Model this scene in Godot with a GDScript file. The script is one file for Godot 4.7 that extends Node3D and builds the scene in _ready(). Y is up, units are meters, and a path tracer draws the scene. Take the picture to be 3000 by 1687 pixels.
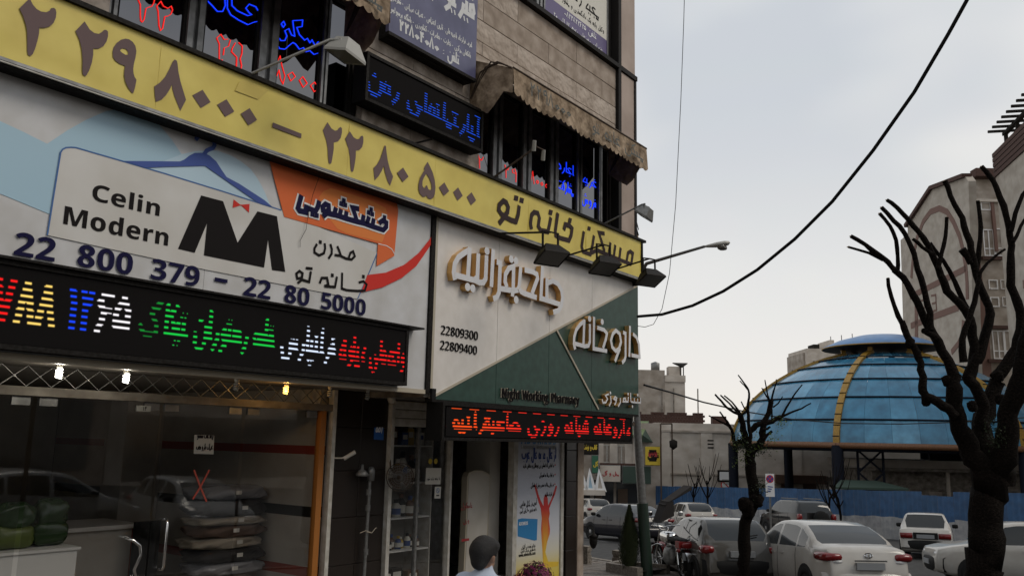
extends Node3D
# A corner building with shop signs on a sloping city street, overcast daylight.
# x runs along the building's front, y is up, z points from the front to the street; the ground falls away from the camera.

const SLOPE := 0.055
const FALL := Vector3(0.8026, 0, -0.5966)   # the way the ground falls
const EYE := Vector3(0, 2.5, 8.0)
var M := {}
var taken := {}
var rng := RandomNumberGenerator.new()


func _ready():
	rng.seed = 7
	camera_and_light()
	make_materials()
	ground()
	main_building()
	shop_interiors()
	signs_celin()
	sign_banner()
	signs_pharmacy()
	led_boards()
	upper_signs()
	awnings()
	lamps_on_front()
	front_details()
	pharmacy_details()
	far_left_street()
	dome_site()
	right_building()
	trees()
	cars()
	street_furniture()
	wires()
	people()
	street_behind()


func camera_and_light():
	var cam := Camera3D.new()
	cam.name = "camera"
	add_child(cam)
	var yaw := deg_to_rad(36.626)
	var pitch := deg_to_rad(10.166)
	var roll := deg_to_rad(1.2415)
	var f := Vector3(cos(pitch) * cos(yaw), sin(pitch), -cos(pitch) * sin(yaw))
	var r := f.cross(Vector3.UP).normalized()
	var u := r.cross(f)
	cam.transform = Transform3D(Basis(r * cos(roll) + u * sin(roll), u * cos(roll) - r * sin(roll), -f), EYE)
	cam.fov = 37.576
	cam.far = 600.0
	cam.current = true
	var we := WorldEnvironment.new()
	we.name = "world_environment"
	var env := Environment.new()
	env.background_mode = Environment.BG_SKY
	var sky := Sky.new()
	var pm := PanoramaSkyMaterial.new()
	pm.panorama = sky_image()
	sky.sky_material = pm
	env.sky = sky
	env.tonemap_mode = Environment.TONE_MAPPER_LINEAR
	env.tonemap_exposure = 1.0
	env.sdfgi_enabled = true
	env.ssao_enabled = true
	env.ssil_enabled = true
	we.environment = env
	add_child(we)
	var sun := DirectionalLight3D.new()
	sun.name = "sun"
	sun.light_energy = 0.4
	sun.light_angular_distance = 25.0
	sun.light_color = Color(1.0, 0.96, 0.9)
	sun.shadow_enabled = true
	add_child(sun)
	sun.look_at_from_position(Vector3.ZERO, Vector3(-0.35, -0.9, -0.75))


func sky_image() -> ImageTexture:
	# a high, even cloud cover: broad soft patches, a little bluer overhead, a little warmer low down
	var w := 512
	var h := 256
	var img := Image.create(w, h, false, Image.FORMAT_RGB8)
	var n := FastNoiseLite.new()
	n.seed = 3
	n.frequency = 1.1
	n.fractal_octaves = 4
	for y in h:
		var el := PI * (0.5 - (y + 0.5) / h)
		var up := clampf(sin(el), 0.0, 1.0)
		for x in w:
			var az := TAU * (x + 0.5) / w
			var d := Vector3(cos(el) * sin(az), sin(el) * 2.2, cos(el) * cos(az))
			var c := n.get_noise_3dv(d * 1.3)
			var low := Color(0.955, 0.935, 0.905)
			var mid := Color(0.92, 0.917, 0.908)
			var top := Color(0.845, 0.86, 0.88)
			var col := low.lerp(mid, smoothstep(0.0, 0.16, up)).lerp(top, smoothstep(0.18, 0.75, up))
			col = col.lerp(Color(0.755, 0.785, 0.825), clampf(0.12 + c * 1.5, 0.0, 0.65) * smoothstep(0.1, 0.4, up))
			img.set_pixel(x, y, col)
	return ImageTexture.create_from_image(img)


# ---------------------------------------------------------------- helpers

func V(x, y, z) -> Vector3:
	return Vector3(x, y, z)


func ground_y(p: Vector3) -> float:
	return -SLOPE * ((p - EYE).dot(FALL) - 10.0)


func on_ground(x: float, z: float, h := 0.0) -> Vector3:
	return Vector3(x, ground_y(Vector3(x, 0, z)) + h, z)


func lin(r: float, g: float, b: float) -> Color:
	return Color(r, g, b).linear_to_srgb()


func noise_tex(seed_: int, freq: float, lo: Color, hi: Color, oct := 4, size := 256, mid := 0.5, spread := 0.5) -> NoiseTexture2D:
	var n := FastNoiseLite.new()
	n.seed = seed_
	n.frequency = freq
	n.fractal_octaves = oct
	var g := Gradient.new()
	g.set_color(0, lo)
	g.set_color(1, hi)
	g.set_offset(0, clampf(mid - spread, 0, 1))
	g.set_offset(1, clampf(mid + spread, 0, 1))
	var t := NoiseTexture2D.new()
	t.width = size
	t.height = size
	t.seamless = true
	t.noise = n
	t.color_ramp = g
	return t


func normal_tex(seed_: int, freq: float, strength: float, size := 256) -> NoiseTexture2D:
	var n := FastNoiseLite.new()
	n.seed = seed_
	n.frequency = freq
	n.fractal_octaves = 4
	var t := NoiseTexture2D.new()
	t.width = size
	t.height = size
	t.seamless = true
	t.noise = n
	t.as_normal_map = true
	t.bump_strength = strength
	return t


func mat(called: String, c: Color, rough := 0.7, metal := 0.0, tex: Texture2D = null, scale := 1.0) -> StandardMaterial3D:
	var m := StandardMaterial3D.new()
	m.resource_name = called
	m.albedo_color = c
	m.roughness = rough
	m.metallic = metal
	if tex:
		m.albedo_texture = tex
		m.uv1_triplanar = true
		m.uv1_world_triplanar = true
		m.uv1_scale = Vector3(scale, scale, scale)
	M[called] = m
	return m


func glow(called: String, c: Color, energy: float) -> StandardMaterial3D:
	var m := mat(called, c, 0.5)
	m.emission_enabled = true
	m.emission = c
	m.emission_energy_multiplier = energy
	return m


func pane(called: String, c: Color, alpha: float, rough := 0.02) -> StandardMaterial3D:
	var m := mat(called, Color(c.r, c.g, c.b, alpha), rough)
	m.transparency = BaseMaterial3D.TRANSPARENCY_ALPHA
	m.metallic_specular = 0.9
	return m


func numbered(called: String) -> String:
	var n: int = taken.get(called, 0)
	taken[called] = n + 1
	return called if n == 0 else "%s_%03d" % [called, n]


func thing(called: String, label: String, category: String, at := Vector3.ZERO, group := "") -> Node3D:
	var o := Node3D.new()
	o.name = numbered(called)
	add_child(o)
	o.position = at
	tag(o, label, category, group)
	return o


func tag(o: Node, label: String, category: String, group := ""):
	o.set_meta("label", label)
	o.set_meta("category", category)
	if group:
		o.set_meta("group", group)


func dup(src: Node3D, label: String) -> Node3D:
	var o: Node3D = src.duplicate()
	o.name = numbered(String(src.name).split("_0")[0])
	add_child(o)
	o.set_meta("label", label)
	return o


func structure(called: String, st: SurfaceTool, m: Material) -> MeshInstance3D:
	var o := obj(numbered(called), st, m, self)
	o.set_meta("kind", "structure")
	return o


func offset_of(p: Node) -> Vector3:
	var s := Vector3.ZERO
	while p != self and p is Node3D:
		s += p.position
		p = p.get_parent()
	return s


# commits a shape drawn in world coordinates as one named mesh under parent; local = true keeps the parent's own coordinates
func obj(called: String, st: SurfaceTool, m: Material, parent: Node, local := false) -> MeshInstance3D:
	st.generate_normals()
	return put(called, st.commit(), m, parent, Vector3.ZERO if local else -offset_of(parent))


func put(called: String, mesh: Mesh, m: Material, parent: Node, at := Vector3.ZERO) -> MeshInstance3D:
	var o := MeshInstance3D.new()
	o.name = called
	o.mesh = mesh
	o.material_override = m
	o.position = at
	parent.add_child(o, true)
	return o


func begin(smooth := false) -> SurfaceTool:
	var st := SurfaceTool.new()
	st.begin(Mesh.PRIMITIVE_TRIANGLES)
	st.set_smooth_group(0 if smooth else -1)
	return st


func quad(st: SurfaceTool, a: Vector3, b: Vector3, c: Vector3, d: Vector3):
	# a b c d anticlockwise seen from the front
	for p in [a, c, b, a, d, c]:
		st.add_vertex(p)


func tri(st: SurfaceTool, a: Vector3, b: Vector3, c: Vector3):
	for p in [a, c, b]:
		st.add_vertex(p)


func box(st: SurfaceTool, lo: Vector3, hi: Vector3):
	hexa(st, [V(lo.x, lo.y, hi.z), V(hi.x, lo.y, hi.z), V(hi.x, hi.y, hi.z), V(lo.x, hi.y, hi.z), V(lo.x, lo.y, lo.z), V(hi.x, lo.y, lo.z), V(hi.x, hi.y, lo.z), V(lo.x, hi.y, lo.z)])


func hexa(st: SurfaceTool, p: Array):
	# front 0 1 2 3 (anticlockwise), back 4 5 6 7 behind them
	quad(st, p[0], p[1], p[2], p[3])
	quad(st, p[5], p[4], p[7], p[6])
	quad(st, p[4], p[0], p[3], p[7])
	quad(st, p[1], p[5], p[6], p[2])
	quad(st, p[3], p[2], p[6], p[7])
	quad(st, p[4], p[5], p[1], p[0])


func bevel(st: SurfaceTool, lo: Vector3, hi: Vector3, b: float):
	# a box whose front (+z) edges are chamfered
	var a := lo
	box(st, lo, Vector3(hi.x, hi.y, hi.z - b))
	var f := [V(a.x, a.y, hi.z - b), V(hi.x, a.y, hi.z - b), V(hi.x, hi.y, hi.z - b), V(a.x, hi.y, hi.z - b)]
	var g := [V(a.x + b, a.y + b, hi.z), V(hi.x - b, a.y + b, hi.z), V(hi.x - b, hi.y - b, hi.z), V(a.x + b, hi.y - b, hi.z)]
	for i in 4:
		var j := (i + 1) % 4
		quad(st, f[i], f[j], g[j], g[i])
	quad(st, g[0], g[1], g[2], g[3])


func beam(st: SurfaceTool, a: Vector3, b: Vector3, w: float, h: float, up := Vector3.UP):
	var d := (b - a).normalized()
	var s := d.cross(up).normalized()
	if s.length() < 0.1:
		s = d.cross(Vector3.RIGHT).normalized()
	var t := s.cross(d)
	s *= w / 2
	t *= h / 2
	hexa(st, [a - s - t, a + s - t, a + s + t, a - s + t, b - s - t, b + s - t, b + s + t, b - s + t])


func tube(st: SurfaceTool, pts: Array, radii, sides := 8, caps := true):
	st.set_smooth_group(0)
	var rings := []
	var prev := Vector3.UP
	for i in pts.size():
		var d: Vector3
		if i == 0:
			d = pts[1] - pts[0]
		elif i == pts.size() - 1:
			d = pts[i] - pts[i - 1]
		else:
			d = (pts[i + 1] - pts[i]).normalized() + (pts[i] - pts[i - 1]).normalized()
		d = d.normalized()
		if i == 0:
			prev = Vector3.UP if absf(d.y) < 0.9 else Vector3.RIGHT
		var s := d.cross(prev).normalized()
		var t := s.cross(d).normalized()
		prev = t
		var r: float = radii[i] if radii is Array else radii
		var ring := []
		for k in sides:
			var a := TAU * k / sides
			ring.append(pts[i] + s * cos(a) * r + t * sin(a) * r)
		rings.append(ring)
	for i in rings.size() - 1:
		for k in sides:
			var l := (k + 1) % sides
			quad(st, rings[i][l], rings[i][k], rings[i + 1][k], rings[i + 1][l])
	if caps:
		st.set_smooth_group(-1)
		for k in range(1, sides - 1):
			tri(st, rings[0][0], rings[0][k], rings[0][k + 1])
			var e = rings[-1]
			tri(st, e[0], e[k + 1], e[k])


func lathe(st: SurfaceTool, profile: Array, at: Transform3D, sides := 16, smooth := true):
	# profile: [radius, height] pairs from the bottom up, turned about at's y axis
	st.set_smooth_group(0 if smooth else -1)
	for i in profile.size() - 1:
		var p: Array = profile[i]
		var q: Array = profile[i + 1]
		for k in sides:
			var a := TAU * k / sides
			var b := TAU * (k + 1) / sides
			var v := [V(p[0] * cos(a), p[1], p[0] * sin(a)), V(p[0] * cos(b), p[1], p[0] * sin(b)), V(q[0] * cos(b), q[1], q[0] * sin(b)), V(q[0] * cos(a), q[1], q[0] * sin(a))]
			quad(st, at * v[1], at * v[0], at * v[3], at * v[2])


func turned(at: Vector3, axis: Vector3) -> Transform3D:
	# a frame whose y axis is the given axis
	var y := axis.normalized()
	var x := y.cross(Vector3.FORWARD if absf(y.z) < 0.9 else Vector3.RIGHT).normalized()
	return Transform3D(Basis(x, y, x.cross(y)), at)


func flat(arr: Array) -> PackedVector2Array:
	var p := PackedVector2Array()
	for i in arr.size() / 2:
		p.append(Vector2(arr[2 * i], arr[2 * i + 1]))
	return p


# a shape cut from a sheet of the given thickness, its face at z
func plate(st: SurfaceTool, poly: PackedVector2Array, z: float, thick: float, side: SurfaceTool = null):
	if Geometry2D.is_polygon_clockwise(poly):
		poly.reverse()
	var ids := Geometry2D.triangulate_polygon(poly)
	for i in ids.size() / 3:
		var a := poly[ids[3 * i]]
		var b := poly[ids[3 * i + 1]]
		var c := poly[ids[3 * i + 2]]
		if (b - a).cross(c - a) < 0:
			var t := b
			b = c
			c = t
		tri(st, V(a.x, a.y, z), V(b.x, b.y, z), V(c.x, c.y, z))
	var s := side if side else st
	if thick > 0:
		for i in poly.size():
			var a := poly[i]
			var b := poly[(i + 1) % poly.size()]
			quad(s, V(a.x, a.y, z - thick), V(b.x, b.y, z - thick), V(b.x, b.y, z), V(a.x, a.y, z))


# a shape with a hole, cut in two halves that can be triangulated
func pierced(st: SurfaceTool, outer: PackedVector2Array, hole: PackedVector2Array, z: float):
	var cx := 0.0
	for p in hole:
		cx += p.x / hole.size()
	for s in [[cx - 9.0, cx], [cx, cx + 9.0]]:
		var half := PackedVector2Array([Vector2(s[0], -99), Vector2(s[1], -99), Vector2(s[1], 99), Vector2(s[0], 99)])
		for p in Geometry2D.intersect_polygons(outer, half):
			for q in Geometry2D.clip_polygons(p, hole):
				plate(st, q, z, 0)


# a stroke of even width along a line of points, face at z, sides going back by thick
func ribbon(st: SurfaceTool, pts: PackedVector2Array, w: float, z: float, thick := 0.0, closed := false, side: SurfaceTool = null):
	var n := pts.size()
	var lft := []
	var rgt := []
	for i in n:
		var a := pts[(i - 1 + n) % n] if (i > 0 or closed) else pts[i]
		var b := pts[(i + 1) % n] if (i < n - 1 or closed) else pts[i]
		var d1 := (pts[i] - a).normalized() if a != pts[i] else (b - pts[i]).normalized()
		var d2 := (b - pts[i]).normalized() if b != pts[i] else d1
		var t := (d1 + d2).normalized()
		if t.length() < 0.1:
			t = d1
		var nn := Vector2(-t.y, t.x)
		var k := 1.0 / maxf(0.55, nn.dot(Vector2(-d1.y, d1.x)))
		lft.append(pts[i] + nn * w / 2 * k)
		rgt.append(pts[i] - nn * w / 2 * k)
	var s := side if side else st
	for i in (n if closed else n - 1):
		var j := (i + 1) % n
		var l0: Vector2 = lft[i]
		var l1: Vector2 = lft[j]
		var r0: Vector2 = rgt[i]
		var r1: Vector2 = rgt[j]
		quad(st, V(r0.x, r0.y, z), V(r1.x, r1.y, z), V(l1.x, l1.y, z), V(l0.x, l0.y, z))
		if thick > 0:
			quad(s, V(l0.x, l0.y, z), V(l1.x, l1.y, z), V(l1.x, l1.y, z - thick), V(l0.x, l0.y, z - thick))
			quad(s, V(r1.x, r1.y, z), V(r0.x, r0.y, z), V(r0.x, r0.y, z - thick), V(r1.x, r1.y, z - thick))
	if thick > 0 and not closed:
		for e in [0, n - 1]:
			var l: Vector2 = lft[e]
			var r: Vector2 = rgt[e]
			if e == 0:
				quad(s, V(r.x, r.y, z), V(l.x, l.y, z), V(l.x, l.y, z - thick), V(r.x, r.y, z - thick))
			else:
				quad(s, V(l.x, l.y, z), V(r.x, r.y, z), V(r.x, r.y, z - thick), V(l.x, l.y, z - thick))


func disc(c: Vector2, r: float, n := 14) -> PackedVector2Array:
	var p := PackedVector2Array()
	for i in n:
		p.append(c + Vector2(cos(TAU * i / n), sin(TAU * i / n)) * r)
	return p


# Latin lettering stretched to fill a rectangle on a plane of constant z
func latin(parent: Node, called: String, s: String, x0: float, x1: float, y0: float, y1: float, z: float, thick: float, m: Material, bold := true, serif := false) -> MeshInstance3D:
	var t := TextMesh.new()
	var f := SystemFont.new()
	f.font_names = PackedStringArray(["Droid Serif" if serif else "Droid Sans"])
	f.font_weight = 700 if bold else 400
	t.font = f
	t.font_size = 64
	t.pixel_size = 0.01
	t.depth = 1.0
	t.curve_step = 2.0
	t.text = s
	t.horizontal_alignment = HORIZONTAL_ALIGNMENT_LEFT
	var b := t.get_aabb()
	var o := put(called, t, m, parent)
	var k := Vector3((x1 - x0) / b.size.x, (y1 - y0) / b.size.y, thick / b.size.z)
	o.scale = k
	o.position = V(x0, y0, z - thick) - b.position * k - offset_of(parent)
	return o


func solid(parent: Node, called: String, m: Material, lo: Vector3, hi: Vector3) -> MeshInstance3D:
	var st := begin()
	box(st, lo, hi)
	return obj(called, st, m, parent)


# a frame standing on the ground plane y = 0 at a distance straight ahead, x to the right, z towards the camera
func ahead(d: float, right := 0.0) -> Transform3D:
	var r := V(-FALL.z, 0, FALL.x)
	return Transform3D(Basis(r, Vector3.UP, -FALL), V(EYE.x, 0, EYE.z) + FALL * d + r * right)


func wall_frame(a: Vector3, b: Vector3) -> Transform3D:
	var x := (b - a).normalized()
	return Transform3D(Basis(x, Vector3.UP, x.cross(Vector3.UP)), a)


func framed(called: String, label: String, category: String, f: Transform3D, group := "") -> Node3D:
	var t := thing(called, label, category, Vector3.ZERO, group)
	t.transform = f
	return t


func block(parent: Node, called: String, m: Material, lo: Vector3, hi: Vector3) -> MeshInstance3D:
	var st := begin()
	box(st, lo, hi)
	return obj(called, st, m, parent, true)


func cut(parent: Node, called: String, arr: Array, z: float, thick: float, m: Material) -> MeshInstance3D:
	var st := begin()
	plate(st, flat(arr), z, thick)
	return obj(called, st, m, parent, true)


# a window set in a far wall: frame, pane and glazing bars
func far_window(parent: Node, x0: float, x1: float, y0: float, y1: float, z: float, fm: Material, bars := 1, cross := 0.0):
	var f := begin()
	var w := minf(0.09, (x1 - x0) * 0.12)
	box(f, V(x0, y0, z - 0.2), V(x1, y0 + w, z + 0.05))
	box(f, V(x0, y1 - w, z - 0.2), V(x1, y1, z + 0.05))
	box(f, V(x0, y0 + w, z - 0.2), V(x0 + w, y1 - w, z + 0.05))
	box(f, V(x1 - w, y0 + w, z - 0.2), V(x1, y1 - w, z + 0.05))
	for k in bars:
		var x := lerpf(x0, x1, (k + 1.0) / (bars + 1))
		box(f, V(x - w / 2, y0 + w, z - 0.15), V(x + w / 2, y1 - w, z + 0.04))
	if cross > 0:
		var y := lerpf(y0, y1, cross)
		box(f, V(x0 + w, y - w / 2, z - 0.14), V(x1 - w, y + w / 2, z + 0.035))
	var o := obj("window", f, fm, parent, true)
	var st := begin()
	box(st, V(x0 + w, y0 + w, z - 0.1), V(x1 - w, y1 - w, z - 0.06))
	obj("pane", st, M.far_glass, o, true)


# ---------------------------------------------------------------- Persian lettering
# Each letter is a few pen strokes on a baseline, written from right (0) to left (negative x).
# "m" joins the next letter, "f" ends a word or stands before a gap.

const TOOTH := [[0, 0, -0.35, 0, -0.35, 0.9], [-0.35, 0, -0.75, 0]]
const BOAT := [[0, 0.9, -0.1, 0.2, -0.5, 0, -1.5, 0, -1.9, 0.2, -2.0, 0.85]]
const BOWL := [[0, 0.9, 0, 0, -0.2, -0.55, -0.75, -0.8, -1.3, -0.5, -1.4, 0.3]]
const HAA_M := [[-0.05, 0.95, -0.6, 1.0, -1.0, 0.75], [-1.0, 0.75, -0.2, 0.0], [0, 0, -1.15, 0]]
const HAA_F := [[0.05, 0.8, -0.9, 0.95], [-0.8, 0.9, -0.2, 0.35, -0.1, 0], [-0.5, 0.7, -1.1, 0.1, -1.15, -0.6, -0.7, -1.1, 0, -1.0]]
const SIN_M := [[0, 0, -1.25, 0], [-0.15, 0, -0.15, 0.75], [-0.55, 0, -0.55, 0.75], [-0.95, 0, -0.95, 0.8]]
const SIN_F := [[0, 0, -0.9, 0], [-0.1, 0, -0.1, 0.75], [-0.5, 0, -0.5, 0.75], [-0.9, 0.7, -0.9, -0.3, -1.3, -0.8, -1.9, -0.7, -2.1, 0.2]]
const SAD_M := [[0, 0, -0.3, 0.6, -0.8, 0.95, -1.2, 0.6, -1.2, 0.05], [0, 0, -1.7, 0], [-1.45, 0, -1.45, 0.6]]
const SAD_F := [[0, 0, -0.3, 0.6, -0.8, 0.95, -1.2, 0.6, -1.1, 0], [0, 0, -1.4, 0], [-1.4, 0.5, -1.45, -0.4, -1.9, -0.8, -2.4, -0.6, -2.6, 0.2]]
const EYE_M := [[0, 0, -0.7, 0], [-0.1, 0, -0.05, 0.8, -0.6, 0.8, -0.5, 0]]
const EYE_F := [[-0.1, 0.8, -0.6, 0.85, -0.7, 0.4, -0.2, 0.2], [-0.4, 0.3, -0.9, -0.2, -0.9, -0.8, -0.4, -1.1, 0.1, -0.9]]
const FE_M := [[0, 0, -0.8, 0], [-0.4, 0.0, -0.1, 0.4, -0.25, 0.85, -0.6, 0.75, -0.65, 0.35, -0.4, 0.25]]
const FE_F := [[-0.05, 0.3, -0.1, 0.85, -0.5, 0.8, -0.5, 0.35, -0.1, 0.35], [-0.1, 0.3, -0.3, 0, -1.5, 0, -1.8, 0.3]]
const QAF_F := [[-0.05, 0.4, -0.1, 0.9, -0.55, 0.85, -0.55, 0.4, -0.1, 0.4], [-0.05, 0.4, -0.1, -0.4, -0.6, -0.8, -1.2, -0.5, -1.3, 0.3]]
const KAF_M := [[0.15, 1.9, -0.65, 1.35, -0.1, 0.7, -0.15, 0], [0, 0, -0.8, 0]]
const KAF_F := [[0.15, 1.9, -0.65, 1.35, -0.1, 0.7, -0.15, 0.1, -0.4, 0, -1.4, 0, -1.7, 0.5]]
const MIM_M := [[0, 0, -0.85, 0], [-0.2, 0, -0.2, -0.45, -0.65, -0.4, -0.6, 0.1]]
const MIM_F := [[0, 0, -0.1, 0.5, -0.5, 0.5, -0.6, 0.05, -0.1, 0], [-0.55, 0.1, -0.6, -1.0]]
const HE_M := [[0, 0, -1.0, 0], [-0.15, 0, -0.05, 0.7, -0.5, 0.95, -0.75, 0.4, -0.5, 0]]
const HE_F := [[0, 0, -0.05, 0.6, -0.45, 0.95, -0.7, 0.5, -0.6, 0, 0, 0]]
const YE_F := [[0, 0.1, -0.35, 0.1, -0.7, 0.45, -0.3, -0.15, -0.45, -0.75, -1.1, -0.85, -1.6, -0.5, -1.65, 0.1]]
const LAM_M := [[0, 0, -0.3, 0, -0.3, 1.9], [-0.3, 0, -0.65, 0]]
const LAM_F := [[-0.05, 1.9, -0.05, 0, -0.3, -0.6, -0.8, -0.7, -1.2, -0.3, -1.25, 0.3]]
const ALEF := [[0, 0, -0.2, 0.05, -0.2, 1.9]]
const DAL := [[0, 0.95, -0.4, 0.4, -0.55, 0, 0.1, 0]]
const RE := [[0, 0.6, -0.1, 0, -0.55, -0.65]]
const VAV := [[-0.45, 0.15, -0.1, 0.1, 0, 0.5, -0.3, 0.85, -0.55, 0.5, -0.45, 0.15], [0, 0.35, -0.15, -0.3, -0.7, -0.7]]
const TA := [[0, 0, -0.3, 0.55, -0.8, 0.8, -1.1, 0.4, -1.1, 0], [0, 0, -1.4, 0], [-0.35, 0.1, -0.35, 1.9]]
# letter: [joined form, advance, end form, advance, dots above, dots below]; a null joined form never joins
const LETTERS := {
	"ا": [null, 0, ALEF, 0.55, 0, 0], "آ": [null, 0, ALEF, 0.6, 1, 0], "ب": [TOOTH, 0.75, BOAT, 2.3, 0, 1], "پ": [TOOTH, 0.75, BOAT, 2.3, 0, 3], "ت": [TOOTH, 0.75, BOAT, 2.3, 2, 0],
	"ن": [TOOTH, 0.75, BOWL, 1.75, 1, 0], "ی": [TOOTH, 0.75, YE_F, 2.0, 0, 0], "ئ": [TOOTH, 0.75, YE_F, 2.0, 1, 0], "ج": [HAA_M, 1.15, HAA_F, 1.5, 0, 1], "چ": [HAA_M, 1.15, HAA_F, 1.5, 0, 3],
	"ح": [HAA_M, 1.15, HAA_F, 1.5, 0, 0], "خ": [HAA_M, 1.15, HAA_F, 1.5, 1, 0], "د": [null, 0, DAL, 0.9, 0, 0], "ذ": [null, 0, DAL, 0.9, 1, 0], "ر": [null, 0, RE, 0.85, 0, 0],
	"ز": [null, 0, RE, 0.85, 1, 0], "س": [SIN_M, 1.25, SIN_F, 2.4, 0, 0], "ش": [SIN_M, 1.25, SIN_F, 2.4, 3, 0], "ص": [SAD_M, 1.7, SAD_F, 2.9, 0, 0], "ض": [SAD_M, 1.7, SAD_F, 2.9, 1, 0],
	"ط": [TA, 1.4, TA, 1.6, 0, 0], "ع": [EYE_M, 0.7, EYE_F, 1.3, 0, 0], "غ": [EYE_M, 0.7, EYE_F, 1.3, 1, 0], "ف": [FE_M, 0.8, FE_F, 2.1, 1, 0], "ق": [FE_M, 0.8, QAF_F, 1.6, 2, 0],
	"ک": [KAF_M, 0.8, KAF_F, 2.0, 0, 0], "گ": [KAF_M, 0.8, KAF_F, 2.0, 1, 0], "ل": [LAM_M, 0.65, LAM_F, 1.55, 0, 0], "م": [MIM_M, 0.85, MIM_F, 0.95, 0, 0], "و": [null, 0, VAV, 1.05, 0, 0],
	"ه": [HE_M, 1.0, HE_F, 1.0, 0, 0],
}
const DIGITS := {
	"۰": [[-0.35, 0.75, -0.6, 0.5, -0.35, 0.25, -0.1, 0.5, -0.35, 0.75]], "۱": [[-0.5, 1.7, -0.35, 1.2, -0.3, 0]], "۲": [[-0.65, 1.7, -0.5, 1.1, -0.45, 0], [-0.55, 1.3, -0.25, 1.15, -0.1, 1.65]],
	"۳": [[-0.75, 1.7, -0.6, 1.1, -0.55, 0], [-0.65, 1.3, -0.4, 1.15, -0.35, 1.65], [-0.4, 1.2, -0.15, 1.15, -0.1, 1.65]], "۴": [[-0.7, 1.7, -0.55, 1.1, -0.5, 0], [-0.1, 1.6, -0.4, 1.5, -0.45, 1.15, -0.1, 1.0]],
	"۵": [[-0.4, 1.7, -0.1, 1.0, -0.1, 0.4, -0.35, 0.3, -0.45, 0.6, -0.6, 0.3, -0.8, 0.45, -0.75, 1.0, -0.4, 1.6]], "۶": [[-0.1, 1.6, -0.45, 1.7, -0.7, 1.3, -0.5, 1.0, -0.15, 1.0], [-0.4, 1.0, -0.7, 0]],
	"۷": [[-0.8, 1.7, -0.45, 0, -0.1, 1.7]], "۸": [[-0.8, 0, -0.45, 1.7, -0.1, 0]], "۹": [[-0.1, 1.2, -0.3, 1.7, -0.6, 1.5, -0.55, 1.1, -0.1, 1.15], [-0.1, 1.2, -0.1, 0]],
	":": [[-0.2, 0.2, -0.25, 0.3], [-0.2, 0.8, -0.25, 0.9]], "-": [[-0.15, 0.5, -0.75, 0.5]], ".": [[-0.2, 0, -0.25, 0.08]],
}


# the pen strokes of a line of text, scaled to height units of 1 and returned with its width
func pen(s: String) -> Dictionary:
	var x := 0.0
	var strokes := []
	var digits := ""
	var n := s.length()
	var i := 0
	while i < n:
		var ch := s[i]
		if ch == " ":
			x -= 0.7
		elif DIGITS.has(ch):
			digits = ch
			while i + 1 < n and DIGITS.has(s[i + 1]) and not s[i + 1] in ":-":
				i += 1
				digits += s[i]
			for k in digits.length():        # numbers run from left to right
				var g = DIGITS[digits[digits.length() - 1 - k]]
				for q in g:
					strokes.append(shift(q, x))
				x -= 0.95
		elif LETTERS.has(ch):
			var d: Array = LETTERS[ch]
			var joins: bool = d[0] != null and i + 1 < n and LETTERS.has(s[i + 1])
			var form = d[0] if joins else d[2]
			for q in form:
				strokes.append(shift(q, x))
			var adv: float = d[1] if joins else d[3]
			var mid := x - (0.4 if joins else minf(adv * 0.45, 0.9))
			var above := 1.35 if ch != "ن" and ch != "ز" or joins else 1.2
			var below := -0.55
			if ch == "ی" and joins:
				dots(strokes, mid, below, 2)
			if ch == "گ":
				strokes.append([x + 0.25, 2.25, x - 0.5, 1.75])
			elif ch == "آ":
				strokes.append([x + 0.2, 2.3, x - 0.6, 2.3])
			else:
				dots(strokes, mid, above, d[4])
			dots(strokes, mid, below if joins or ch in "بپ" else -0.2, d[5])
			x -= adv
			if joins == false:
				x -= 0.12
		i += 1
	return {"strokes": strokes, "width": -x}


func shift(q: Array, dx: float) -> Array:
	var o := []
	for k in q.size():
		o.append(q[k] + (dx if k % 2 == 0 else 0.0))
	return o


func dots(strokes: Array, x: float, y: float, n: int):
	for k in n:
		var cx := x + (0.0 if n == 1 else (0.22 if k == 0 else (-0.22 if k == 1 else 0.0)))
		var cy := y + (0.35 * signf(y) if k == 2 else 0.0)
		strokes.append([cx - 0.08, cy, cx + 0.08, cy + 0.04])


# writes a Persian line on a plane of constant z, filling x0..x1; h is the height of one unit; returns the mesh
func persian(parent: Node, called: String, s: String, x0: float, x1: float, base: float, h: float, w: float, z: float, m: Material, thick := 0.0) -> MeshInstance3D:
	var p := pen(s)
	var st := begin()
	var k: float = (x1 - x0) / p.width
	var i := 0
	for q in p.strokes:
		var a := PackedVector2Array()
		for j in q.size() / 2:
			a.append(Vector2(x1 + q[2 * j] * k, base + q[2 * j + 1] * h))
		ribbon(st, a, w, z + 0.0004 * (i % 7), thick)
		i += 1
	var o := obj(called, st, m, parent)
	o.set_meta("kind", "stuff")
	return o


# lights the dots of a display panel along pen strokes
func light_dots(img: Image, strokes: Array, at: Vector2, kx: float, ky: float, w: float, c: Color, period: int, lit: int):
	for q in strokes:
		for j in q.size() / 2 - 1:
			var a := Vector2(at.x + q[2 * j] * kx, at.y - q[2 * j + 1] * ky)
			var b := Vector2(at.x + q[2 * j + 2] * kx, at.y - q[2 * j + 3] * ky)
			for y in range(int(minf(a.y, b.y) - w), int(maxf(a.y, b.y) + w) + 1):
				if y < 0 or y >= img.get_height() or y % period >= lit:
					continue
				for x in range(int(minf(a.x, b.x) - w), int(maxf(a.x, b.x) + w) + 1):
					if x < 0 or x >= img.get_width():
						continue
					var p := Geometry2D.get_closest_point_to_segment(Vector2(x, y), a, b)
					if p.distance_to(Vector2(x, y)) <= w / 2:
						img.set_pixel(x, y, c)


# ---------------------------------------------------------------- materials

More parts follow.
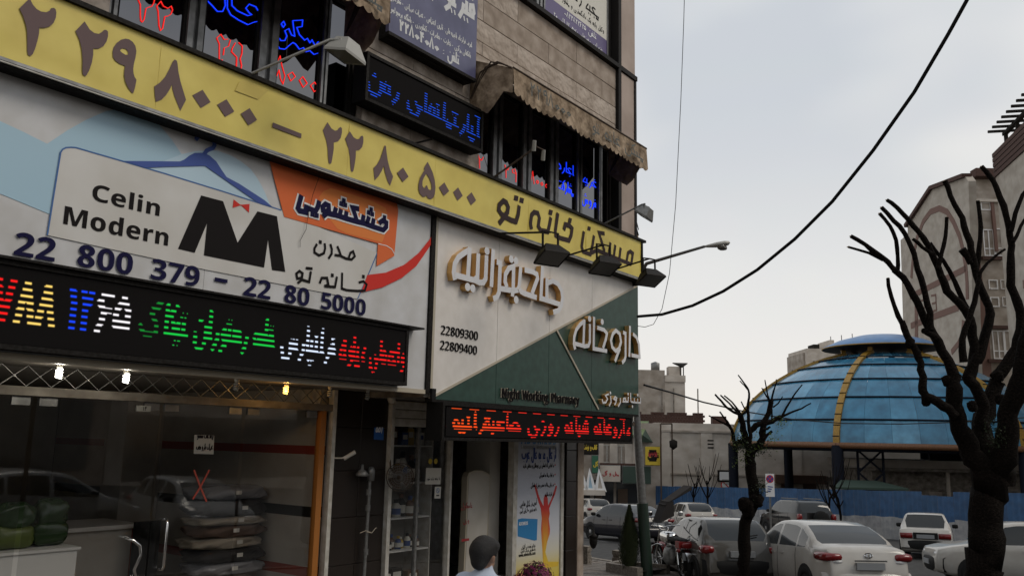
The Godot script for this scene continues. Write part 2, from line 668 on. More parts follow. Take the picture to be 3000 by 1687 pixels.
func make_materials():
	var W := Color.WHITE
	mat("stone", lin(0.47, 0.40, 0.34), 0.85, 0, noise_tex(1, 0.012, Color(0.8, 0.78, 0.76), W, 5, 512, 0.5, 0.45), 0.22)
	M.stone.normal_enabled = true
	M.stone.normal_texture = normal_tex(2, 0.09, 1.5)
	mat("stone_stained", lin(0.41, 0.345, 0.29), 0.9, 0, noise_tex(8, 0.03, Color(0.74, 0.71, 0.68), W, 6, 512, 0.5, 0.45), 0.16)
	mat("stone_light", lin(0.50, 0.43, 0.37), 0.85, 0, noise_tex(9, 0.02, Color(0.72, 0.7, 0.68), W, 5, 512, 0.5, 0.3), 0.3)
	mat("column_panel", lin(0.40, 0.315, 0.265), 0.6, 0, noise_tex(4, 0.01, Color(0.82, 0.8, 0.78), W, 4, 256), 0.3)
	mat("bronze_frame", lin(0.022, 0.020, 0.019), 0.45, 0.3)
	mat("dark_gap", lin(0.008, 0.008, 0.008), 0.9)
	mat("aluminium", lin(0.30, 0.30, 0.30), 0.45, 0.6, noise_tex(5, 0.02, Color(0.7, 0.7, 0.7), W), 0.8)
	mat("white_metal", lin(0.55, 0.54, 0.51), 0.5, 0.0, noise_tex(6, 0.03, Color(0.8, 0.78, 0.74), W), 0.7)
	mat("grey_metal", lin(0.25, 0.25, 0.25), 0.45, 0.4, noise_tex(15, 0.05, Color(0.7, 0.7, 0.68), W), 1.0)
	mat("dark_metal", lin(0.03, 0.028, 0.027), 0.5, 0.3, noise_tex(16, 0.05, Color(0.6, 0.58, 0.55), W), 1.5)
	mat("black_plastic", lin(0.012, 0.012, 0.012), 0.55)
	mat("rust_metal", lin(0.12, 0.085, 0.06), 0.8, 0.2, noise_tex(17, 0.06, Color(0.5, 0.45, 0.4), W), 1.5)
	mat("granite", lin(0.040, 0.031, 0.026), 0.28, 0.0, noise_tex(7, 0.35, Color(0.45, 0.42, 0.4), W, 3, 512, 0.5, 0.3), 0.8)
	mat("soffit", lin(0.22, 0.20, 0.175), 0.8, 0, noise_tex(10, 0.03, Color(0.6, 0.58, 0.55), W), 0.5)
	mat("plaster", lin(0.32, 0.30, 0.27), 0.9)
	mat("room_wall", lin(0.55, 0.52, 0.47), 0.8, 0, noise_tex(12, 0.01, Color(0.88, 0.87, 0.85), W), 0.4)
	mat("room_red", lin(0.30, 0.04, 0.02), 0.6)
	mat("room_black", lin(0.015, 0.015, 0.015), 0.5)
	mat("room_floor", lin(0.20, 0.18, 0.16), 0.4, 0, noise_tex(13, 0.03, Color(0.75, 0.74, 0.72), W), 0.7)
	mat("white_laminate", lin(0.62, 0.61, 0.58), 0.4)
	mat("orange_paint", lin(0.30, 0.105, 0.012), 0.6)
	pane("shop_glass", Color(0.02, 0.025, 0.025), 0.10)
	pane("window_glass", lin(0.17, 0.17, 0.18), 0.93, 0.01)
	M.window_glass.metallic = 1.0
	# prints and boards
	mat("banner_yellow", lin(0.71, 0.58, 0.125), 0.42, 0, noise_tex(20, 0.012, Color(0.92, 0.9, 0.84), W, 4, 512, 0.5, 0.5), 0.25)
	M.banner_yellow.normal_enabled = true
	M.banner_yellow.normal_texture = normal_tex(21, 0.006, 1.2)
	mat("tape_yellow", lin(0.56, 0.43, 0.085), 0.42)
	mat("banner_brown", lin(0.15, 0.105, 0.105), 0.5)
	mat("banner_dark", lin(0.045, 0.030, 0.030), 0.5)
	mat("panel_white", lin(0.60, 0.60, 0.61), 0.42, 0, noise_tex(22, 0.012, Color(0.9, 0.89, 0.87), W, 4, 512), 0.3)
	mat("tag_white", lin(0.62, 0.605, 0.58), 0.42, 0, noise_tex(23, 0.012, Color(0.93, 0.92, 0.9), W, 4, 256), 0.3)
	mat("print_sky", lin(0.36, 0.53, 0.64), 0.42)
	mat("print_sky_pale", lin(0.45, 0.60, 0.70), 0.42)
	mat("print_blue", lin(0.075, 0.115, 0.34), 0.42)
	mat("print_line", lin(0.08, 0.16, 0.36), 0.42)
	mat("print_navy", lin(0.010, 0.009, 0.045), 0.42)
	mat("print_black", lin(0.011, 0.009, 0.009), 0.42)
	mat("print_red", lin(0.60, 0.045, 0.035), 0.42)
	mat("print_orange", lin(0.68, 0.155, 0.055), 0.42)
	mat("print_orange_light", lin(0.72, 0.225, 0.065), 0.42)
	mat("print_white", lin(0.75, 0.75, 0.75), 0.42)
	mat("composite_white", lin(0.73, 0.69, 0.65), 0.4, 0, noise_tex(24, 0.02, Color(0.94, 0.935, 0.925), W, 5, 512), 0.35)
	mat("composite_green", lin(0.025, 0.068, 0.052), 0.38, 0, noise_tex(25, 0.03, Color(0.75, 0.78, 0.76), W, 5, 512), 0.35)
	mat("cream_trim", lin(0.42, 0.37, 0.285), 0.45)
	mat("letter_face", lin(0.66, 0.66, 0.68), 0.35)
	mat("letter_gold", lin(0.60, 0.36, 0.13), 0.3, 0.55)
	mat("sign_blue", lin(0.115, 0.115, 0.205), 0.3, 0, noise_tex(26, 0.012, Color(0.78, 0.78, 0.82), W, 4, 256), 0.5)
	mat("sign_letter", lin(0.60, 0.60, 0.60), 0.3)
	mat("awning_cloth", lin(0.42, 0.32, 0.225), 0.95, 0, noise_tex(27, 0.016, Color(0.6, 0.57, 0.53), W, 5, 512, 0.5, 0.45), 0.4)
	M.awning_cloth.normal_enabled = true
	M.awning_cloth.normal_texture = normal_tex(28, 0.02, 6.0)
	mat("awning_dark", lin(0.05, 0.038, 0.03), 0.95)
	mat("awning_print", lin(0.16, 0.17, 0.16), 0.95, 0, noise_tex(29, 0.06, Color(0.6, 0.6, 0.6), W), 1.0)
	glow("neon_blue", Color(0.08, 0.24, 1.0), 1.15)
	glow("neon_red", Color(1.0, 0.16, 0.14), 0.85)
	# ground
	mat("asphalt", lin(0.058, 0.056, 0.054), 0.9, 0, noise_tex(30, 0.3, Color(0.55, 0.55, 0.55), W, 4, 512, 0.5, 0.4), 0.5)
	M.asphalt.detail_enabled = true
	M.asphalt.detail_albedo = noise_tex(31, 0.012, Color(0.6, 0.59, 0.58), W, 5, 512, 0.5, 0.3)
	M.asphalt.detail_blend_mode = BaseMaterial3D.BLEND_MODE_MUL
	mat("paving", lin(0.20, 0.18, 0.16), 0.9, 0, noise_tex(32, 0.05, Color(0.6, 0.58, 0.56), W, 5, 256), 0.8)
	mat("paving_warm", lin(0.23, 0.195, 0.165), 0.9, 0, noise_tex(33, 0.05, Color(0.6, 0.58, 0.56), W, 5, 256), 0.8)
	mat("kerb_stone", lin(0.30, 0.27, 0.235), 0.9, 0, noise_tex(34, 0.06, Color(0.55, 0.53, 0.5), W, 5, 256), 1.0)
	mat("road_paint", lin(0.30, 0.29, 0.27), 0.8, 0, noise_tex(35, 0.15, Color(0.3, 0.3, 0.3), W, 4, 256), 1.0)
	mat("concrete", lin(0.33, 0.30, 0.265), 0.9, 0, noise_tex(36, 0.02, Color(0.6, 0.58, 0.55), W, 5, 512, 0.5, 0.35), 0.25)
	mat("soil", lin(0.05, 0.036, 0.025), 1.0, 0, noise_tex(37, 0.2, Color(0.4, 0.4, 0.4), W), 1.5)
	# the far side
	mat("wall_beige", lin(0.46, 0.41, 0.36), 0.9, 0, noise_tex(40, 0.016, Color(0.74, 0.72, 0.69), W, 6, 512, 0.5, 0.35), 0.09)
	mat("wall_pale", lin(0.58, 0.53, 0.47), 0.9, 0, noise_tex(41, 0.02, Color(0.84, 0.82, 0.8), W, 6, 512, 0.5, 0.35), 0.07)
	mat("wall_cream", lin(0.48, 0.44, 0.385), 0.85, 0, noise_tex(42, 0.02, Color(0.78, 0.76, 0.74), W, 5, 512), 0.08)
	mat("brick_red", lin(0.115, 0.06, 0.046), 0.9, 0, noise_tex(43, 0.1, Color(0.55, 0.5, 0.48), W, 4, 256), 0.5)
	mat("band_brown", lin(0.16, 0.09, 0.072), 0.85)
	mat("fence_blue", lin(0.030, 0.125, 0.34), 0.6, 0, noise_tex(44, 0.03, Color(0.7, 0.72, 0.75), W, 4, 256), 0.3)
	M.fence_blue.vertex_color_use_as_albedo = true
	M.fence_blue.albedo_color = Color.WHITE
	mat("roof_green", lin(0.16, 0.22, 0.10), 0.7, 0, noise_tex(45, 0.05, Color(0.7, 0.7, 0.65), W), 0.3)
	mat("roof_green_dark", lin(0.035, 0.06, 0.045), 0.8)
	for i in 4:
		var k: float = [1.0, 1.14, 0.88, 1.26][i]
		var g: float = [0.0, 0.02, 0.0, 0.05][i]
		mat("dome_panel_%d" % i, lin(0.06 * k + g, 0.25 * k + g, 0.41 * k + g * 0.7), 0.2, 0, noise_tex(50 + i, 0.02, Color(0.72, 0.74, 0.76), W, 5, 256, 0.5, 0.35), 0.2)
	mat("dome_cap", lin(0.14, 0.30, 0.56), 0.35, 0, noise_tex(56, 0.02, Color(0.8, 0.8, 0.82), W), 0.2)
	mat("gold_rib", lin(0.45, 0.26, 0.035), 0.5, 0, noise_tex(57, 0.05, Color(0.7, 0.68, 0.62), W), 0.5)
	mat("navy_steel", lin(0.012, 0.014, 0.022), 0.6)
	mat("rim_copper", lin(0.25, 0.115, 0.05), 0.6, 0, noise_tex(58, 0.06, Color(0.6, 0.58, 0.55), W), 0.6)
	mat("far_glass", lin(0.02, 0.022, 0.025), 0.08)
	mat("far_dark", lin(0.02, 0.018, 0.016), 0.9)
	mat("sign_yellow", lin(0.55, 0.40, 0.03), 0.6)
	mat("sign_red", lin(0.33, 0.025, 0.03), 0.6)
	mat("sign_green", lin(0.02, 0.11, 0.06), 0.6)
	mat("road_sign_blue", lin(0.02, 0.06, 0.30), 0.5)
	# trees
	mat("bark", lin(0.019, 0.0145, 0.012), 0.95, 0, noise_tex(60, 0.06, Color(0.35, 0.33, 0.3), W, 5, 256, 0.5, 0.35), 1.6)
	M.bark.normal_enabled = true
	M.bark.normal_texture = normal_tex(61, 0.09, 10.0)
	mat("bark_pale", lin(0.10, 0.075, 0.055), 0.95, 0, noise_tex(62, 0.08, Color(0.45, 0.42, 0.4), W, 5, 256), 2.0)
	mat("cut_wood", lin(0.20, 0.14, 0.09), 0.9)
	mat("leaf", lin(0.07, 0.10, 0.02), 0.7)
	M.leaf.backlight_enabled = true
	M.leaf.backlight = lin(0.08, 0.12, 0.02)
	mat("leaf_dark", lin(0.022, 0.033, 0.012), 0.8)
	mat("conifer", lin(0.055, 0.075, 0.022), 0.85, 0, noise_tex(63, 0.2, Color(0.5, 0.5, 0.5), W), 2.0)
	mat("flower_red", lin(0.22, 0.01, 0.035), 0.7)
	mat("flower_purple", lin(0.16, 0.012, 0.065), 0.7)
	# cars
	for c in [["paint_white", lin(0.47, 0.455, 0.43)], ["paint_warm_white", lin(0.43, 0.405, 0.37)], ["paint_grey", lin(0.085, 0.082, 0.076)], ["paint_black", lin(0.012, 0.012, 0.013)], ["paint_navy", lin(0.014, 0.014, 0.02)], ["paint_silver", lin(0.34, 0.34, 0.335)]]:
		var m := mat(c[0], c[1], 0.38, 0.0, noise_tex(70, 0.02, Color(0.9, 0.89, 0.87), W), 0.6)
		m.metallic_specular = 0.15
		m.clearcoat_enabled = true
		m.clearcoat = 0.8
		m.clearcoat_roughness = 0.06
	mat("car_glass", lin(0.012, 0.014, 0.014), 0.03)
	M.car_glass.metallic_specular = 0.5
	mat("tyre", lin(0.016, 0.016, 0.016), 0.85)
	mat("rim_metal", lin(0.32, 0.32, 0.32), 0.4, 0.7)
	mat("lamp_red", lin(0.15, 0.008, 0.008), 0.15)
	mat("lamp_clear", lin(0.55, 0.55, 0.55), 0.12)
	mat("plate_grey", lin(0.24, 0.25, 0.26), 0.6)
	mat("trim_black", lin(0.018, 0.018, 0.018), 0.6)
	mat("chrome", lin(0.62, 0.62, 0.62), 0.12, 1.0)
	mat("red_plastic", lin(0.20, 0.012, 0.012), 0.35)
	# people
	mat("skin", lin(0.36, 0.21, 0.145), 0.55)
	mat("hair", lin(0.016, 0.011, 0.009), 0.55, 0, noise_tex(80, 0.25, Color(0.4, 0.4, 0.4), W), 3.0)
	M.hair.normal_enabled = true
	M.hair.normal_texture = normal_tex(81, 0.2, 14.0)
	mat("shirt_blue", lin(0.42, 0.47, 0.56), 0.85)
	mat("trouser_dark", lin(0.025, 0.025, 0.03), 0.85)
	mat("shoe_black", lin(0.012, 0.011, 0.01), 0.5)
	mat("poly_wrap", lin(0.26, 0.26, 0.27), 0.16)
	mat("cloth_dark", lin(0.04, 0.037, 0.036), 0.9)
	mat("cloth_brown", lin(0.14, 0.085, 0.06), 0.9)
	mat("cloth_cream", lin(0.38, 0.33, 0.26), 0.9)
	mat("bag_green", lin(0.02, 0.045, 0.014), 0.25)
	mat("bag_lime", lin(0.09, 0.12, 0.025), 0.4)
	mat("paper", lin(0.60, 0.58, 0.52), 0.8)
	mat("paper_grey", lin(0.30, 0.30, 0.28), 0.8)
	# flat prints and rough bark carry little sheen
	for k in ["print_black", "print_navy", "print_blue", "print_line", "print_red", "print_orange", "print_orange_light", "banner_brown", "banner_dark", "bark", "cloth_dark", "tyre", "black_plastic", "dark_metal", "bronze_frame", "trim_black", "far_dark", "navy_steel"]:
		M[k].metallic_specular = 0.2
		M[k].roughness = maxf(M[k].roughness, 0.6)


# ---------------------------------------------------------------- ground

const KERB := [[-40, 3.3], [9.5, 3.3], [15.2, 2.4], [17.6, 1.3], [18.75, 0.1], [19.5, -1.6], [20.1, -3.2], [21.2, -5.2], [24.5, -9.5], [34, -20], [48, -34]]


func ground():
	var st := begin()
	var a := 260.0
	var n := 26
	for i in n:
		for j in n:
			var x0 := -120.0 + 2 * a * i / n
			var x1 := -120.0 + 2 * a * (i + 1) / n
			var z0 := -a + 2 * a * j / n
			var z1 := -a + 2 * a * (j + 1) / n
			quad(st, on_ground(x0, z1), on_ground(x1, z1), on_ground(x1, z0), on_ground(x0, z0))
	structure("road", st, M.asphalt)
	# lane lines, worn
	st = begin()
	for s in [[V(35.595, -1.739, -13.884), V(36.656, -1.793, -14.084)], [V(30.467, -1.409, -10.729), V(29.543, -1.315, -9.082)], [V(31.243, -1.048, 1.325), V(30.527, -0.992, 2.064)]]:
		var p: Vector3 = s[0]
		var q: Vector3 = s[1]
		var side := (q - p).cross(Vector3.UP).normalized() * 0.07
		quad(st, p - side + V(0, 0.005, 0), p + side + V(0, 0.005, 0), q + side + V(0, 0.005, 0), q - side + V(0, 0.005, 0))
	structure("road_marking", st, M.road_paint)
	# pavement between the building and the kerb
	st = begin()
	var bed := begin()
	for i in KERB.size() - 1:
		var p := on_ground(KERB[i][0], KERB[i][1], 0.12)
		var q := on_ground(KERB[i + 1][0], KERB[i + 1][1], 0.12)
		var back_p := on_ground(minf(KERB[i][0], 14.6) if KERB[i][0] > 14 else KERB[i][0], minf(-1.3, KERB[i][1] - 2.0), 0.12)
		var back_q := on_ground(minf(KERB[i + 1][0], 14.6) if KERB[i + 1][0] > 14 else KERB[i + 1][0], minf(-1.3, KERB[i + 1][1] - 2.0), 0.12)
		quad(bed, p, q, back_q, back_p)
	var bed_o := structure("pavement", bed, M.paving)
	# the slabs one can tell apart, past the corner of the pharmacy
	var cell := 0.42
	var slab_meshes := []
	for v in 3:
		var s := begin()
		box(s, V(-cell / 2 + 0.006, 0.004, -cell / 2 + 0.006), V(cell / 2 - 0.006, 0.022 + 0.002 * v, cell / 2 - 0.006))
		s.generate_normals()
		slab_meshes.append(s.commit())
	var tilt := Basis(Quaternion(Vector3.UP, V(SLOPE * FALL.x, 1, SLOPE * FALL.z).normalized()))
	var k := 0
	for i in 16:
		for j in 14:
			var x := 14.9 + i * cell
			var z := -5.4 + j * cell
			if x > kerb_x(z) - 0.45:
				continue
			var o := put("slab" if k == 0 else "slab_%03d" % k, slab_meshes[rng.randi() % 3], M.paving if rng.randf() < 0.6 else M.paving_warm, bed_o, on_ground(x, z, 0.12))
			o.basis = tilt
			k += 1
	# kerb stones
	var kerb := Node3D.new()
	kerb.name = "kerb"
	kerb.set_meta("kind", "structure")
	add_child(kerb)
	for i in KERB.size() - 1:
		var p := on_ground(KERB[i][0], KERB[i][1])
		var q := on_ground(KERB[i + 1][0], KERB[i + 1][1])
		var steps := maxi(1, int(p.distance_to(q) / (0.9 if i > 1 and i < 8 else 6.0)))
		for s in steps:
			var u := p.lerp(q, (s + 0.012) / steps)
			var v := p.lerp(q, (s + 0.988) / steps)
			st = begin()
			beam(st, u + V(0, 0.06, 0), v + V(0, 0.06, 0), 0.18, 0.16)
			obj("kerb_stone", st, M.kerb_stone, kerb)


func kerb_x(z: float) -> float:
	for i in KERB.size() - 1:
		if z <= KERB[i][1] and z >= KERB[i + 1][1] and KERB[i][1] != KERB[i + 1][1]:
			return lerpf(KERB[i][0], KERB[i + 1][0], (z - KERB[i][1]) / (KERB[i + 1][1] - KERB[i][1]))
	return 15.0


# ---------------------------------------------------------------- the corner building

var building: Node3D


func main_building():
	building = thing("corner_building", "stone clad corner building with shops below and dark framed windows above", "building", V(7.5, -0.2, -1.1))
	var b := building
	# carcass: closed rooms with thick walls, so daylight comes in only through the openings
	solid(b, "wall", M.stone, V(-2.4, -1.2, -10.0), V(15.0, 13.6, -9.7))
	solid(b, "wall", M.stone, V(-2.4, -1.2, -9.7), V(-2.1, 13.6, -0.12))
	solid(b, "wall", M.column_panel, V(14.72, 3.2, -9.7), V(15.0, 13.6, -0.12))
	solid(b, "roof_slab", M.concrete, V(-2.4, 13.6, -10.0), V(15.1, 13.9, 0.1))
	solid(b, "floor_slab", M.soffit, V(-2.1, 3.22, -9.7), V(14.72, 3.42, -0.2))
	solid(b, "floor_slab", M.plaster, V(-2.1, 6.1, -9.7), V(14.72, 6.3, -0.3))
	solid(b, "floor_slab", M.plaster, V(-2.1, 9.3, -9.7), V(14.72, 9.5, -0.3))
	solid(b, "wall", M.plaster, V(-2.1, 6.3, -4.4), V(14.72, 9.3, -4.2))
	solid(b, "wall", M.plaster, V(-2.1, 9.5, -4.4), V(14.72, 13.6, -4.2))
	solid(b, "wall", M.plaster, V(-2.1, 3.42, -0.3), V(14.72, 6.3, -0.12))
	solid(b, "wall", M.soffit, V(8.1, -0.8, -9.7), V(9.0, 3.22, -1.2))
	solid(b, "wall", M.soffit, V(14.12, -1.2, -9.7), V(14.5, 3.22, -1.2))
	solid(b, "wall", M.soffit, V(9.0, -0.9, -6.4), V(14.12, 3.22, -6.2))
	solid(b, "ground_floor", M.room_floor, V(-2.1, -0.6, -9.7), V(8.1, 0.12, -1.05))
	solid(b, "ground_floor", M.room_floor, V(9.0, -0.9, -9.7), V(14.5, -0.1, -1.05))
	# soffit boards under the projecting floor
	solid(b, "soffit", M.soffit, V(-2.1, 3.14, -1.35), V(8.75, 3.216, -0.02))
	solid(b, "soffit", M.soffit, V(8.78, 3.06, -1.35), V(14.98, 3.215, -0.02))
	# granite cladding between the two shops: slabs with open joints
	var ys := [-0.7, 0.1, 0.74, 1.38, 2.02, 2.62, 3.13]
	for i in ys.size() - 1:
		for k in 2:
			var st := begin()
			bevel(st, V(8.12 + 0.54 * k, ys[i] + 0.004, -1.2), V(8.12 + 0.54 * (k + 1) - 0.006, ys[i + 1], -1.09 - 0.003 * ((i + k) % 2)), 0.008)
			obj("granite_slab", st, M.granite, b)
	for i in ys.size() - 1:
		var st := begin()
		bevel(st, V(14.12, ys[i] - 0.3 + 0.004, -1.2), V(14.5, ys[i + 1] - (0.3 if i < ys.size() - 2 else 0.08), -1.08), 0.008)
		obj("granite_slab", st, M.granite, b)
	# end wall seen at the pharmacy's corner
	solid(b, "corner_post", M.stone_stained, V(14.5, -1.0, -1.5), V(14.72, 3.05, -1.06))
	# first floor: stone left of the windows and between them
	stone_rows(b, -2.4, 3.93, [6.0, 6.5, 6.95, 7.4, 7.85, 8.3], "stone")
	stone_rows(b, 7.42, 9.94, [6.0, 6.55, 7.1, 7.75, 8.3], "stone_light")
	# spandrel under the second floor
	stone_rows(b, -2.4, 14.31, [8.3, 8.6, 8.83, 9.2, 9.59, 10.03], "mixed")
	# second floor sill and corner frame
	for s in [[V(-2.4, 10.036, -0.3), V(14.31, 10.12, 0.0)], [V(14.31, 6.0, -0.3), V(14.42, 13.6, -0.03)], [V(14.425, 10.06, -0.2), V(15.14, 10.16, -0.04)], [V(15.05, 6.0, -0.4), V(15.13, 10.055, -0.06)], [V(14.42, 6.0, -0.3), V(14.5, 13.6, -0.09)]]:
		solid(b, "frame_trim", M.bronze_frame, s[0], s[1])
	for s in [[6.0, 10.05], [10.165, 13.6]]:
		var st := begin()
		bevel(st, V(14.503, s[0], -0.4), V(15.045 if s[0] < 8 else 15.1, s[1], -0.075), 0.01)
		obj("column_panel", st, M.column_panel, b)
	# windows
	window_band(b, [[4.06, 4.86], [5.06, 5.82], [6.08, 6.78], [6.88, 7.3]], 3.95, 7.40, 6.32, 8.28)
	window_band(b, [[10.06, 10.44], [10.68, 11.28], [11.53, 12.12], [12.39, 13.03], [13.21, 13.84], [13.95, 14.24]], 9.96, 14.30, 6.32, 8.28)
	window_band(b, [[-2.2, 1.0], [1.2, 4.0], [4.2, 7.0], [7.2, 9.2], [9.4, 11.6], [11.78, 14.15]], -2.4, 14.30, 10.13, 13.55)
	# curtains behind the first floor panes
	for c in [[6.8, 7.3], [13.25, 13.8], [13.95, 14.25], [6.3, 6.75]]:
		var st := begin(true)
		var n := 18
		for i in n:
			var x0: float = lerpf(c[0], c[1], float(i) / n)
			var x1: float = lerpf(c[0], c[1], float(i + 1) / n)
			var z0 := -0.5 + 0.03 * sin(i * 2.1)
			var z1 := -0.5 + 0.03 * sin((i + 1) * 2.1)
			quad(st, V(x0, 6.32, z0), V(x1, 6.32, z1), V(x1, 8.25, z1), V(x0, 8.25, z0))
		obj("curtain", st, M.cloth_dark, b)


func stone_rows(b: Node3D, x0: float, x1: float, ys: Array, kind: String):
	for i in ys.size() - 1:
		var x := x0
		var long := 1.9
		var first := true
		while x < x1 - 0.01:
			var e := minf(x1, x + (long * (0.5 if first and i % 2 else 1.0)))
			if x1 - e < 0.5:
				e = x1
			first = false
			var st := begin()
			var proud := 0.002 * ((i * 3 + int(x * 2)) % 3)
			bevel(st, V(x + 0.003, ys[i] + 0.004, -0.28), V(e - 0.003, ys[i + 1] - 0.004, -0.1 + proud), 0.006)
			var m: Material = M.stone if kind == "mixed" else M[kind]
			if kind == "mixed":
				m = M.stone_stained if i >= 3 and x > 9 else (M.stone_light if i == 0 else M.stone)
			obj("stone_slab", st, m, b)
			x = e


func window_band(b: Node3D, panes: Array, x0: float, x1: float, y0: float, y1: float):
	var lastx := x0
	for p in panes:
		var st := begin()
		if p[0] - lastx > 0.02:
			# mullion: two metal posts with a dark groove between them
			var w: float = p[0] - lastx
			box(st, V(lastx, y0, -0.32), V(lastx + w * 0.36, y1, -0.2))
			box(st, V(p[0] - w * 0.36, y0, -0.32), V(p[0], y1, -0.2))
			box(st, V(lastx + w * 0.36, y0, -0.31), V(p[0] - w * 0.36, y1, -0.25))
			obj("mullion", st, M.aluminium, b)
		st = begin()
		box(st, V(p[0] + 0.03, y0 + 0.03, -0.272), V(p[1] - 0.03, y1 - 0.03, -0.262))
		var f := begin()
		for s in [[V(p[0], y0, -0.3), V(p[1], y0 + 0.035, -0.235)], [V(p[0], y1 - 0.035, -0.3), V(p[1], y1, -0.235)], [V(p[0], y0 + 0.035, -0.3), V(p[0] + 0.035, y1 - 0.035, -0.235)], [V(p[1] - 0.035, y0 + 0.035, -0.3), V(p[1], y1 - 0.035, -0.235)]]:
			box(f, s[0], s[1])
		var o := obj("window", f, M.bronze_frame, b)
		obj("glass_pane", st, M.window_glass, o)
		lastx = p[1]
	if x1 - lastx > 0.02:
		solid(b, "mullion", M.bronze_frame, V(lastx, y0, -0.32), V(x1, y1, -0.2))


# ---------------------------------------------------------------- the dry cleaner's shop

func shop_interiors():
	var b := building
	# side wall with painted stripes, back wall
	for s in [["room_wall", 0.12, 0.62], ["room_red", 0.62, 0.75], ["room_wall", 0.75, 1.40], ["room_black", 1.40, 1.54], ["room_wall", 1.54, 2.24], ["room_red", 2.24, 2.36], ["room_wall", 2.36, 3.14]]:
		solid(b, "painted_wall", M[s[0]], V(7.96, s[1], -8.6), V(8.1, s[2], -1.2))
	solid(b, "painted_wall", M.room_wall, V(-2.0, 0.12, -8.8), V(7.95, 3.14, -8.6))
	solid(b, "pier", M.room_wall, V(7.3, 0.13, -5.6), V(7.95, 3.13, -5.0))
	solid(b, "ceiling", M.plaster, V(-2.0, 3.142, -8.6), V(7.95, 3.21, -1.36))
	# glazed front: four panes, two of them doors
	var front := [[1.0, 2.52, "shop_window"], [2.56, 4.08, "shop_window"], [4.13, 5.5, "shop_door"], [5.53, 6.62, "shop_door"], [6.67, 7.84, "shop_window"]]
	for i in front.size():
		var p: Array = front[i]
		var st := begin()
		box(st, V(p[0], 0.16, -1.106), V(p[1], 2.83, -1.096))
		var o := obj(p[2], st, M.shop_glass, b)
		if i in [1, 2, 3, 4]:
			for e in [[p[0] + 0.02, p[0] + 0.2], [p[1] - 0.2, p[1] - 0.02]]:
				var c := begin()
				box(c, V(e[0], 2.74, -1.12), V(e[1], 2.829, -1.085))
				obj("patch_fitting", c, M.aluminium, o)
		var f := begin()
		box(f, V(p[0], 0.12, -1.13), V(p[1], 0.159, -1.07))
		obj("rail", f, M.bronze_frame, o)
		if i == 2:
			var h := begin()
			tube(h, [V(5.24, 1.34, -1.09), V(5.2, 1.36, -1.03), V(5.26, 1.33, -0.98), V(5.34, 1.27, -0.98), V(5.36, 1.17, -0.98), V(5.3, 1.02, -0.98), V(5.33, 0.94, -0.98), V(5.4, 0.92, -1.0), V(5.42, 0.92, -1.09)], 0.017, 8)
			obj("handle", h, M.chrome, o)
		if i == 3:
			var h := begin()
			tube(h, [V(5.66, 1.52, -1.09), V(5.66, 1.52, -1.02), V(5.66, 1.48, -1.0), V(5.66, 1.02, -1.0), V(5.66, 0.98, -1.02), V(5.66, 0.98, -1.09)], 0.016, 8)
			obj("handle", h, M.chrome, o)
	solid(b, "transom_rail", M.soffit, V(0.9, 2.835, -1.17), V(8.1, 2.925, -1.03))
	solid(b, "door_post", M.orange_paint, V(7.86, 0.12, -1.14), V(7.955, 2.834, -1.05))
	solid(b, "door_post", M.white_metal, V(8.05, -0.2, -1.13), V(8.115, 3.13, -1.02))
	# folding grille above the doors: crossed flat bars
	var grille := thing("folding_grille", "crossed bar metal grille above the dry cleaner's glass doors", "grille", V(4.5, 2.93, -1.12))
	var x := 1.0
	while x < 7.95:
		for s in [[x, 2.93, x + 0.25, 3.135], [x + 0.25, 2.93, x, 3.135]]:
			var st := begin()
			var dz := 0.0 if s[0] < s[2] else 0.008
			beam(st, V(s[0], s[1], -1.1 + dz), V(s[2], s[3], -1.1 + dz), 0.006, 0.016, Vector3.BACK)
			obj("bar", st, M.grey_metal, grille)
		var k := begin()
		lathe(k, [[0, 0], [0.012, 0], [0.012, 0.02], [0, 0.02]], turned(V(x + 0.125, 3.0325, -1.1), Vector3.BACK), 8, false)
		obj("rivet", k, M.grey_metal, grille)
		x += 0.25
	# number plate over the door
	var np := thing("door_number_plate", "small white number plate over the dry cleaner's doors", "number plate", V(5.3, 2.72, -1.06))
	solid(np, "plate", M.paper_grey, V(5.2, 2.725, -1.09), V(5.37, 2.79, -1.075))
	persian(np, "numeral", "۱۴", 5.26, 5.32, 2.735, 0.026, 0.007, -1.073, M.print_black)
	# notice and a taped cross on the glass
	var nt := thing("glass_notice", "grey paper notice with two lines stuck on the shop glass", "notice", V(6.05, 2.1, -1.09))
	var q := flat([5.964,2.478,6.235,2.475,6.244,2.251,5.977,2.257])
	var st2 := begin()
	plate(st2, q, -1.088, 0.003)
	obj("paper", st2, M.paper_grey, nt)
	persian(nt, "lettering", "خدمات باز و نصب", q[0].x + 0.02, q[1].x - 0.02, lerpf(q[0].y, q[3].y, 0.25), 0.035, 0.012, -1.086, M.print_black)
	persian(nt, "lettering", "پرده جهت شستشو", q[0].x + 0.02, q[1].x - 0.02, lerpf(q[0].y, q[3].y, 0.85), 0.035, 0.012, -1.086, M.print_black)
	var cross := begin()
	ribbon(cross, flat([6,2.069,6.098,1.883,6.206,1.695]), 0.022, -1.0895, 0.001)
	ribbon(cross, flat([6.206,2.066,6.111,1.883,6.016,1.733]), 0.022, -1.0885, 0.001)
	tag(obj(numbered("taped_cross"), cross, M.room_red, self), "dark red tape cross stuck on the dry cleaner's glass", "tape")
	# counter
	var c := thing("shop_counter", "pale service counter inside the dry cleaner's shop", "counter", V(4.6, 0.12, -3.2))
	solid(c, "worktop", M.white_laminate, V(2.4, 1.26, -3.75), V(6.4, 1.31, -2.75))
	solid(c, "front_panel", M.room_wall, V(2.45, 0.13, -3.7), V(6.3, 1.259, -2.82))
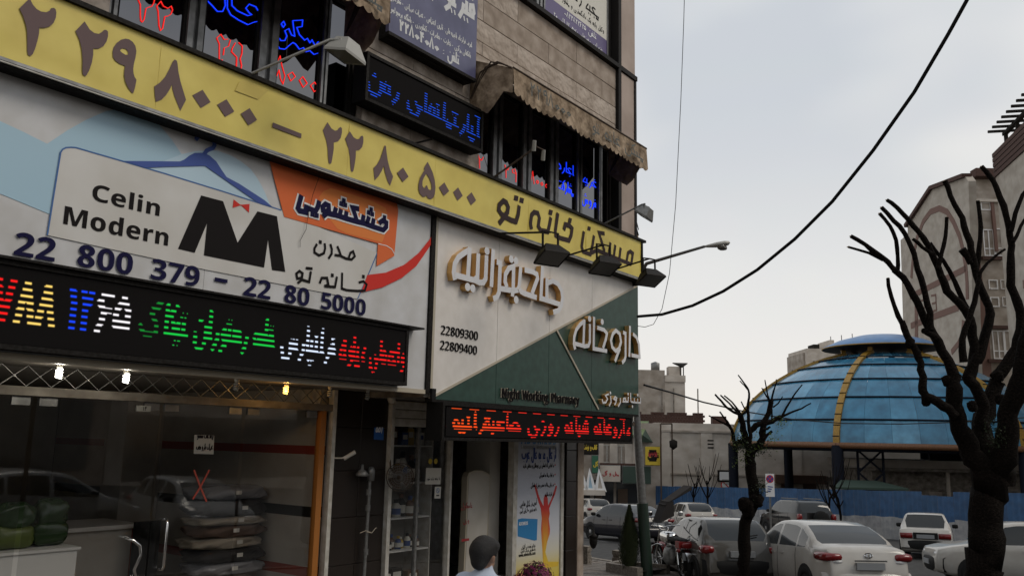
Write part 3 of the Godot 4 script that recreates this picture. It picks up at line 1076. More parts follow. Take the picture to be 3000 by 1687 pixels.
	solid(c, "end_panel", M.room_red, V(6.305, 0.13, -3.7), V(6.36, 1.258, -2.84))
	var lb := thing("display_plinth", "low white plinth just inside the shop glass", "plinth", V(4.2, 0.12, -1.8))
	solid(lb, "body", M.white_laminate, V(3.3, 0.13, -2.15), V(4.92, 1.22, -1.5))
	solid(lb, "top", M.white_laminate, V(3.28, 1.222, -2.17), V(4.95, 1.25, -1.48))
	bag("filled_bag", V(4.33, 1.252, -1.8), 0.36, 0.46, M.bag_lime, M.bag_green, "clear bag of green cloth standing left on the white plinth")
	bag("filled_bag", V(4.74, 1.252, -1.85), 0.32, 0.48, M.bag_green, M.bag_green, "dark green sack standing right on the white plinth")
	# cloth bundles in clear wrap, one thing each
	var y := 0.13
	var kinds := [["cloth_dark", "dark", 0.17], ["poly_wrap", "clear wrapped grey", 0.16], ["cloth_brown", "brown", 0.15], ["poly_wrap", "silvery wrapped", 0.16], ["cloth_dark", "black", 0.16], ["cloth_cream", "cream", 0.14], ["cloth_brown", "reddish brown", 0.16], ["cloth_cream", "pale folded", 0.1], ["cloth_dark", "charcoal", 0.2], ["poly_wrap", "crumpled clear wrapped", 0.18]]
	var ords := ["lowest", "second from the floor", "third from the floor", "fourth from the floor", "fifth from the floor", "sixth from the floor", "seventh from the floor", "eighth from the floor", "second from the top", "topmost"]
	for i in kinds.size():
		var k2: Array = kinds[i]
		bundle(V(7.32 + 0.03 * sin(i * 2.3), y, -2.3 + 0.04 * cos(i * 1.7)), k2[2] * 1.13, M[k2[0]], "%s laundry bundle in the shop stack, %s" % [k2[1], ords[i]], i)
		y += k2[2] * 1.05
	var ch := thing("shop_chair", "black high backed chair by the shop counter", "chair", V(6.38, 0.12, -2.4))
	solid(ch, "seat", M.black_plastic, V(6.15, 0.52, -2.6), V(6.6, 0.6, -2.15))
	solid(ch, "backrest", M.black_plastic, V(6.2, 0.62, -2.62), V(6.55, 1.35, -2.56))
	for lx in [6.19, 6.56]:
		for lz in [-2.56, -2.19]:
			solid(ch, "leg", M.black_plastic, V(lx - 0.018, 0.12, lz - 0.018), V(lx + 0.018, 0.519, lz + 0.018))
	solid(ch, "spine", M.black_plastic, V(6.36, 0.601, -2.61), V(6.42, 0.62, -2.57))


func lump(st: SurfaceTool, c: Vector3, s: Vector3, wob: float, sd: float, nu := 26, nv := 14):
	# a soft rounded block with folds
	st.set_smooth_group(0)
	var g := []
	for j in nv + 1:
		var v := PI * (float(j) / nv - 0.5)
		var row := []
		for i in nu:
			var u := TAU * i / nu
			var cu := signf(cos(u)) * pow(absf(cos(u)), 0.55)
			var su := signf(sin(u)) * pow(absf(sin(u)), 0.55)
			var cv := pow(absf(cos(v)), 0.5)
			var sv := signf(sin(v)) * pow(absf(sin(v)), 0.7)
			var k := 1.0 + wob * (sin(u * 3 + sd * 5 + v * 4) * 0.5 + sin(u * 7 + sd * 3 - v * 3) * 0.3 + sin(u * 17 + sd * 9 + v * 11) * 0.22 + sin(u * 29 - v * 17 + sd) * 0.14)
			row.append(c + V(cu * cv * s.x * k, sv * s.y * (1.0 + wob * 0.6 * sin(u * 4 + sd)), su * cv * s.z * k))
		g.append(row)
	for j in nv:
		for i in nu:
			var l := (i + 1) % nu
			quad(st, g[j][l], g[j][i], g[j + 1][i], g[j + 1][l])


func bundle(at: Vector3, h: float, m: Material, label: String, i: int):
	var t := thing("laundry_bundle", label, "laundry bundle", at, "wrapped laundry stacked in the shop")
	var st := begin(true)
	lump(st, at + V(0, h / 2, 0), V(0.53, h / 2, 0.34), 0.13, i * 1.3, 48, 14)
	obj("cloth", st, m, t)
	st = begin()
	var p := at + V(-0.1 + 0.06 * (i % 3), h * 0.45, 0.37)
	box(st, p, p + V(0.09, 0.05, 0.004))
	obj("ticket", st, M.paper, t)


func bag(called: String, at: Vector3, w: float, h: float, low: Material, high: Material, label: String):
	var t := thing(called, label, "bag", at)
	var st := begin(true)
	lump(st, at + V(0, h * 0.27, 0), V(w * 0.62, h * 0.27, w * 0.45), 0.08, at.x)
	obj("lower_body", st, low, t)
	st = begin(true)
	lump(st, at + V(0.01, h * 0.72, 0), V(w * 0.55, h * 0.3, w * 0.4), 0.16, at.x * 2)
	obj("upper_body", st, high, t)


# ---------------------------------------------------------------- the dry cleaner's fascia

func shape(parent: Node, called: String, arr: Array, z: float, m: Material, thick := 0.002) -> MeshInstance3D:
	var st := begin()
	plate(st, flat(arr), z, thick)
	return obj(called, st, m, parent)


func lines(parent: Node, called: String, strokes: Array, w: float, z: float, m: Material, thick := 0.001, closed_ids := []) -> MeshInstance3D:
	var o: MeshInstance3D
	for i in strokes.size():
		var st := begin()
		ribbon(st, flat(strokes[i]), w, z + 0.0005 * (i % 6), thick, i in closed_ids)
		o = obj(called, st, m, parent)
	return o


func square_dots(parent: Node, called: String, centres: Array, s: float, z: float, m: Material, thick := 0.001):
	var o: MeshInstance3D
	for c in flat(centres):
		var st := begin()
		plate(st, PackedVector2Array([c + Vector2(-s, -s), c + Vector2(s, -s), c + Vector2(s, s), c + Vector2(-s, s)]), z, thick)
		o = obj(called, st, m, parent)
	return o


func signs_celin():
	var t := thing("dry_cleaner_sign", "wide white fascia sign reading Celin Modern with a blue clothes hanger", "shop sign", V(4.9, 3.2, -0.02))
	# the face, in three stretched sheets
	for s in [[-2.0, 1.6], [1.604, 5.2], [5.204, 8.77]]:
		solid(t, "panel", M.panel_white, V(s[0], 3.16, -0.09), V(s[1], 5.75, 0.0))
	for s in [[V(8.775, 3.12, -0.1), V(8.86, 5.8, 0.03), "dark_metal"], [V(8.862, 3.14, -0.1), V(8.915, 5.7, 0.022), "cream_trim"], [V(-2.0, 3.10, -0.1), V(8.773, 3.158, 0.02), "cream_trim"]]:
		solid(t, "frame", M[s[2]], s[0], s[1])
	# printed hills
	shape(t, "printed_hill", [2.607,5.293,2.847,5.233,3.032,5.204,3.226,5.168,3.446,5.119,3.613,5.305,3.774,5.462,3.957,5.614,4.237,5.749,4.489,5.68,4.672,5.542,4.807,5.413,4.941,5.273,4.953,5.144,3.717,5.01,3.619,4.764,3.558,4.462,3.111,4.55,2.702,4.525], 0.004, M.print_sky)
	shape(t, "printed_hill", [4.809,5.417,4.965,5.496,5.216,5.578,5.408,5.574,5.539,5.542,5.674,5.491,5.763,5.418,5.831,5.346,5.901,5.257,5.95,5.18,5.998,5.115,5.549,5.108,4.636,5.131,4.387,5.143,4.62,5.288], 0.007, M.print_sky_pale)
	# the white tag with its thin outline
	shape(t, "printed_tag", [3.542,4.265,3.571,5.071,3.586,5.106,3.615,5.131,3.658,5.147,3.705,5.158,4.634,5.152,5.335,5.138,6.136,5.111,7.732,4.9,7.424,4.236,5.208,4.232], 0.010, M.tag_white)
	lines(t, "printed_outline", [[3.542,4.265,3.556,4.674,3.571,5.071,3.586,5.106,3.615,5.131,3.658,5.147,3.705,5.158,4.151,5.156,4.634,5.152,5.335,5.138,6.136,5.111], [7.732,4.9,7.576,4.556,7.424,4.236]], 0.014, 0.0125, M.print_line)
	# hanger
	shape(t, "printed_hanger", [4.19,5.163,4.302,5.194,4.787,5.328,4.836,5.362,4.892,5.424,4.95,5.47,5.056,5.504,5.13,5.493,5.219,5.451,5.292,5.377,5.365,5.311,5.534,5.278,5.74,5.217,5.888,5.173,6.009,5.119,5.81,5.121,5.642,5.175,5.088,5.363,4.626,5.223,4.412,5.153], 0.015, M.print_blue)
	lines(t, "printed_hook", [[5.066,5.492,5.089,5.537,5.124,5.564,5.163,5.588,5.181,5.628,5.165,5.666,5.12,5.695,5.054,5.705,4.984,5.678,4.945,5.616]], 0.045, 0.0165, M.print_blue)
	# words
	latin(t, "lettering", "Celin", 3.91, 4.615, 4.687, 4.866, 0.015, 0.003, M.print_black)
	latin(t, "lettering", "Modern", 3.669, 4.74, 4.398, 4.585, 0.015, 0.003, M.print_black)
	shape(t, "printed_letter_m", [5.073,5.026,5.347,5.028,5.576,4.603,5.806,5.02,6.081,5.024,6.257,4.388,6.067,4.378,5.98,4.724,5.954,4.387,5.169,4.382,5.174,4.743,5.056,4.389,4.86,4.394], 0.014, M.print_black)
	shape(t, "printed_bow_tie", [5.479,5.081,5.57,5.042,5.588,5.046,5.692,5.08,5.692,4.977,5.589,5.034,5.571,5.033,5.475,4.982], 0.0145, M.print_red)
	# orange ribbon
	shape(t, "printed_ribbon", [5.917,5.658,6.922,5.694,7.989,5.719,8.05,5.671,8.084,5.553,8.048,4.92,7.727,4.719,7.733,5.028,6.185,5.041], 0.015, M.print_orange)
	shape(t, "printed_disc", [6.69,5.408,6.754,5.501,6.87,5.569,7.248,5.576,7.579,5.577,7.844,5.538,7.927,5.35,7.807,5.058,7.482,5.052,7.159,5.048,7.007,5.079,6.876,5.175,6.748,5.279], 0.0165, M.print_orange_light)
	lines(t, "printed_fold", [[7.733,5.025,7.892,5.029,7.993,5.003,8.054,4.942]], 0.01, 0.0178, M.print_white)
	var word := [[6.409,5.362,6.388,5.268,6.37,5.19,6.397,5.164,6.533,5.17], [6.459,5.234,6.546,5.224,6.64,5.216,6.671,5.27,6.69,5.36], [6.791,5.342,6.749,5.298,6.759,5.253,6.81,5.248,6.85,5.284,6.842,5.335], [6.85,5.284,6.823,5.235,6.762,5.176], [6.824,5.232,6.969,5.242,7.145,5.237,7.324,5.238,7.468,5.242,7.644,5.232,7.809,5.229,7.861,5.284,7.86,5.34,7.787,5.352,7.724,5.305], [6.964,5.338,6.938,5.242], [7.049,5.338,7.031,5.249], [7.144,5.333,7.132,5.237], [7.357,5.411,7.241,5.403,7.292,5.318,7.33,5.243], [7.441,5.35,7.422,5.243], [7.534,5.352,7.508,5.242], [7.625,5.344,7.603,5.233]]
	lines(t, "lettering_outline", word, 0.115, 0.019, M.print_white, 0.001, [2])
	square_dots(t, "lettering_outline", [6.594,5.167,6.662,5.166,7.084,5.459,7.044,5.407,7.113,5.407,7.567,5.452,7.524,5.402,7.591,5.397,7.818,5.403], 0.05, 0.0222, M.print_white)
	lines(t, "lettering", word, 0.068, 0.025, M.print_navy, 0.001, [2])
	square_dots(t, "lettering", [6.594,5.167,6.662,5.166,7.084,5.459,7.044,5.407,7.113,5.407,7.567,5.452,7.524,5.402,7.591,5.397,7.818,5.403], 0.03, 0.029, M.print_navy)
	# smaller Persian words
	lines(t, "lettering", [[6.704,4.816,6.669,4.753,6.673,4.703,6.748,4.68,6.822,4.722,6.837,4.786,6.824,4.849], [6.916,4.859,6.945,4.798,6.947,4.741,6.901,4.668], [7.03,4.853,7.072,4.794,7.1,4.742,6.996,4.733], [7.101,4.739,7.183,4.723,7.284,4.728,7.334,4.781,7.302,4.838,7.255,4.81,7.232,4.742]], 0.032, 0.0165, M.print_black)
	square_dots(t, "lettering", [6.754,4.85], 0.022, 0.0165, M.print_black)
	lines(t, "lettering", [[6.464,4.435,6.419,4.395,6.438,4.338,6.502,4.357,6.511,4.415], [6.512,4.407,6.504,4.333,6.448,4.284], [6.492,4.339,6.62,4.328,6.636,4.461], [6.556,4.488,6.658,4.498], [6.785,4.338,6.811,4.409,6.895,4.423,6.923,4.344,6.861,4.314], [6.861,4.314,7.032,4.331,7.054,4.466], [7.138,4.531,7.146,4.329,7.232,4.321,7.413,4.339,7.539,4.364,7.568,4.447,7.507,4.481,7.428,4.451]], 0.032, 0.0165, M.print_black, 0.001, [0])
	square_dots(t, "lettering", [6.978,4.47,7.503,4.542], 0.022, 0.0165, M.print_black)
	shape(t, "printed_swoosh", [8.862,5.462,8.868,5.345,8.697,5.117,8.492,4.859,8.214,4.643,7.848,4.452,7.474,4.328,7.573,4.575,7.907,4.664,8.254,4.835,8.535,5.056,8.743,5.29], 0.014, M.print_red)
	# telephone numbers
	for w in [["22", [3.272,4.033,3.63,4.038]], ["800", [3.838,4.046,4.385,4.051]], ["379", [4.585,4.037,5.137,4.043]], ["22", [5.7,4.019,6.069,4.028]], ["80", [6.27,4.01,6.639,4.025]]]:
		latin(t, "telephone_number", w[0], w[1][0], w[1][2], 4.03, 4.245, 0.0165, 0.003, M.print_navy)
	latin(t, "telephone_number", "-", 5.325, 5.485, 4.127, 4.168, 0.0165, 0.003, M.print_navy)
	var a := flat([6.829,4.013,7.572,4.011])
	latin(t, "telephone_number", "5000", a[0].x, a[1].x, 4.03, 4.245, 0.0165, 0.003, M.print_navy)
	# a loose wire hanging down the face
	var wire := begin()
	tube(wire, [V(6.55, 5.7, 0.2), V(6.56, 5.4, 0.05), V(6.52, 5.15, 0.035), V(6.5, 4.95, 0.04), V(6.43, 4.8, 0.03), V(6.44, 4.72, 0.025)], 0.003, 5)
	obj("loose_wire", wire, M.dark_metal, t)


func sign_banner():
	var t := thing("estate_agent_banner", "long yellow banner with brown Persian telephone numbers across the front", "banner", V(7.0, 5.6, 0.2))
	# cloth stretched over a box, slightly uneven
	var st := begin(true)
	var nx := 60
	for i in nx:
		for j in 5:
			var q := []
			for c in [[i, j], [i + 1, j], [i + 1, j + 1], [i, j + 1]]:
				var x := lerpf(-2.0, 14.8, float(c[0]) / nx)
				var y := lerpf(5.72, 6.46, float(c[1]) / 5)
				var sag := 0.0 if c[1] == 0 or c[1] == 5 else 0.004 * sin(x * 2.7 + c[1]) - 0.004
				q.append(V(x, y, 0.2 + sag))
			quad(st, q[0], q[1], q[2], q[3])
	obj("cloth", st, M.banner_yellow, t)
	for s in [[V(-2.0, 5.69, 0.15), V(14.8, 5.718, 0.203), "aluminium"], [V(-2.0, 5.664, 0.16), V(14.8, 5.676, 0.222), "white_metal"], [V(-2.0, 5.652, -0.1), V(14.8, 5.663, 0.2), "dark_metal"], [V(-2.0, 6.462, -0.3), V(14.95, 6.51, 0.24), "dark_metal"], [V(14.8, 5.58, -0.1), V(14.85, 6.461, 0.22), "dark_metal"]]:
		solid(t, "frame", M[s[2]], s[0], s[1])
	solid(t, "box_back", M.dark_metal, V(-2.0, 5.664, -0.1), V(14.799, 6.461, 0.148))
	var m = M.banner_brown
	var z := 0.2045
	var two := [2.983,6.212,3.049,6.332,3.065,6.332,3.088,6.299,3.124,6.271,3.164,6.264,3.209,6.276,3.236,6.303,3.249,6.335,3.271,6.348,3.288,6.341,3.298,6.312,3.298,6.26,3.284,6.202,3.256,6.157,3.213,6.124,3.169,6.107,3.172,6.052,3.166,5.97,3.155,5.893,3.142,5.838,3.123,5.81,3.103,5.815,3.093,5.847,3.083,5.935,3.07,6.03,3.052,6.088,3.022,6.154]
	shape(t, "numeral", two, z, m)
	var before := two.duplicate()
	for i in before.size() / 2:
		before[2 * i] -= 0.67
	shape(t, "numeral", before, z, m)
	shape(t, "numeral", [3.486,6.207,3.559,6.337,3.588,6.307,3.616,6.277,3.661,6.262,3.704,6.271,3.73,6.299,3.749,6.33,3.77,6.341,3.79,6.331,3.795,6.283,3.786,6.225,3.763,6.169,3.72,6.125,3.668,6.104,3.675,6.042,3.67,5.957,3.654,5.875,3.635,5.819,3.622,5.805,3.6,5.814,3.593,5.845,3.582,5.96,3.562,6.058,3.532,6.136], z, m)
	var nine := begin()
	pierced(nine, flat([3.968,6.331,4.005,6.339,4.045,6.328,4.076,6.297,4.092,6.248,4.089,6.175,4.08,6.109,4.079,6.053,4.087,6.009,4.102,5.975,4.124,5.956,4.117,5.871,4.105,5.807,4.093,5.803,4.051,5.839,4.014,5.895,3.995,5.951,3.992,6.012,3.994,6.051,3.936,6.053,3.893,6.067,3.865,6.095,3.855,6.145,3.861,6.194,3.885,6.25,3.925,6.302]), flat([3.956,6.223,3.987,6.225,4.008,6.206,4.011,6.176,3.985,6.167,3.95,6.174,3.928,6.186,3.935,6.208]), z)
	obj("numeral", nine, m, t)
	shape(t, "numeral", [4.507,6.323,4.533,6.317,4.545,6.281,4.56,6.212,4.592,6.117,4.635,6.025,4.677,5.937,4.624,5.796,4.587,5.861,4.542,5.935,4.514,5.998,4.504,6.043,4.486,5.988,4.452,5.911,4.409,5.847,4.348,5.798,4.332,5.86,4.316,5.955,4.374,6.02,4.424,6.103,4.463,6.208,4.489,6.292], z, m)
	for d in [[4.745,6.011,4.857,6.114,4.965,6.011,4.857,5.908], [5.048,6.011,5.155,6.111,5.265,6.006,5.158,5.908], [5.35,6.008,5.458,6.111,5.568,6.008,5.46,5.907], [5.784,6.047,6.204,6.042,6.204,5.988,5.781,5.99], [7.838,6.002,7.947,6.107,8.061,6.009,7.953,5.904], [8.689,6.018,8.801,6.121,8.913,6.02,8.801,5.92], [8.999,6.025,9.108,6.126,9.22,6.027,9.106,5.923], [9.309,6.029,9.421,6.132,9.534,6.033,9.418,5.928], [6.524,6.187,6.589,6.311,6.624,6.282,6.656,6.254,6.712,6.242,6.753,6.26,6.775,6.296,6.804,6.32,6.827,6.308,6.83,6.25,6.815,6.177,6.776,6.121,6.708,6.086,6.714,6.01,6.702,5.892,6.69,5.816,6.67,5.793,6.649,5.805,6.637,5.854,6.617,5.982,6.586,6.077], [6.891,6.191,6.958,6.31,6.995,6.282,7.029,6.253,7.087,6.244,7.128,6.264,7.151,6.306,7.176,6.322,7.196,6.305,7.198,6.235,7.183,6.17,7.141,6.118,7.079,6.09,7.083,6.002,7.069,5.879,7.055,5.811,7.037,5.792,7.015,5.805,7.002,5.87,6.986,5.974,6.953,6.082], [7.583,6.314,7.604,6.307,7.617,6.249,7.651,6.124,7.7,6.014,7.766,5.931,7.718,5.79,7.662,5.85,7.615,5.94,7.585,6.034,7.552,5.953,7.503,5.869,7.434,5.79,7.416,5.865,7.401,5.947,7.466,6.021,7.52,6.118,7.56,6.242]]:
		shape(t, "numeral", d, z, m)
	var five := begin()
	pierced(five, flat([8.429,6.325,8.482,6.274,8.549,6.195,8.594,6.097,8.616,5.994,8.606,5.893,8.57,5.83,8.517,5.8,8.463,5.803,8.435,5.834,8.401,5.806,8.355,5.798,8.301,5.827,8.27,5.883,8.266,5.957,8.294,6.061,8.35,6.156,8.378,6.191,8.355,6.19,8.375,6.245]), flat([8.412,6.146,8.476,6.099,8.527,6.025,8.536,5.962,8.509,5.93,8.47,5.934,8.437,5.982,8.414,5.974,8.401,5.938,8.371,5.93,8.343,5.955,8.342,6.02,8.369,6.081]), z)
	obj("numeral", five, m, t)
	var dk = M.banner_dark
	lines(t, "lettering", [[10.637,6.218,10.616,6.065,10.56,5.933,10.43,5.928,10.272,5.944], [10.214,6.193,10.112,6.099,10.1,6.018,10.175,5.964,10.252,5.958,10.328,6.035,10.344,6.124,10.293,6.185], [10.262,5.954,10.114,5.801]], 0.085, z, dk, 0.001, [1])
	lines(t, "lettering", [[10.994,5.902,10.959,5.994,10.986,6.138,11.059,6.203,11.166,6.211,11.212,6.139,11.183,5.993,11.261,5.94,11.47,5.959,11.522,6.119,11.553,6.23], [11.768,6.355,11.694,6.027,11.708,5.945,11.846,5.928,12.129,5.944,12.2,6.054,12.227,6.181,12.149,6.215,12.005,6.206,11.965,6.098]], 0.085, z, dk)
	lines(t, "lettering", [[12.623,6.212,12.551,5.924,12.597,5.835,12.852,5.835,12.929,6.026,12.974,6.21], [12.873,5.864,13.087,5.96,13.492,5.943,13.915,5.933,14.148,5.929,14.386,5.928], [13.354,6.325,13.143,6.301,13.26,6.135,13.355,5.984], [13.575,6.199,13.515,5.965], [13.758,6.189,13.702,5.965], [13.968,6.176,13.909,5.946], [14.192,5.937,14.261,6.13,14.358,6.181,14.457,6.16,14.392,5.929]], 0.075, z, dk)
	for d in [[10.504,6.359,10.612,6.365,10.592,6.278,10.483,6.271], [10.653,6.359,10.764,6.365,10.742,6.275,10.633,6.271], [11.505,6.359,11.611,6.36,11.582,6.269,11.478,6.267], [12.122,6.356,12.219,6.357,12.189,6.264,12.093,6.263], [12.757,6.34,12.861,6.341,12.835,6.264,12.737,6.264]]:
		shape(t, "lettering", d, z, dk)
	# a patch of stronger yellow under the window and lap joints in the cloth
	shape(t, "patch", [5.3,6.37,5.393,6.43,5.69,6.4,5.56,6.25,5.253,6.247], 0.2025, M.tape_yellow, 0.001)
	for x in [4.35, 6.95, 8.6, 10.9, 12.7]:
		solid(t, "seam", M.banner_yellow, V(x, 5.72, 0.19), V(x + 0.01, 6.46, 0.2015))


# ---------------------------------------------------------------- the pharmacy's fascia

func raised_word(t: Node, called: String, strokes: Array, w: float, z0: float, z: float, closed_ids := [], dot_at := [], dot_r := 0.05):
	var face := begin()
	var side := begin()
	for i in strokes.size():
		ribbon(face, flat(strokes[i]), w, z + 0.0012 * i, z - z0, i in closed_ids, side)
	var p := flat(dot_at)
	for c in p:
		plate(face, disc(c, dot_r), z, z - z0, side)
	var o := obj(called, side, M.letter_gold, t)
	obj("letter_face", face, M.letter_face, o)


func signs_pharmacy():
	var t := thing("pharmacy_sign", "white and dark green pharmacy sign split on a diagonal with raised gold letters", "shop sign", V(12.0, 3.0, 0.0))
	var xs := [8.92, 10.4, 11.85, 13.25, 15.0]
	var diag := func(x): return 3.06 + (x - 8.96) * (5.6 - 3.06) / (15.0 - 8.96)
	for i in 4:
		var a: float = xs[i] + 0.004
		var b: float = xs[i + 1] - 0.004
		var up := begin()
		plate(up, PackedVector2Array([Vector2(a, diag.call(a)), Vector2(b, diag.call(b)), Vector2(b, 5.68), Vector2(a, 5.68)]), 0.0, 0.05)
		obj("white_panel", up, M.composite_white, t)
		var dn := begin()
		plate(dn, PackedVector2Array([Vector2(a, 3.04), Vector2(b, 3.04), Vector2(b, diag.call(b) - 0.003), Vector2(a, maxf(3.05, diag.call(a) - 0.003))]), -0.002, 0.05)
		obj("green_panel", dn, M.composite_green, t)
	solid(t, "backing", M.dark_metal, V(8.92, 3.03, -0.12), V(14.99, 5.69, -0.06))
	solid(t, "end_return", M.composite_green, V(15.0, 3.03, -0.35), V(15.04, 5.6, -0.003))
	var st := begin()
	ribbon(st, PackedVector2Array([Vector2(8.96, 3.075), Vector2(15.0, 5.615)]), 0.035, 0.012, 0.012)
	obj("diagonal_trim", st, M.cream_trim, t)
	st = begin()
	ribbon(st, flat([12.057,4.377,13.472,3.08]), 0.035, 0.02, 0.018)
	obj("slanting_trim", st, M.cream_trim, t)
	solid(t, "bottom_trim", M.dark_metal, V(8.92, 3.0, -0.12), V(15.02, 3.036, 0.01))
	solid(t, "wall_clip", M.black_plastic, V(8.86, 3.02, 0.03), V(8.94, 3.18, 0.07))
	raised_word(t, "raised_lettering", [[9.231,4.775,9.196,4.874,9.211,5.009,9.289,5.123,9.413,5.209,9.535,5.283], [9.544,5.321,9.52,4.868], [9.219,4.847,9.5,4.845,9.667,4.844,9.744,4.9,9.751,5.267], [9.666,4.847,9.801,4.827,9.891,4.844,9.943,4.91,9.952,5.277], [10.113,5.405,10.089,4.806], [10.206,5.222,10.296,5.217,10.285,4.755,10.236,4.668,10.14,4.629], [10.293,4.815,10.514,4.828,10.663,4.835,10.772,4.863,10.811,4.92,10.844,5.249], [10.649,4.835,10.649,5.226,10.521,5.174,10.437,5.063,10.432,4.944,10.484,4.863], [10.637,4.827,10.632,4.737], [10.948,5.224,11.175,5.233,11.3,5.21,11.321,5.145,11.225,4.973,11.169,4.866], [10.811,4.902,10.854,4.854,10.936,4.837,11.305,4.818], [11.457,5.373,11.423,4.823,11.689,4.817,12.008,4.802], [11.594,5.191,11.594,4.848], [11.625,5.119,11.77,5.177,11.932,5.149,12.045,5.05,12.076,4.925,12.043,4.791,11.964,4.696,11.794,4.639]], 0.088, 0.0, 0.1, [], [9.524,4.717,9.646,4.714,9.964,5.349,10.595,5.338,10.719,5.334,10.747,4.703], 0.062)
	raised_word(t, "raised_lettering", [[12.524,4.081,12.481,4.17,12.487,4.295,12.552,4.427,12.684,4.541,12.819,4.617], [12.822,4.649,12.794,4.193], [12.506,4.182,12.842,4.167,12.962,4.188,13.01,4.261,13.01,4.59], [13.153,4.737,13.142,4.156,13.625,4.156], [13.267,4.552,13.513,4.539,13.615,4.484,13.591,4.406,13.477,4.198], [13.955,4.58,13.83,4.499,13.764,4.368,13.812,4.25,13.945,4.187,14.07,4.247,14.148,4.38,14.1,4.529], [14.109,4.26,14.022,4.146,13.916,3.989], [14.228,4.573,14.321,4.564,14.319,4.116,14.279,4.045,14.186,3.987], [14.499,4.732,14.471,4.125], [14.62,4.588,14.764,4.534,14.857,4.414,14.89,4.163,14.556,4.167]], 0.072, 0.0, 0.1, [5], [13.004,4.681,13.451,4.682], 0.055)
	raised_word(t, "raised_lettering", [[13.735,3.37,13.607,3.339,13.687,3.28,13.624,3.213,13.523,3.2,13.491,3.262], [13.79,3.341,13.816,3.23,13.745,3.154], [13.963,3.334,13.914,3.291,13.979,3.27,14.019,3.313], [14.019,3.296,13.979,3.213,13.93,3.187], [14.152,3.319,14.162,3.238,14.072,3.157], [14.28,3.318,14.263,3.259,14.365,3.264,14.355,3.322], [14.263,3.259,14.451,3.263,14.469,3.361], [14.55,3.44,14.562,3.269], [14.562,3.269,14.696,3.263,14.953,3.267,14.954,3.369], [14.696,3.263,14.703,3.348], [14.831,3.265,14.832,3.346]], 0.035, 0.0, 0.08, [2, 5], [13.79,3.397,14.642,3.182,14.857,3.415,14.469,3.411], 0.028)
	for w in [["22809300", [9.069,3.964,9.908,3.967], 3.966, 4.097], ["22809400", [9.063,3.754,9.896,3.746], 3.748, 3.878]]:
		latin(t, "telephone_number", w[0], w[1][0], w[1][2], w[2], w[3], 0.016, 0.015, M.print_black, false)
	latin(t, "raised_lettering", "Night Working Pharmacy", 10.53, 12.787, 3.085, 3.295, 0.035, 0.015, M.print_black)
	latin(t, "lettering_edge", "Night Working Pharmacy", 10.517, 12.774, 3.088, 3.298, 0.018, 0.016, M.cream_trim)


# ---------------------------------------------------------------- dot matrix boards

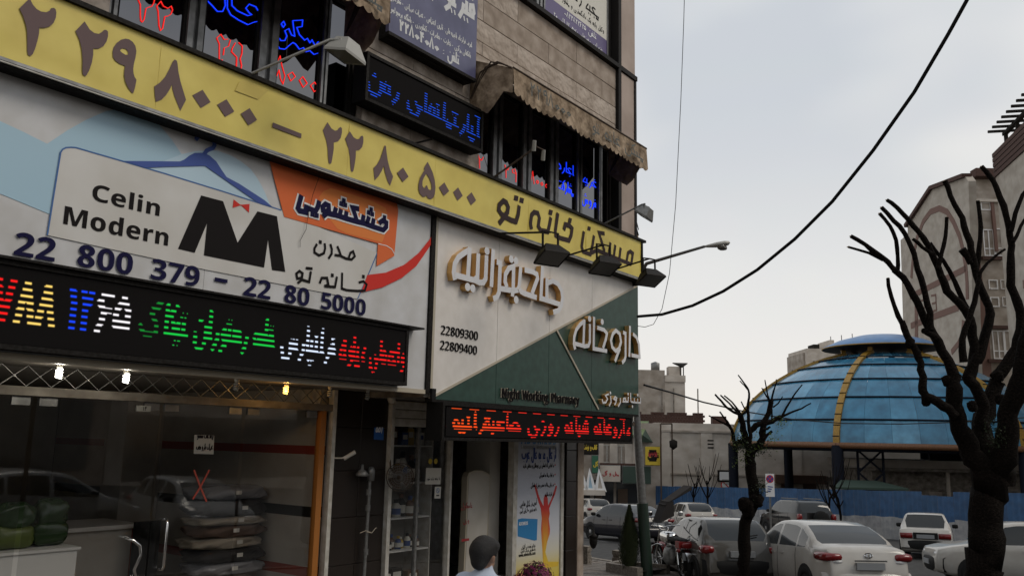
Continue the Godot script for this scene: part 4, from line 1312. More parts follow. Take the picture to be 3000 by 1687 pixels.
func led_boards():
	# the multi-coloured board under the dry cleaner's sign
	var t := thing("led_display_board", "long black dot matrix display with multi-coloured lettering under the dry cleaner's sign", "display board", V(4.0, 3.17, 0.1))
	board(t, -1.9, 8.24, 3.175, 3.95, 0.16, 0.27)
	solid(t, "hood", M.dark_metal, V(-1.95, 3.952, 0.0), V(8.5, 3.975, 0.21))
	var w := 840
	var h := 58
	var img := Image.create(w, h, false, Image.FORMAT_RGB8)
	var px := w / 10.04
	var yb := 40.0
	var words := [["واحدهای دیلوند", 8.18, 7.0, Color(0.95, 0.08, 0.08), 38.0], ["فرانپارس", 6.96, 6.12, Color(0.85, 0.9, 1.0), 37.0], ["قلعه رستوران تیکا", 6.04, 4.68, Color(0.05, 0.75, 0.25), 36.0], ["گ", 4.62, 4.4, Color(0.03, 0.5, 0.16), 38.0], ["۶۵", 4.33, 3.97, Color(0.95, 0.93, 0.95), 42.0], ["۱۲", 3.95, 3.7, Color(0.06, 0.25, 0.95), 42.0], ["۸۸", 3.62, 3.27, Color(0.95, 0.8, 0.4), 42.0], ["۷", 3.26, 3.09, Color(0.95, 0.08, 0.08), 42.0], ["فروش آپارتمان", 2.95, 1.3, Color(0.95, 0.8, 0.4), 40.0]]
	for q in words:
		var p := pen(q[0])
		var digit: bool = DIGITS.has(q[0][0])
		light_dots(img, p.strokes, Vector2((q[1] + 1.85) * px, q[4]), (q[1] - q[2]) * px / p.width, 19.0 if digit else 13.0, 5.0 if digit else 4.0, q[3], 5, 2)
	screen(t, img, -1.85, 8.19, 3.225, 3.9, 0.166, 1.25)
	solid(t, "maker_plate", M.paper_grey, V(5.78, 3.186, 0.161), V(6.22, 3.215, 0.164))
	# red board under the pharmacy's sign
	t = thing("led_display_board", "red dot matrix display under the green pharmacy sign", "display board", V(11.8, 2.5, 0.1))
	board(t, 9.03, 14.55, 2.47, 3.0, 0.12, 0.3)
	img = Image.create(400, 38, false, Image.FORMAT_RGB8)
	var p2 := pen("داروخانه شبانه روزی صاحبقرانیه")
	light_dots(img, p2.strokes, Vector2(396, 26), 390.0 / p2.width, 10.5, 4.2, Color(1.0, 0.12, 0.1), 4, 2)
	for k in 13:
		img.fill_rect(Rect2i(8 + k * 30, 2, 17, 1), Color(1.0, 0.15, 0.1))
	# the tubes near the left end have faded to orange
	for y in 38:
		for x in 170:
			var c := img.get_pixel(x, y)
			if c.r > 0.5:
				img.set_pixel(x, y, c.lerp(Color(1.0, 0.36, 0.06), clampf((150.0 - x) / 110.0, 0, 1) * 0.8))
	screen(t, img, 9.12, 14.5, 2.53, 2.95, 0.126, 1.25)
	solid(t, "maker_plate", M.paper_grey, V(12.1, 2.478, 0.121), V(12.35, 2.5, 0.124))
	# blue board on the first floor wall
	t = thing("led_display_board", "black dot matrix display with blue lettering on the first floor wall", "display board", V(8.4, 6.85, 0.0))
	board(t, 7.22, 9.7, 6.84, 7.52, 0.16, 0.24)
	img = Image.create(230, 58, false, Image.FORMAT_RGB8)
	var p3 := pen("آپارتمانهای رهن")
	light_dots(img, p3.strokes, Vector2(228, 40), 236.0 / p3.width, 14.0, 6.0, Color(0.08, 0.35, 1.0), 4, 1)
	screen(t, img, 7.27, 9.64, 6.9, 7.46, 0.166, 1.5)
	solid(t, "maker_plate", M.paper, V(9.42, 6.85, 0.161), V(9.68, 6.885, 0.166))


func board(t: Node3D, x0: float, x1: float, y0: float, y1: float, z: float, deep: float):
	solid(t, "case", M.black_plastic, V(x0, y0, z - deep), V(x1, y1, z - 0.03))
	for s in [[V(x0, y0, z - 0.029), V(x1, y0 + 0.045, z + 0.012)], [V(x0, y1 - 0.045, z - 0.029), V(x1, y1, z + 0.012)], [V(x0, y0 + 0.0455, z - 0.029), V(x0 + 0.045, y1 - 0.0455, z + 0.01)], [V(x1 - 0.045, y0 + 0.0455, z - 0.029), V(x1, y1 - 0.0455, z + 0.01)]]:
		solid(t, "frame", M.dark_metal, s[0], s[1])


func screen(t: Node3D, img: Image, x0: float, x1: float, y0: float, y1: float, z: float, energy: float):
	var m := StandardMaterial3D.new()
	m.albedo_color = lin(0.009, 0.008, 0.008)
	m.roughness = 0.9
	m.metallic_specular = 0.2
	m.emission_enabled = true
	m.emission = Color.WHITE
	m.emission_texture = ImageTexture.create_from_image(img)
	m.emission_energy_multiplier = energy
	m.emission_operator = BaseMaterial3D.EMISSION_OP_MULTIPLY
	var st := begin()
	var uv := [Vector2(0, 1), Vector2(1, 0), Vector2(1, 1), Vector2(0, 1), Vector2(0, 0), Vector2(1, 0)]
	var ps := [V(x0, y0, z - 0.01), V(x1, y1, z - 0.01), V(x1, y0, z - 0.01), V(x0, y0, z - 0.01), V(x0, y1, z - 0.01), V(x1, y1, z - 0.01)]
	for i in 6:
		st.set_uv(uv[i])
		st.add_vertex(ps[i])
	obj("led_screen", st, m, t)


# ---------------------------------------------------------------- signs on the upper floors

func neon(parent: Node, called: String, strokes: Array, z: float, m: Material, closed_ids := [], w := 0.009):
	for i in strokes.size():
		var st := begin()
		ribbon(st, flat(strokes[i]), w, z + 0.0006 * (i % 5), 0.01, i in closed_ids)
		obj(called, st, m, parent)


func upper_signs():
	# blue clinic board
	var t := thing("clinic_sign", "dusty blue clinic sign with white Persian lettering on the first floor wall", "sign", V(8.55, 7.98, 0.0))
	solid(t, "board", M.sign_blue, V(7.63, 7.99, 0.06), V(9.53, 9.75, 0.12))
	solid(t, "box", M.dark_metal, V(7.65, 7.93, -0.1), V(9.51, 9.75, 0.058))
	solid(t, "bottom_rail", M.dark_metal, V(7.62, 7.94, 0.059), V(9.54, 7.988, 0.135))
	var z := 0.1225
	var w = M.sign_letter
	persian(t, "lettering", "فیزیوتراپی", 7.75, 9.46, 8.98, 0.22, 0.075, z, w)
	var a := flat([7.6,8.419,9.417,8.475,7.614,8.291,9.399,8.297])
	persian(t, "lettering", "طرف قرارداد بابیمه های: تامین اجتماعی - خدمات درمانی - شهرداری", a[0].x, a[1].x, a[1].y, 0.042, 0.013, z, w)
	persian(t, "lettering", "بانکهای مرکزی - تجارت - صادرات - کشاورزی - باشگاه پرسپولیس", a[2].x, a[3].x, a[3].y, 0.042, 0.013, z, w)
	var b := flat([7.803,8.025,8.656,8.087,8.712,8.047,9.13,8.067])
	persian(t, "telephone_number", "۲۲۸۰۴۰۸۰", b[0].x, b[1].x, b[1].y, 0.095, 0.034, z, w)
	persian(t, "lettering", "تلفن :", b[2].x, b[3].x, b[3].y + 0.02, 0.085, 0.03, z, w)
	# office sign behind the second floor panes
	t = thing("office_sign", "white and purple office sign in the second floor window", "sign", V(13.0, 10.25, -0.2))
	solid(t, "white_board", M.paper, V(11.86, 10.62, -0.24), V(14.12, 11.75, -0.205))
	solid(t, "purple_board", mat("office_purple", lin(0.10, 0.075, 0.18), 0.4), V(11.86, 10.22, -0.24), V(14.12, 10.618, -0.205))
	for s in [[V(11.82, 10.18, -0.25), V(14.16, 10.218, -0.19)], [V(11.82, 10.22, -0.25), V(11.858, 11.8, -0.19)], [V(14.122, 10.22, -0.25), V(14.16, 11.8, -0.19)]]:
		solid(t, "frame", M.aluminium, s[0], s[1])
	persian(t, "lettering", "دفتر وکالت", 12.7, 13.6, 11.32, 0.07, 0.02, -0.202, M.paper_grey)
	persian(t, "lettering", "مجید زندی", 12.4, 13.8, 10.98, 0.13, 0.035, -0.202, M.print_black)
	persian(t, "lettering", "وکیل پایه یک دادگستری و مشاور حقوقی", 12.05, 14.0, 10.74, 0.05, 0.014, -0.202, M.print_black)
	persian(t, "lettering", "تلفن ۲۲۸۲۲۶۲۵-۸", 12.5, 13.7, 10.48, 0.06, 0.018, -0.202, M.print_white)
	persian(t, "lettering", "پذیرایی روزهای زوج ۱۷ الی ۲۰", 12.15, 13.95, 10.3, 0.05, 0.015, -0.202, M.print_white)
	# neon words inside the first floor windows
	var n := thing("neon_sign", "blue neon outline words in the left first floor windows", "neon sign", V(5.9, 6.9, -0.33))
	neon(n, "neon_tube", [[6.289,7.335,6.223,7.254,6.143,7.231,6.087,7.288,6.069,7.386,6.086,7.467,6.11,7.376,6.154,7.341,6.213,7.366,6.238,7.439,6.202,7.495,6.26,7.547,6.307,7.482,6.36,7.486,6.329,7.603,6.312,7.678,6.466,7.754,6.463,7.661,6.381,7.616,6.43,7.537,6.519,7.498,6.559,7.54,6.606,7.497,6.635,7.55,6.695,7.491,6.734,7.563,6.789,7.576,6.813,7.474,6.793,7.383], [6.289,7.335,6.336,7.39,6.378,7.389,6.446,7.344,6.506,7.391,6.553,7.351,6.615,7.391,6.683,7.367,6.746,7.41], [6.172,7.608,6.2,7.575,6.175,7.528,6.139,7.558]], -0.25, M.neon_blue, [2])
	neon(n, "neon_tube", [[5.055,7.45,5.094,7.402,5.167,7.369,5.241,7.328,5.31,7.358,5.337,7.446,5.318,7.555], [5.353,7.571,5.367,7.425,5.418,7.364,5.53,7.346,5.662,7.343,5.75,7.416,5.806,7.448,5.833,7.539,5.752,7.616,5.657,7.608,5.615,7.537,5.666,7.5,5.705,7.491,5.651,7.455,5.502,7.452,5.425,7.485,5.411,7.598]], -0.25, M.neon_blue)
	n = thing("neon_sign", "red neon outline numerals in the left first floor windows", "neon sign", V(5.3, 6.7, -0.33))
	neon(n, "neon_tube", [[4.284,7.056,4.323,6.997,4.335,6.883,4.346,6.823,4.364,6.814,4.381,6.851,4.389,6.984,4.416,7.009,4.448,7.032,4.469,7.081,4.475,7.144], [4.546,7.138,4.505,7.062,4.528,7.011,4.553,6.857,4.576,6.806,4.598,6.841,4.61,6.986,4.644,7.006,4.676,7.042,4.692,7.102,4.671,7.137,4.635,7.094,4.581,7.096]], -0.25, M.neon_red, [1], 0.007)
	neon(n, "neon_tube", [[5.409,7.052,5.361,7.027,5.312,7.072,5.263,7.005,5.304,6.948,5.32,6.771,5.344,6.734,5.36,6.777], [5.444,7.057,5.427,6.971,5.371,6.925,5.369,6.836], [5.512,7.047,5.478,6.964,5.472,6.919,5.548,6.879,5.554,6.76,5.582,6.738], [5.556,7.07,5.61,7.045,5.614,6.952,5.595,6.879,5.622,6.805,5.617,6.747]], -0.25, M.neon_red, [], 0.007)
	neon(n, "neon_tube", [[6.109,6.993,6.159,7.14,6.197,7.027,6.253,6.91,6.234,6.795,6.19,6.847,6.158,6.953,6.132,6.865,6.081,6.797], [6.296,6.942,6.361,7.001,6.412,6.96,6.348,6.877], [6.479,6.935,6.527,7.003,6.605,6.941,6.545,6.864], [6.66,6.931,6.722,7,6.792,6.938,6.727,6.869]], -0.25, M.neon_red, [1, 2, 3], 0.007)
	n = thing("neon_sign", "blue neon words in the right first floor windows", "neon sign", V(13.0, 6.8, -0.33))
	for q in [["اجاره", [12.393,7.353,12.987,7.516]], ["مشارکت", [12.4,7.03,12.98,7.093]], ["خرید", [13.254,7.368,13.804,7.452]], ["فروش", [13.246,6.969,13.807,7.045]]]:
		persian(n, "neon_tube", q[0], q[1][0], q[1][2], (q[1][1] + q[1][3]) / 2, 0.10, 0.011, -0.25, M.neon_blue, 0.01)
	n = thing("neon_sign", "red neon numerals in the right first floor windows", "neon sign", V(10.7, 6.7, -0.33))
	for q in [["۲", [10.049,6.778,10.267,6.838]], ["۲۹", [10.767,6.829,11.176,6.854]], ["۸۰۰۰", [11.569,6.924,12.123,6.973]]]:
		persian(n, "neon_tube", q[0], q[1][0], q[1][2], (q[1][1] + q[1][3]) / 2 - 0.02, 0.13, 0.006, -0.25, M.neon_red, 0.008)


func awnings():
	awning("fabric_awning", "brown scalloped fabric awning over the left first floor windows", 3.6, 7.02, true)
	awning("fabric_awning", "brown scalloped fabric awning over the right first floor windows", 9.66, 14.0, true)
	# the awning round the corner, seen end on
	var t := thing("fabric_awning", "striped brown awning round the corner above the pharmacy", "awning", V(15.6, 6.3, -1.0), "fabric awnings")
	var st := begin(true)
	for k in 8:
		var a0 := k / 8.0
		var a1 := (k + 1) / 8.0
		var f := func(a): return Vector2(15.14 + 0.5 * sin(a * PI * 0.5), 7.55 - 1.05 * a + 0.25 * (1 - cos(a * PI * 0.5)))
		var p: Vector2 = f.call(a0)
		var q: Vector2 = f.call(a1)
		quad(st, V(q.x, q.y, -0.3), V(q.x, q.y, -3.0), V(p.x, p.y, -3.0), V(p.x, p.y, -0.3))
		quad(st, V(15.14, q.y, -0.3), V(q.x, q.y, -0.302), V(p.x, p.y, -0.302), V(15.14, p.y, -0.3))
	obj("cloth", st, M.awning_cloth, t)
	st = begin()
	var x := -0.32
	while x > -2.9:
		tri(st, V(15.645, 6.76, x), V(15.645, 6.76, x - 0.16), V(15.645, 6.55, x - 0.08))
		x -= 0.16
	quad(st, V(15.644, 6.6, -3.0), V(15.644, 6.6, -0.3), V(15.644, 6.78, -0.3), V(15.644, 6.78, -3.0))
	obj("valance", st, M.awning_cloth, t)
	for k in 3:
		st = begin()
		tube(st, [V(15.15, 7.5 - 0.3 * k, -0.29), V(15.4 + 0.08 * k, 7.35 - 0.3 * k, -0.29), V(15.62, 6.95 - 0.12 * k, -0.29)], 0.012, 6)
		obj("rib", st, M.dark_metal, t)


func awning(called: String, label: String, x0: float, x1: float, _ends: bool):
	var t := thing(called, label, "awning", V((x0 + x1) / 2, 7.6, 0.3), "fabric awnings")
	var yr := 8.06
	var zf := 0.75
	# sloping cloth
	var st := begin(true)
	var n := 40
	for i in n:
		for j in 6:
			var q := []
			for c in [[i, j], [i + 1, j], [i + 1, j + 1], [i, j + 1]]:
				var x := lerpf(x0, x1, float(c[0]) / n)
				var s := float(c[1]) / 6
				q.append(V(x, lerpf(8.42, yr, s) - 0.05 * sin(s * PI) + 0.012 * sin(x * 9.0) * sin(s * PI), lerpf(-0.09, zf, s)))
			quad(st, q[3], q[2], q[1], q[0])
	obj("canopy", st, M.awning_cloth, t)
	# hanging front edge with scallops
	st = begin(true)
	var m := int((x1 - x0) / 0.16) * 4
	for i in m:
		for j in 3:
			var q := []
			for c in [[i, j], [i + 1, j], [i + 1, j + 1], [i, j + 1]]:
				var x := lerpf(x0, x1, float(c[0]) / m)
				var ph := fposmod(float(c[0]), 4.0) / 4.0
				var low := 7.615 + 0.05 * (1.0 - sin(ph * PI)) + 0.012 * sin(x * 5.3)
				var y := lerpf(low, yr, float(c[1]) / 3)
				q.append(V(x, y, zf + 0.004 + (0.03 * sin(x * 4.1) + 0.012 * sin(x * 11.7)) * (1.0 - float(c[1]) / 3)))
			quad(st, q[0], q[1], q[2], q[3])
	var v := obj("valance", st, M.awning_cloth, t)
	st = begin()
	tube(st, [V(x0, yr + 0.012, zf), V((x0 + x1) / 2, yr + 0.018, zf + 0.005), V(x1, yr + 0.012, zf)], 0.018, 6)
	obj("front_bar", st, M.rust_metal, t)
	# the two ends: folded cloth with a torn hanging corner
	for e in [x0, x1]:
		var d := 0.012 if e == x1 else -0.012
		st = begin()
		var poly := [V(e, 8.42, -0.09), V(e, yr, zf), V(e + d, 7.66, zf + 0.01), V(e + d * 2, 7.72, 0.6), V(e + d * 4, 7.5, 0.42), V(e + d * 3, 7.42, 0.3), V(e + d * 2, 7.55, 0.1), V(e, 7.7, -0.09)]
		for i in range(1, poly.size() - 1):
			tri(st, poly[0], poly[i], poly[i + 1])
		obj("end_cloth", st, M.awning_cloth, t)
		for k in 3:
			st = begin()
			tube(st, [V(e + d, 7.75 + 0.0 * k, -0.06), V(e + d, 8.15 + 0.06 * k, 0.12 + 0.1 * k), V(e + d, 8.22 - 0.03 * k + 0.02, 0.45 + 0.05 * k), V(e + d, yr + 0.01, zf - 0.02)], 0.014, 6)
			obj("rib", st, M.rust_metal, t)
	# faded print on the front edge
	var r := x1 - x0
	persian(v, "faded_print", "مسکن خانه تو", x0 + r * 0.5, x0 + r * 0.95, 7.77, 0.11, 0.03, zf + 0.05, M.awning_print)
	persian(v, "faded_print", "۲۲۹۸۰۰۰", x0 + r * 0.08, x0 + r * 0.36, 7.75, 0.13, 0.03, zf + 0.05, M.awning_print)


func flood(called: String, label: String, base: Vector3, knee: Vector3, head: Vector3, aim: Vector3, size: Vector2, body: Material, group: String) -> Node3D:
	var t := thing(called, label, "floodlight", base, group)
	var st := begin()
	tube(st, [base, knee], 0.016, 7)
	obj("arm", st, body, t)
	var z := -aim.normalized()
	var x := Vector3.UP.cross(z).normalized()
	var y := z.cross(x)
	var f := Transform3D(Basis(x, y, z), head)
	var a := size.x / 2
	var b := size.y / 2
	st = begin()
	var front := [V(-a, -b, -0.1), V(a, -b, -0.1), V(a, b, -0.1), V(-a, b, -0.1)]
	var back := [V(-a * 0.55, -b * 0.5, 0.07), V(a * 0.55, -b * 0.5, 0.07), V(a * 0.55, b * 0.6, 0.07), V(-a * 0.55, b * 0.6, 0.07)]
	var rim := [V(-a, -b, -0.13), V(a, -b, -0.13), V(a, b, -0.13), V(-a, b, -0.13)]
	for i in 4:
		var j := (i + 1) % 4
		quad(st, f * back[j], f * back[i], f * front[i], f * front[j])
		quad(st, f * front[j], f * front[i], f * rim[i], f * rim[j])
	quad(st, f * back[0], f * back[1], f * back[2], f * back[3])
	obj("housing", st, body, t)
	st = begin()
	quad(st, f * V(a * 0.93, -b * 0.9, -0.12), f * V(-a * 0.93, -b * 0.9, -0.12), f * V(-a * 0.93, b * 0.9, -0.12), f * V(a * 0.93, b * 0.9, -0.12))
	obj("lens", st, M.lamp_lens, t)
	for s in [-1, 1]:
		st = begin()
		var top := f * V(s * (a * 0.62), 0, 0.0) + V(0, knee.y - head.y, 0)
		beam(st, knee, top, 0.02, 0.02)
		beam(st, top + V(0, 0.01, 0), f * V(s * (a * 0.62), 0.0, -0.02), 0.02, 0.035, Vector3.RIGHT)
		obj("bracket", st, body, t)
	return t


func lamps_on_front():
	mat("lamp_lens", lin(0.10, 0.10, 0.095), 0.12)
	mat("lamp_pale", lin(0.36, 0.35, 0.32), 0.5, 0.2)
	var g := "floodlights on the front"
	flood("floodlight", "pale floodlight on an arm in front of the left windows", V(5.42, 6.5, 0.22), V(5.93, 6.93, 0.95), V(6.12, 6.9, 1.02), V(-0.05, -0.95, -0.2), Vector2(0.42, 0.3), M.lamp_pale, g)
	var names := ["left of three black floodlights hanging over the pharmacy sign", "middle of three black floodlights hanging over the pharmacy sign", "right of three black floodlights at the end of the pharmacy sign"]
	var heads := [[10.291,5.286,11.864,5.405,13.487,5.473]]
	var starts := [[10.054,5.671,11.971,5.754,13.494,5.66]]
	for i in 3:
		var h := V(heads[0][2 * i], heads[0][2 * i + 1], 1.05)
		flood("floodlight", names[i], V(starts[0][2 * i], 5.63, 0.22), h + V(-0.02, 0.3, 0.02), h, V(-0.15, -0.8, 0.35), Vector2(0.44, 0.36), M.dark_metal, g)
	var c := flat([13.303,6.503])
	var d := flat([13.674,6.734])
	flood("floodlight", "grey floodlight on a long arm by the corner column", V(c[0].x, 6.5, 0.22), V(d[0].x - 0.12, d[0].y + 0.1, 0.88), V(d[0].x, d[0].y, 0.92), V(-0.1, -0.8, -0.55), Vector2(0.42, 0.26), M.grey_metal, g)
	# a bare arm with two small spots in front of the right windows
	var t := thing("twin_spotlight", "thin arm with two small spots in front of the right windows", "spotlight", V(10.0, 6.5, 0.22), g)
	var p := flat([9.932,6.538])
	var q := flat([10.173,6.942,10.088,7.016,10.341,6.937])
	var st := begin()
	tube(st, [V(p[0].x, 6.5, 0.22), V(q[0].x, q[0].y, 0.85)], 0.016, 7)
	obj("arm", st, M.rust_metal, t)
	for k in 2:
		st = begin()
		var o := V(q[1 + k].x, q[1 + k].y, 0.87)
		lathe(st, [[0.0, 0.0], [0.03, 0.0], [0.035, 0.16], [0.0, 0.16]], turned(o, V(0.3, -0.9, -0.3)), 10, false)
		obj("spot", st, M.lamp_pale, t)
		st = begin()
		tube(st, [V(q[0].x, q[0].y, 0.85), o], 0.01, 6)
		obj("stem", st, M.rust_metal, t)
	# compact fluorescent bulbs under the projecting floor
	glow("bulb_white", Color(1.0, 0.98, 0.93), 5.0)
	glow("bulb_warm", Color(1.0, 0.78, 0.38), 3.0)
	mat("bulb_off", lin(0.40, 0.40, 0.37), 0.3)
	var spots := [[4.034,3.123,4.722,3.116,6.792,3.076,6.073,3.084,7.503,3.098,8.178,3.055]]
	var says := ["lit white spiral bulb under the soffit, furthest left", "lit white spiral bulb under the soffit, second from left", "lit warm spiral bulb under the display board's right half", "unlit spiral bulb between the white and the warm bulbs", "unlit spiral bulb right of the warm bulb", "unlit spiral bulb over the granite pillar"]
	for i in 6:
		var at := V(spots[0][2 * i], 3.135, -0.5)
		var b := thing("spiral_bulb", says[i], "light bulb", at, "spiral bulbs under the soffit")
		st = begin()
		lathe(st, [[0, 0], [0.026, 0], [0.028, -0.02], [0.02, -0.045], [0.0, -0.045]], Transform3D(Basis(), at), 10)
		obj("socket", st, M.white_metal, b)
		var coil := []
		for k in 37:
			var u := k / 36.0
			coil.append(at + V(cos(u * TAU * 3) * 0.024, -0.05 - 0.085 * u, sin(u * TAU * 3) * 0.024))
		st = begin()
		tube(st, coil, 0.011, 6)
		var lm: Material = M.bulb_white if i < 2 else (M.bulb_warm if i == 2 else M.bulb_off)
		obj("coil_bulb", st, lm, b)
		if i < 3:
			var l := OmniLight3D.new()
			l.name = "bulb_light"
			l.light_energy = 0.12
			l.light_color = Color(1, 0.97, 0.9) if i < 2 else Color(1, 0.75, 0.4)
			l.light_size = 0.04
			l.omni_range = 8.0
			l.omni_attenuation = 2.0
			l.shadow_enabled = true
			b.add_child(l)
			l.position = V(0, -0.09, 0)


# ---------------------------------------------------------------- fittings on the granite pillar and at the corner

func front_details():
	# gas pipe with its regulator
	var t := thing("gas_pipe", "grey gas pipe with a regulator on the dark granite pillar", "pipe", V(8.78, -0.1, -1.0))
	var st := begin()
	tube(st, [V(8.76, -0.1, -1.0), V(8.78, 1.2, -1.0), V(8.79, 1.95, -1.0)], 0.024, 8)
	obj("riser", st, M.grey_metal, t)
	for y in [0.9, 1.5, 1.72]:
		st = begin()
		lathe(st, [[0.026, -0.04], [0.036, -0.04], [0.036, 0.04], [0.026, 0.04]], Transform3D(Basis(), V(8.78, y, -1.0)), 10, false)
		obj("coupling", st, M.grey_metal, t)
	st = begin()
	lathe(st, [[0.0, -0.1], [0.05, -0.1], [0.055, 0.05], [0.035, 0.09], [0.0, 0.1]], Transform3D(Basis(), V(8.79, 1.98, -0.98)), 12)
	obj("regulator", st, M.grey_metal, t)
	st = begin()
	lathe(st, [[0.0, -0.03], [0.085, -0.03], [0.09, 0.0], [0.05, 0.05], [0.025, 0.06], [0.02, 0.13], [0.0, 0.13]], Transform3D(Basis(), V(8.6, 1.98, -0.97)), 14)
	obj("valve", st, M.grey_metal, t)
	st = begin()
	tube(st, [V(8.6, 1.96, -0.97), V(8.79, 1.96, -0.98), V(8.86, 1.96, -1.0)], 0.02, 8)
	obj("branch", st, M.grey_metal, t)
	st = begin()
	tube(st, [V(8.72, 1.18, -0.95), V(8.82, 1.16, -0.94), V(8.9, 1.22, -0.95), V(8.95, 1.22, -0.98)], 0.006, 5)
	tube(st, [V(8.62, 1.17, -0.97), V(8.7, 1.2, -0.94), V(8.8, 1.17, -0.95)], 0.006, 5)
	obj("tied_wire", st, M.cloth_cream, t)
	# wall fan
	var f := thing("wall_fan", "dusty round wall fan beside the pharmacy window", "fan", V(9.2, 2.2, -1.0))
	var c := V(9.2, 1.93, -0.8)
	var axis := V(-0.88, -0.05, 0.48).normalized()
	var tr := turned(c, axis)
	st = begin()
	for k in 5:
		var r := 0.05 + 0.038 * k
		var ring := []
		for i in 25:
			ring.append(tr * V(cos(TAU * i / 24) * r, 0.06 - 0.05 * pow(r / 0.2, 2), sin(TAU * i / 24) * r))
		tube(st, ring, 0.003, 4, false)
	for i in 28:
		var a := TAU * i / 28
		tube(st, [tr * V(cos(a) * 0.03, 0.07, sin(a) * 0.03), tr * V(cos(a) * 0.13, 0.04, sin(a) * 0.13), tr * V(cos(a) * 0.205, 0.0, sin(a) * 0.205), tr * V(cos(a) * 0.15, -0.06, sin(a) * 0.15), tr * V(cos(a) * 0.05, -0.08, sin(a) * 0.05)], 0.0025, 4, false)
	obj("cage", st, M.grey_metal, f)
	st = begin()
	lathe(st, [[0.2, -0.012], [0.209, -0.012], [0.209, 0.012], [0.2, 0.012], [0.2, -0.012]], tr, 28, false)
	obj("cage_rim", st, M.rust_metal, f)
	for k in 3:
		st = begin(true)
		var a := TAU * k / 3
		var n := 6
		for i in n:
			var u := a + 1.5 * i / n
			var v := a + 1.5 * (i + 1) / n
			var h0 := -0.03 + 0.05 * i / n
			var h1 := -0.03 + 0.05 * (i + 1) / n
			quad(st, tr * V(cos(u) * 0.04, h0, sin(u) * 0.04), tr * V(cos(u) * 0.18, h0, sin(u) * 0.18), tr * V(cos(v) * 0.18, h1, sin(v) * 0.18), tr * V(cos(v) * 0.04, h1, sin(v) * 0.04))
		obj("blade", st, M.rust_metal, f)
	st = begin()
	lathe(st, [[0.0, -0.18], [0.06, -0.17], [0.07, -0.08], [0.04, 0.02], [0.0, 0.03]], tr, 14)
	obj("motor", st, M.rust_metal, f)
	st = begin()
	tube(st, [tr * V(0, -0.14, 0), V(9.2, 2.05, -1.0), V(9.22, 2.2, -1.04)], 0.014, 7)
	obj("bracket", st, M.rust_metal, f)
	# house number
	var np := thing("house_number_plate", "blue house number plate on the dark granite pillar", "number plate", V(9.0, 2.62, -1.07))
	var q := flat([8.899,2.635,9.088,2.634,9.093,2.455,8.904,2.463])
	st = begin()
	plate(st, q, -1.068, 0.01)
	obj("plate", st, mat("plate_blue", lin(0.02, 0.10, 0.34), 0.4), np)
	persian(np, "numeral", "۵۵۷", q[3].x + 0.02, q[2].x - 0.02, lerpf(q[0].y, q[3].y, 0.55), 0.05, 0.016, -1.066, M.print_white)
	# cameras
	var cam := thing("bullet_camera", "small white bullet camera on the shop's door post", "security camera", V(8.15, 2.15, -1.02))
	st = begin()
	lathe(st, [[0.0, -0.09], [0.028, -0.09], [0.028, 0.09], [0.0, 0.09]], turned(V(8.28, 2.24, -0.9), V(0.6, 0.45, 0.4)), 10, false)
	obj("body", st, M.white_metal, cam)
	st = begin()
	tube(st, [V(8.11, 2.2, -1.03), V(8.18, 2.2, -0.95), V(8.26, 2.22, -0.92)], 0.012, 6)
	obj("bracket", st, M.white_metal, cam)
	var dc := thing("dome_camera", "white half dome camera under the soffit by the granite pillar", "security camera", V(8.95, 3.05, -0.8))
	st = begin()
	lathe(st, [[0.06, 0.0], [0.058, -0.03], [0.04, -0.07], [0.0, -0.085]], Transform3D(Basis(), V(8.95, 3.06, -0.8)), 14)
	obj("dome", st, M.white_metal, dc)
	solid(dc, "mount", M.white_metal, V(8.88, 3.061, -0.87), V(9.02, 3.1395, -0.73))
	# lattice screens sticking out past the end of the sign
	var ls := thing("lattice_screen", "two pale square lattice screens past the end of the pharmacy sign", "screen", V(15.25, 3.0, -0.35))
	for s in [[3.95, 5.05], [2.92, 3.8]]:
		var y0: float = s[0]
		var y1: float = s[1]
		for x in [15.06, 15.26, 15.46]:
			solid(ls, "bar", M.white_metal, V(x - 0.016, y0, -0.42), V(x + 0.016, y1, -0.34))
		var n := int((y1 - y0) / 0.15)
		for k in n + 1:
			var y := lerpf(y0, y1, float(k) / n)
			solid(ls, "bar", M.white_metal, V(15.076, y - 0.012, -0.41), V(15.444, y + 0.012, -0.35))
		solid(ls, "case", M.dark_gap, V(15.05, y0, -0.62), V(15.47, y1, -0.47))
		solid(ls, "end_cap", M.rust_metal, V(15.04, y0 - 0.09, -0.62), V(15.5, y0 - 0.02, -0.33))
	# lantern on the corner post
	var ln := thing("wall_lantern", "small dark metal lantern hanging at the pharmacy's corner post", "lantern", V(14.75, 0.75, -0.95))
	var lp := V(14.83, 0.55, -0.9)
	st = begin()
	lathe(st, [[0.0, -0.12], [0.04, -0.1], [0.075, -0.02], [0.085, 0.07], [0.075, 0.1], [0.1, 0.11], [0.05, 0.16], [0.02, 0.18], [0.01, 0.24], [0.0, 0.25]], Transform3D(Basis(), lp), 12)
	obj("body", st, M.dark_metal, ln)
	st = begin()
	tube(st, [lp + V(0, 0.24, 0), lp + V(-0.03, 0.3, -0.03), V(14.72, 0.85, -1.06)], 0.01, 6)
	obj("bracket", st, M.dark_metal, ln)
	# ties and stubs on the wall
	var bar := thing("wall_stub", "short dark metal stub sticking out of the stone wall", "metal stub", V(8.6, 6.75, -0.1))
	st = begin()
	tube(st, [V(8.45, 6.66, -0.1), V(8.62, 6.74, 0.1)], 0.014, 6)
	obj("stub", st, M.dark_metal, bar)


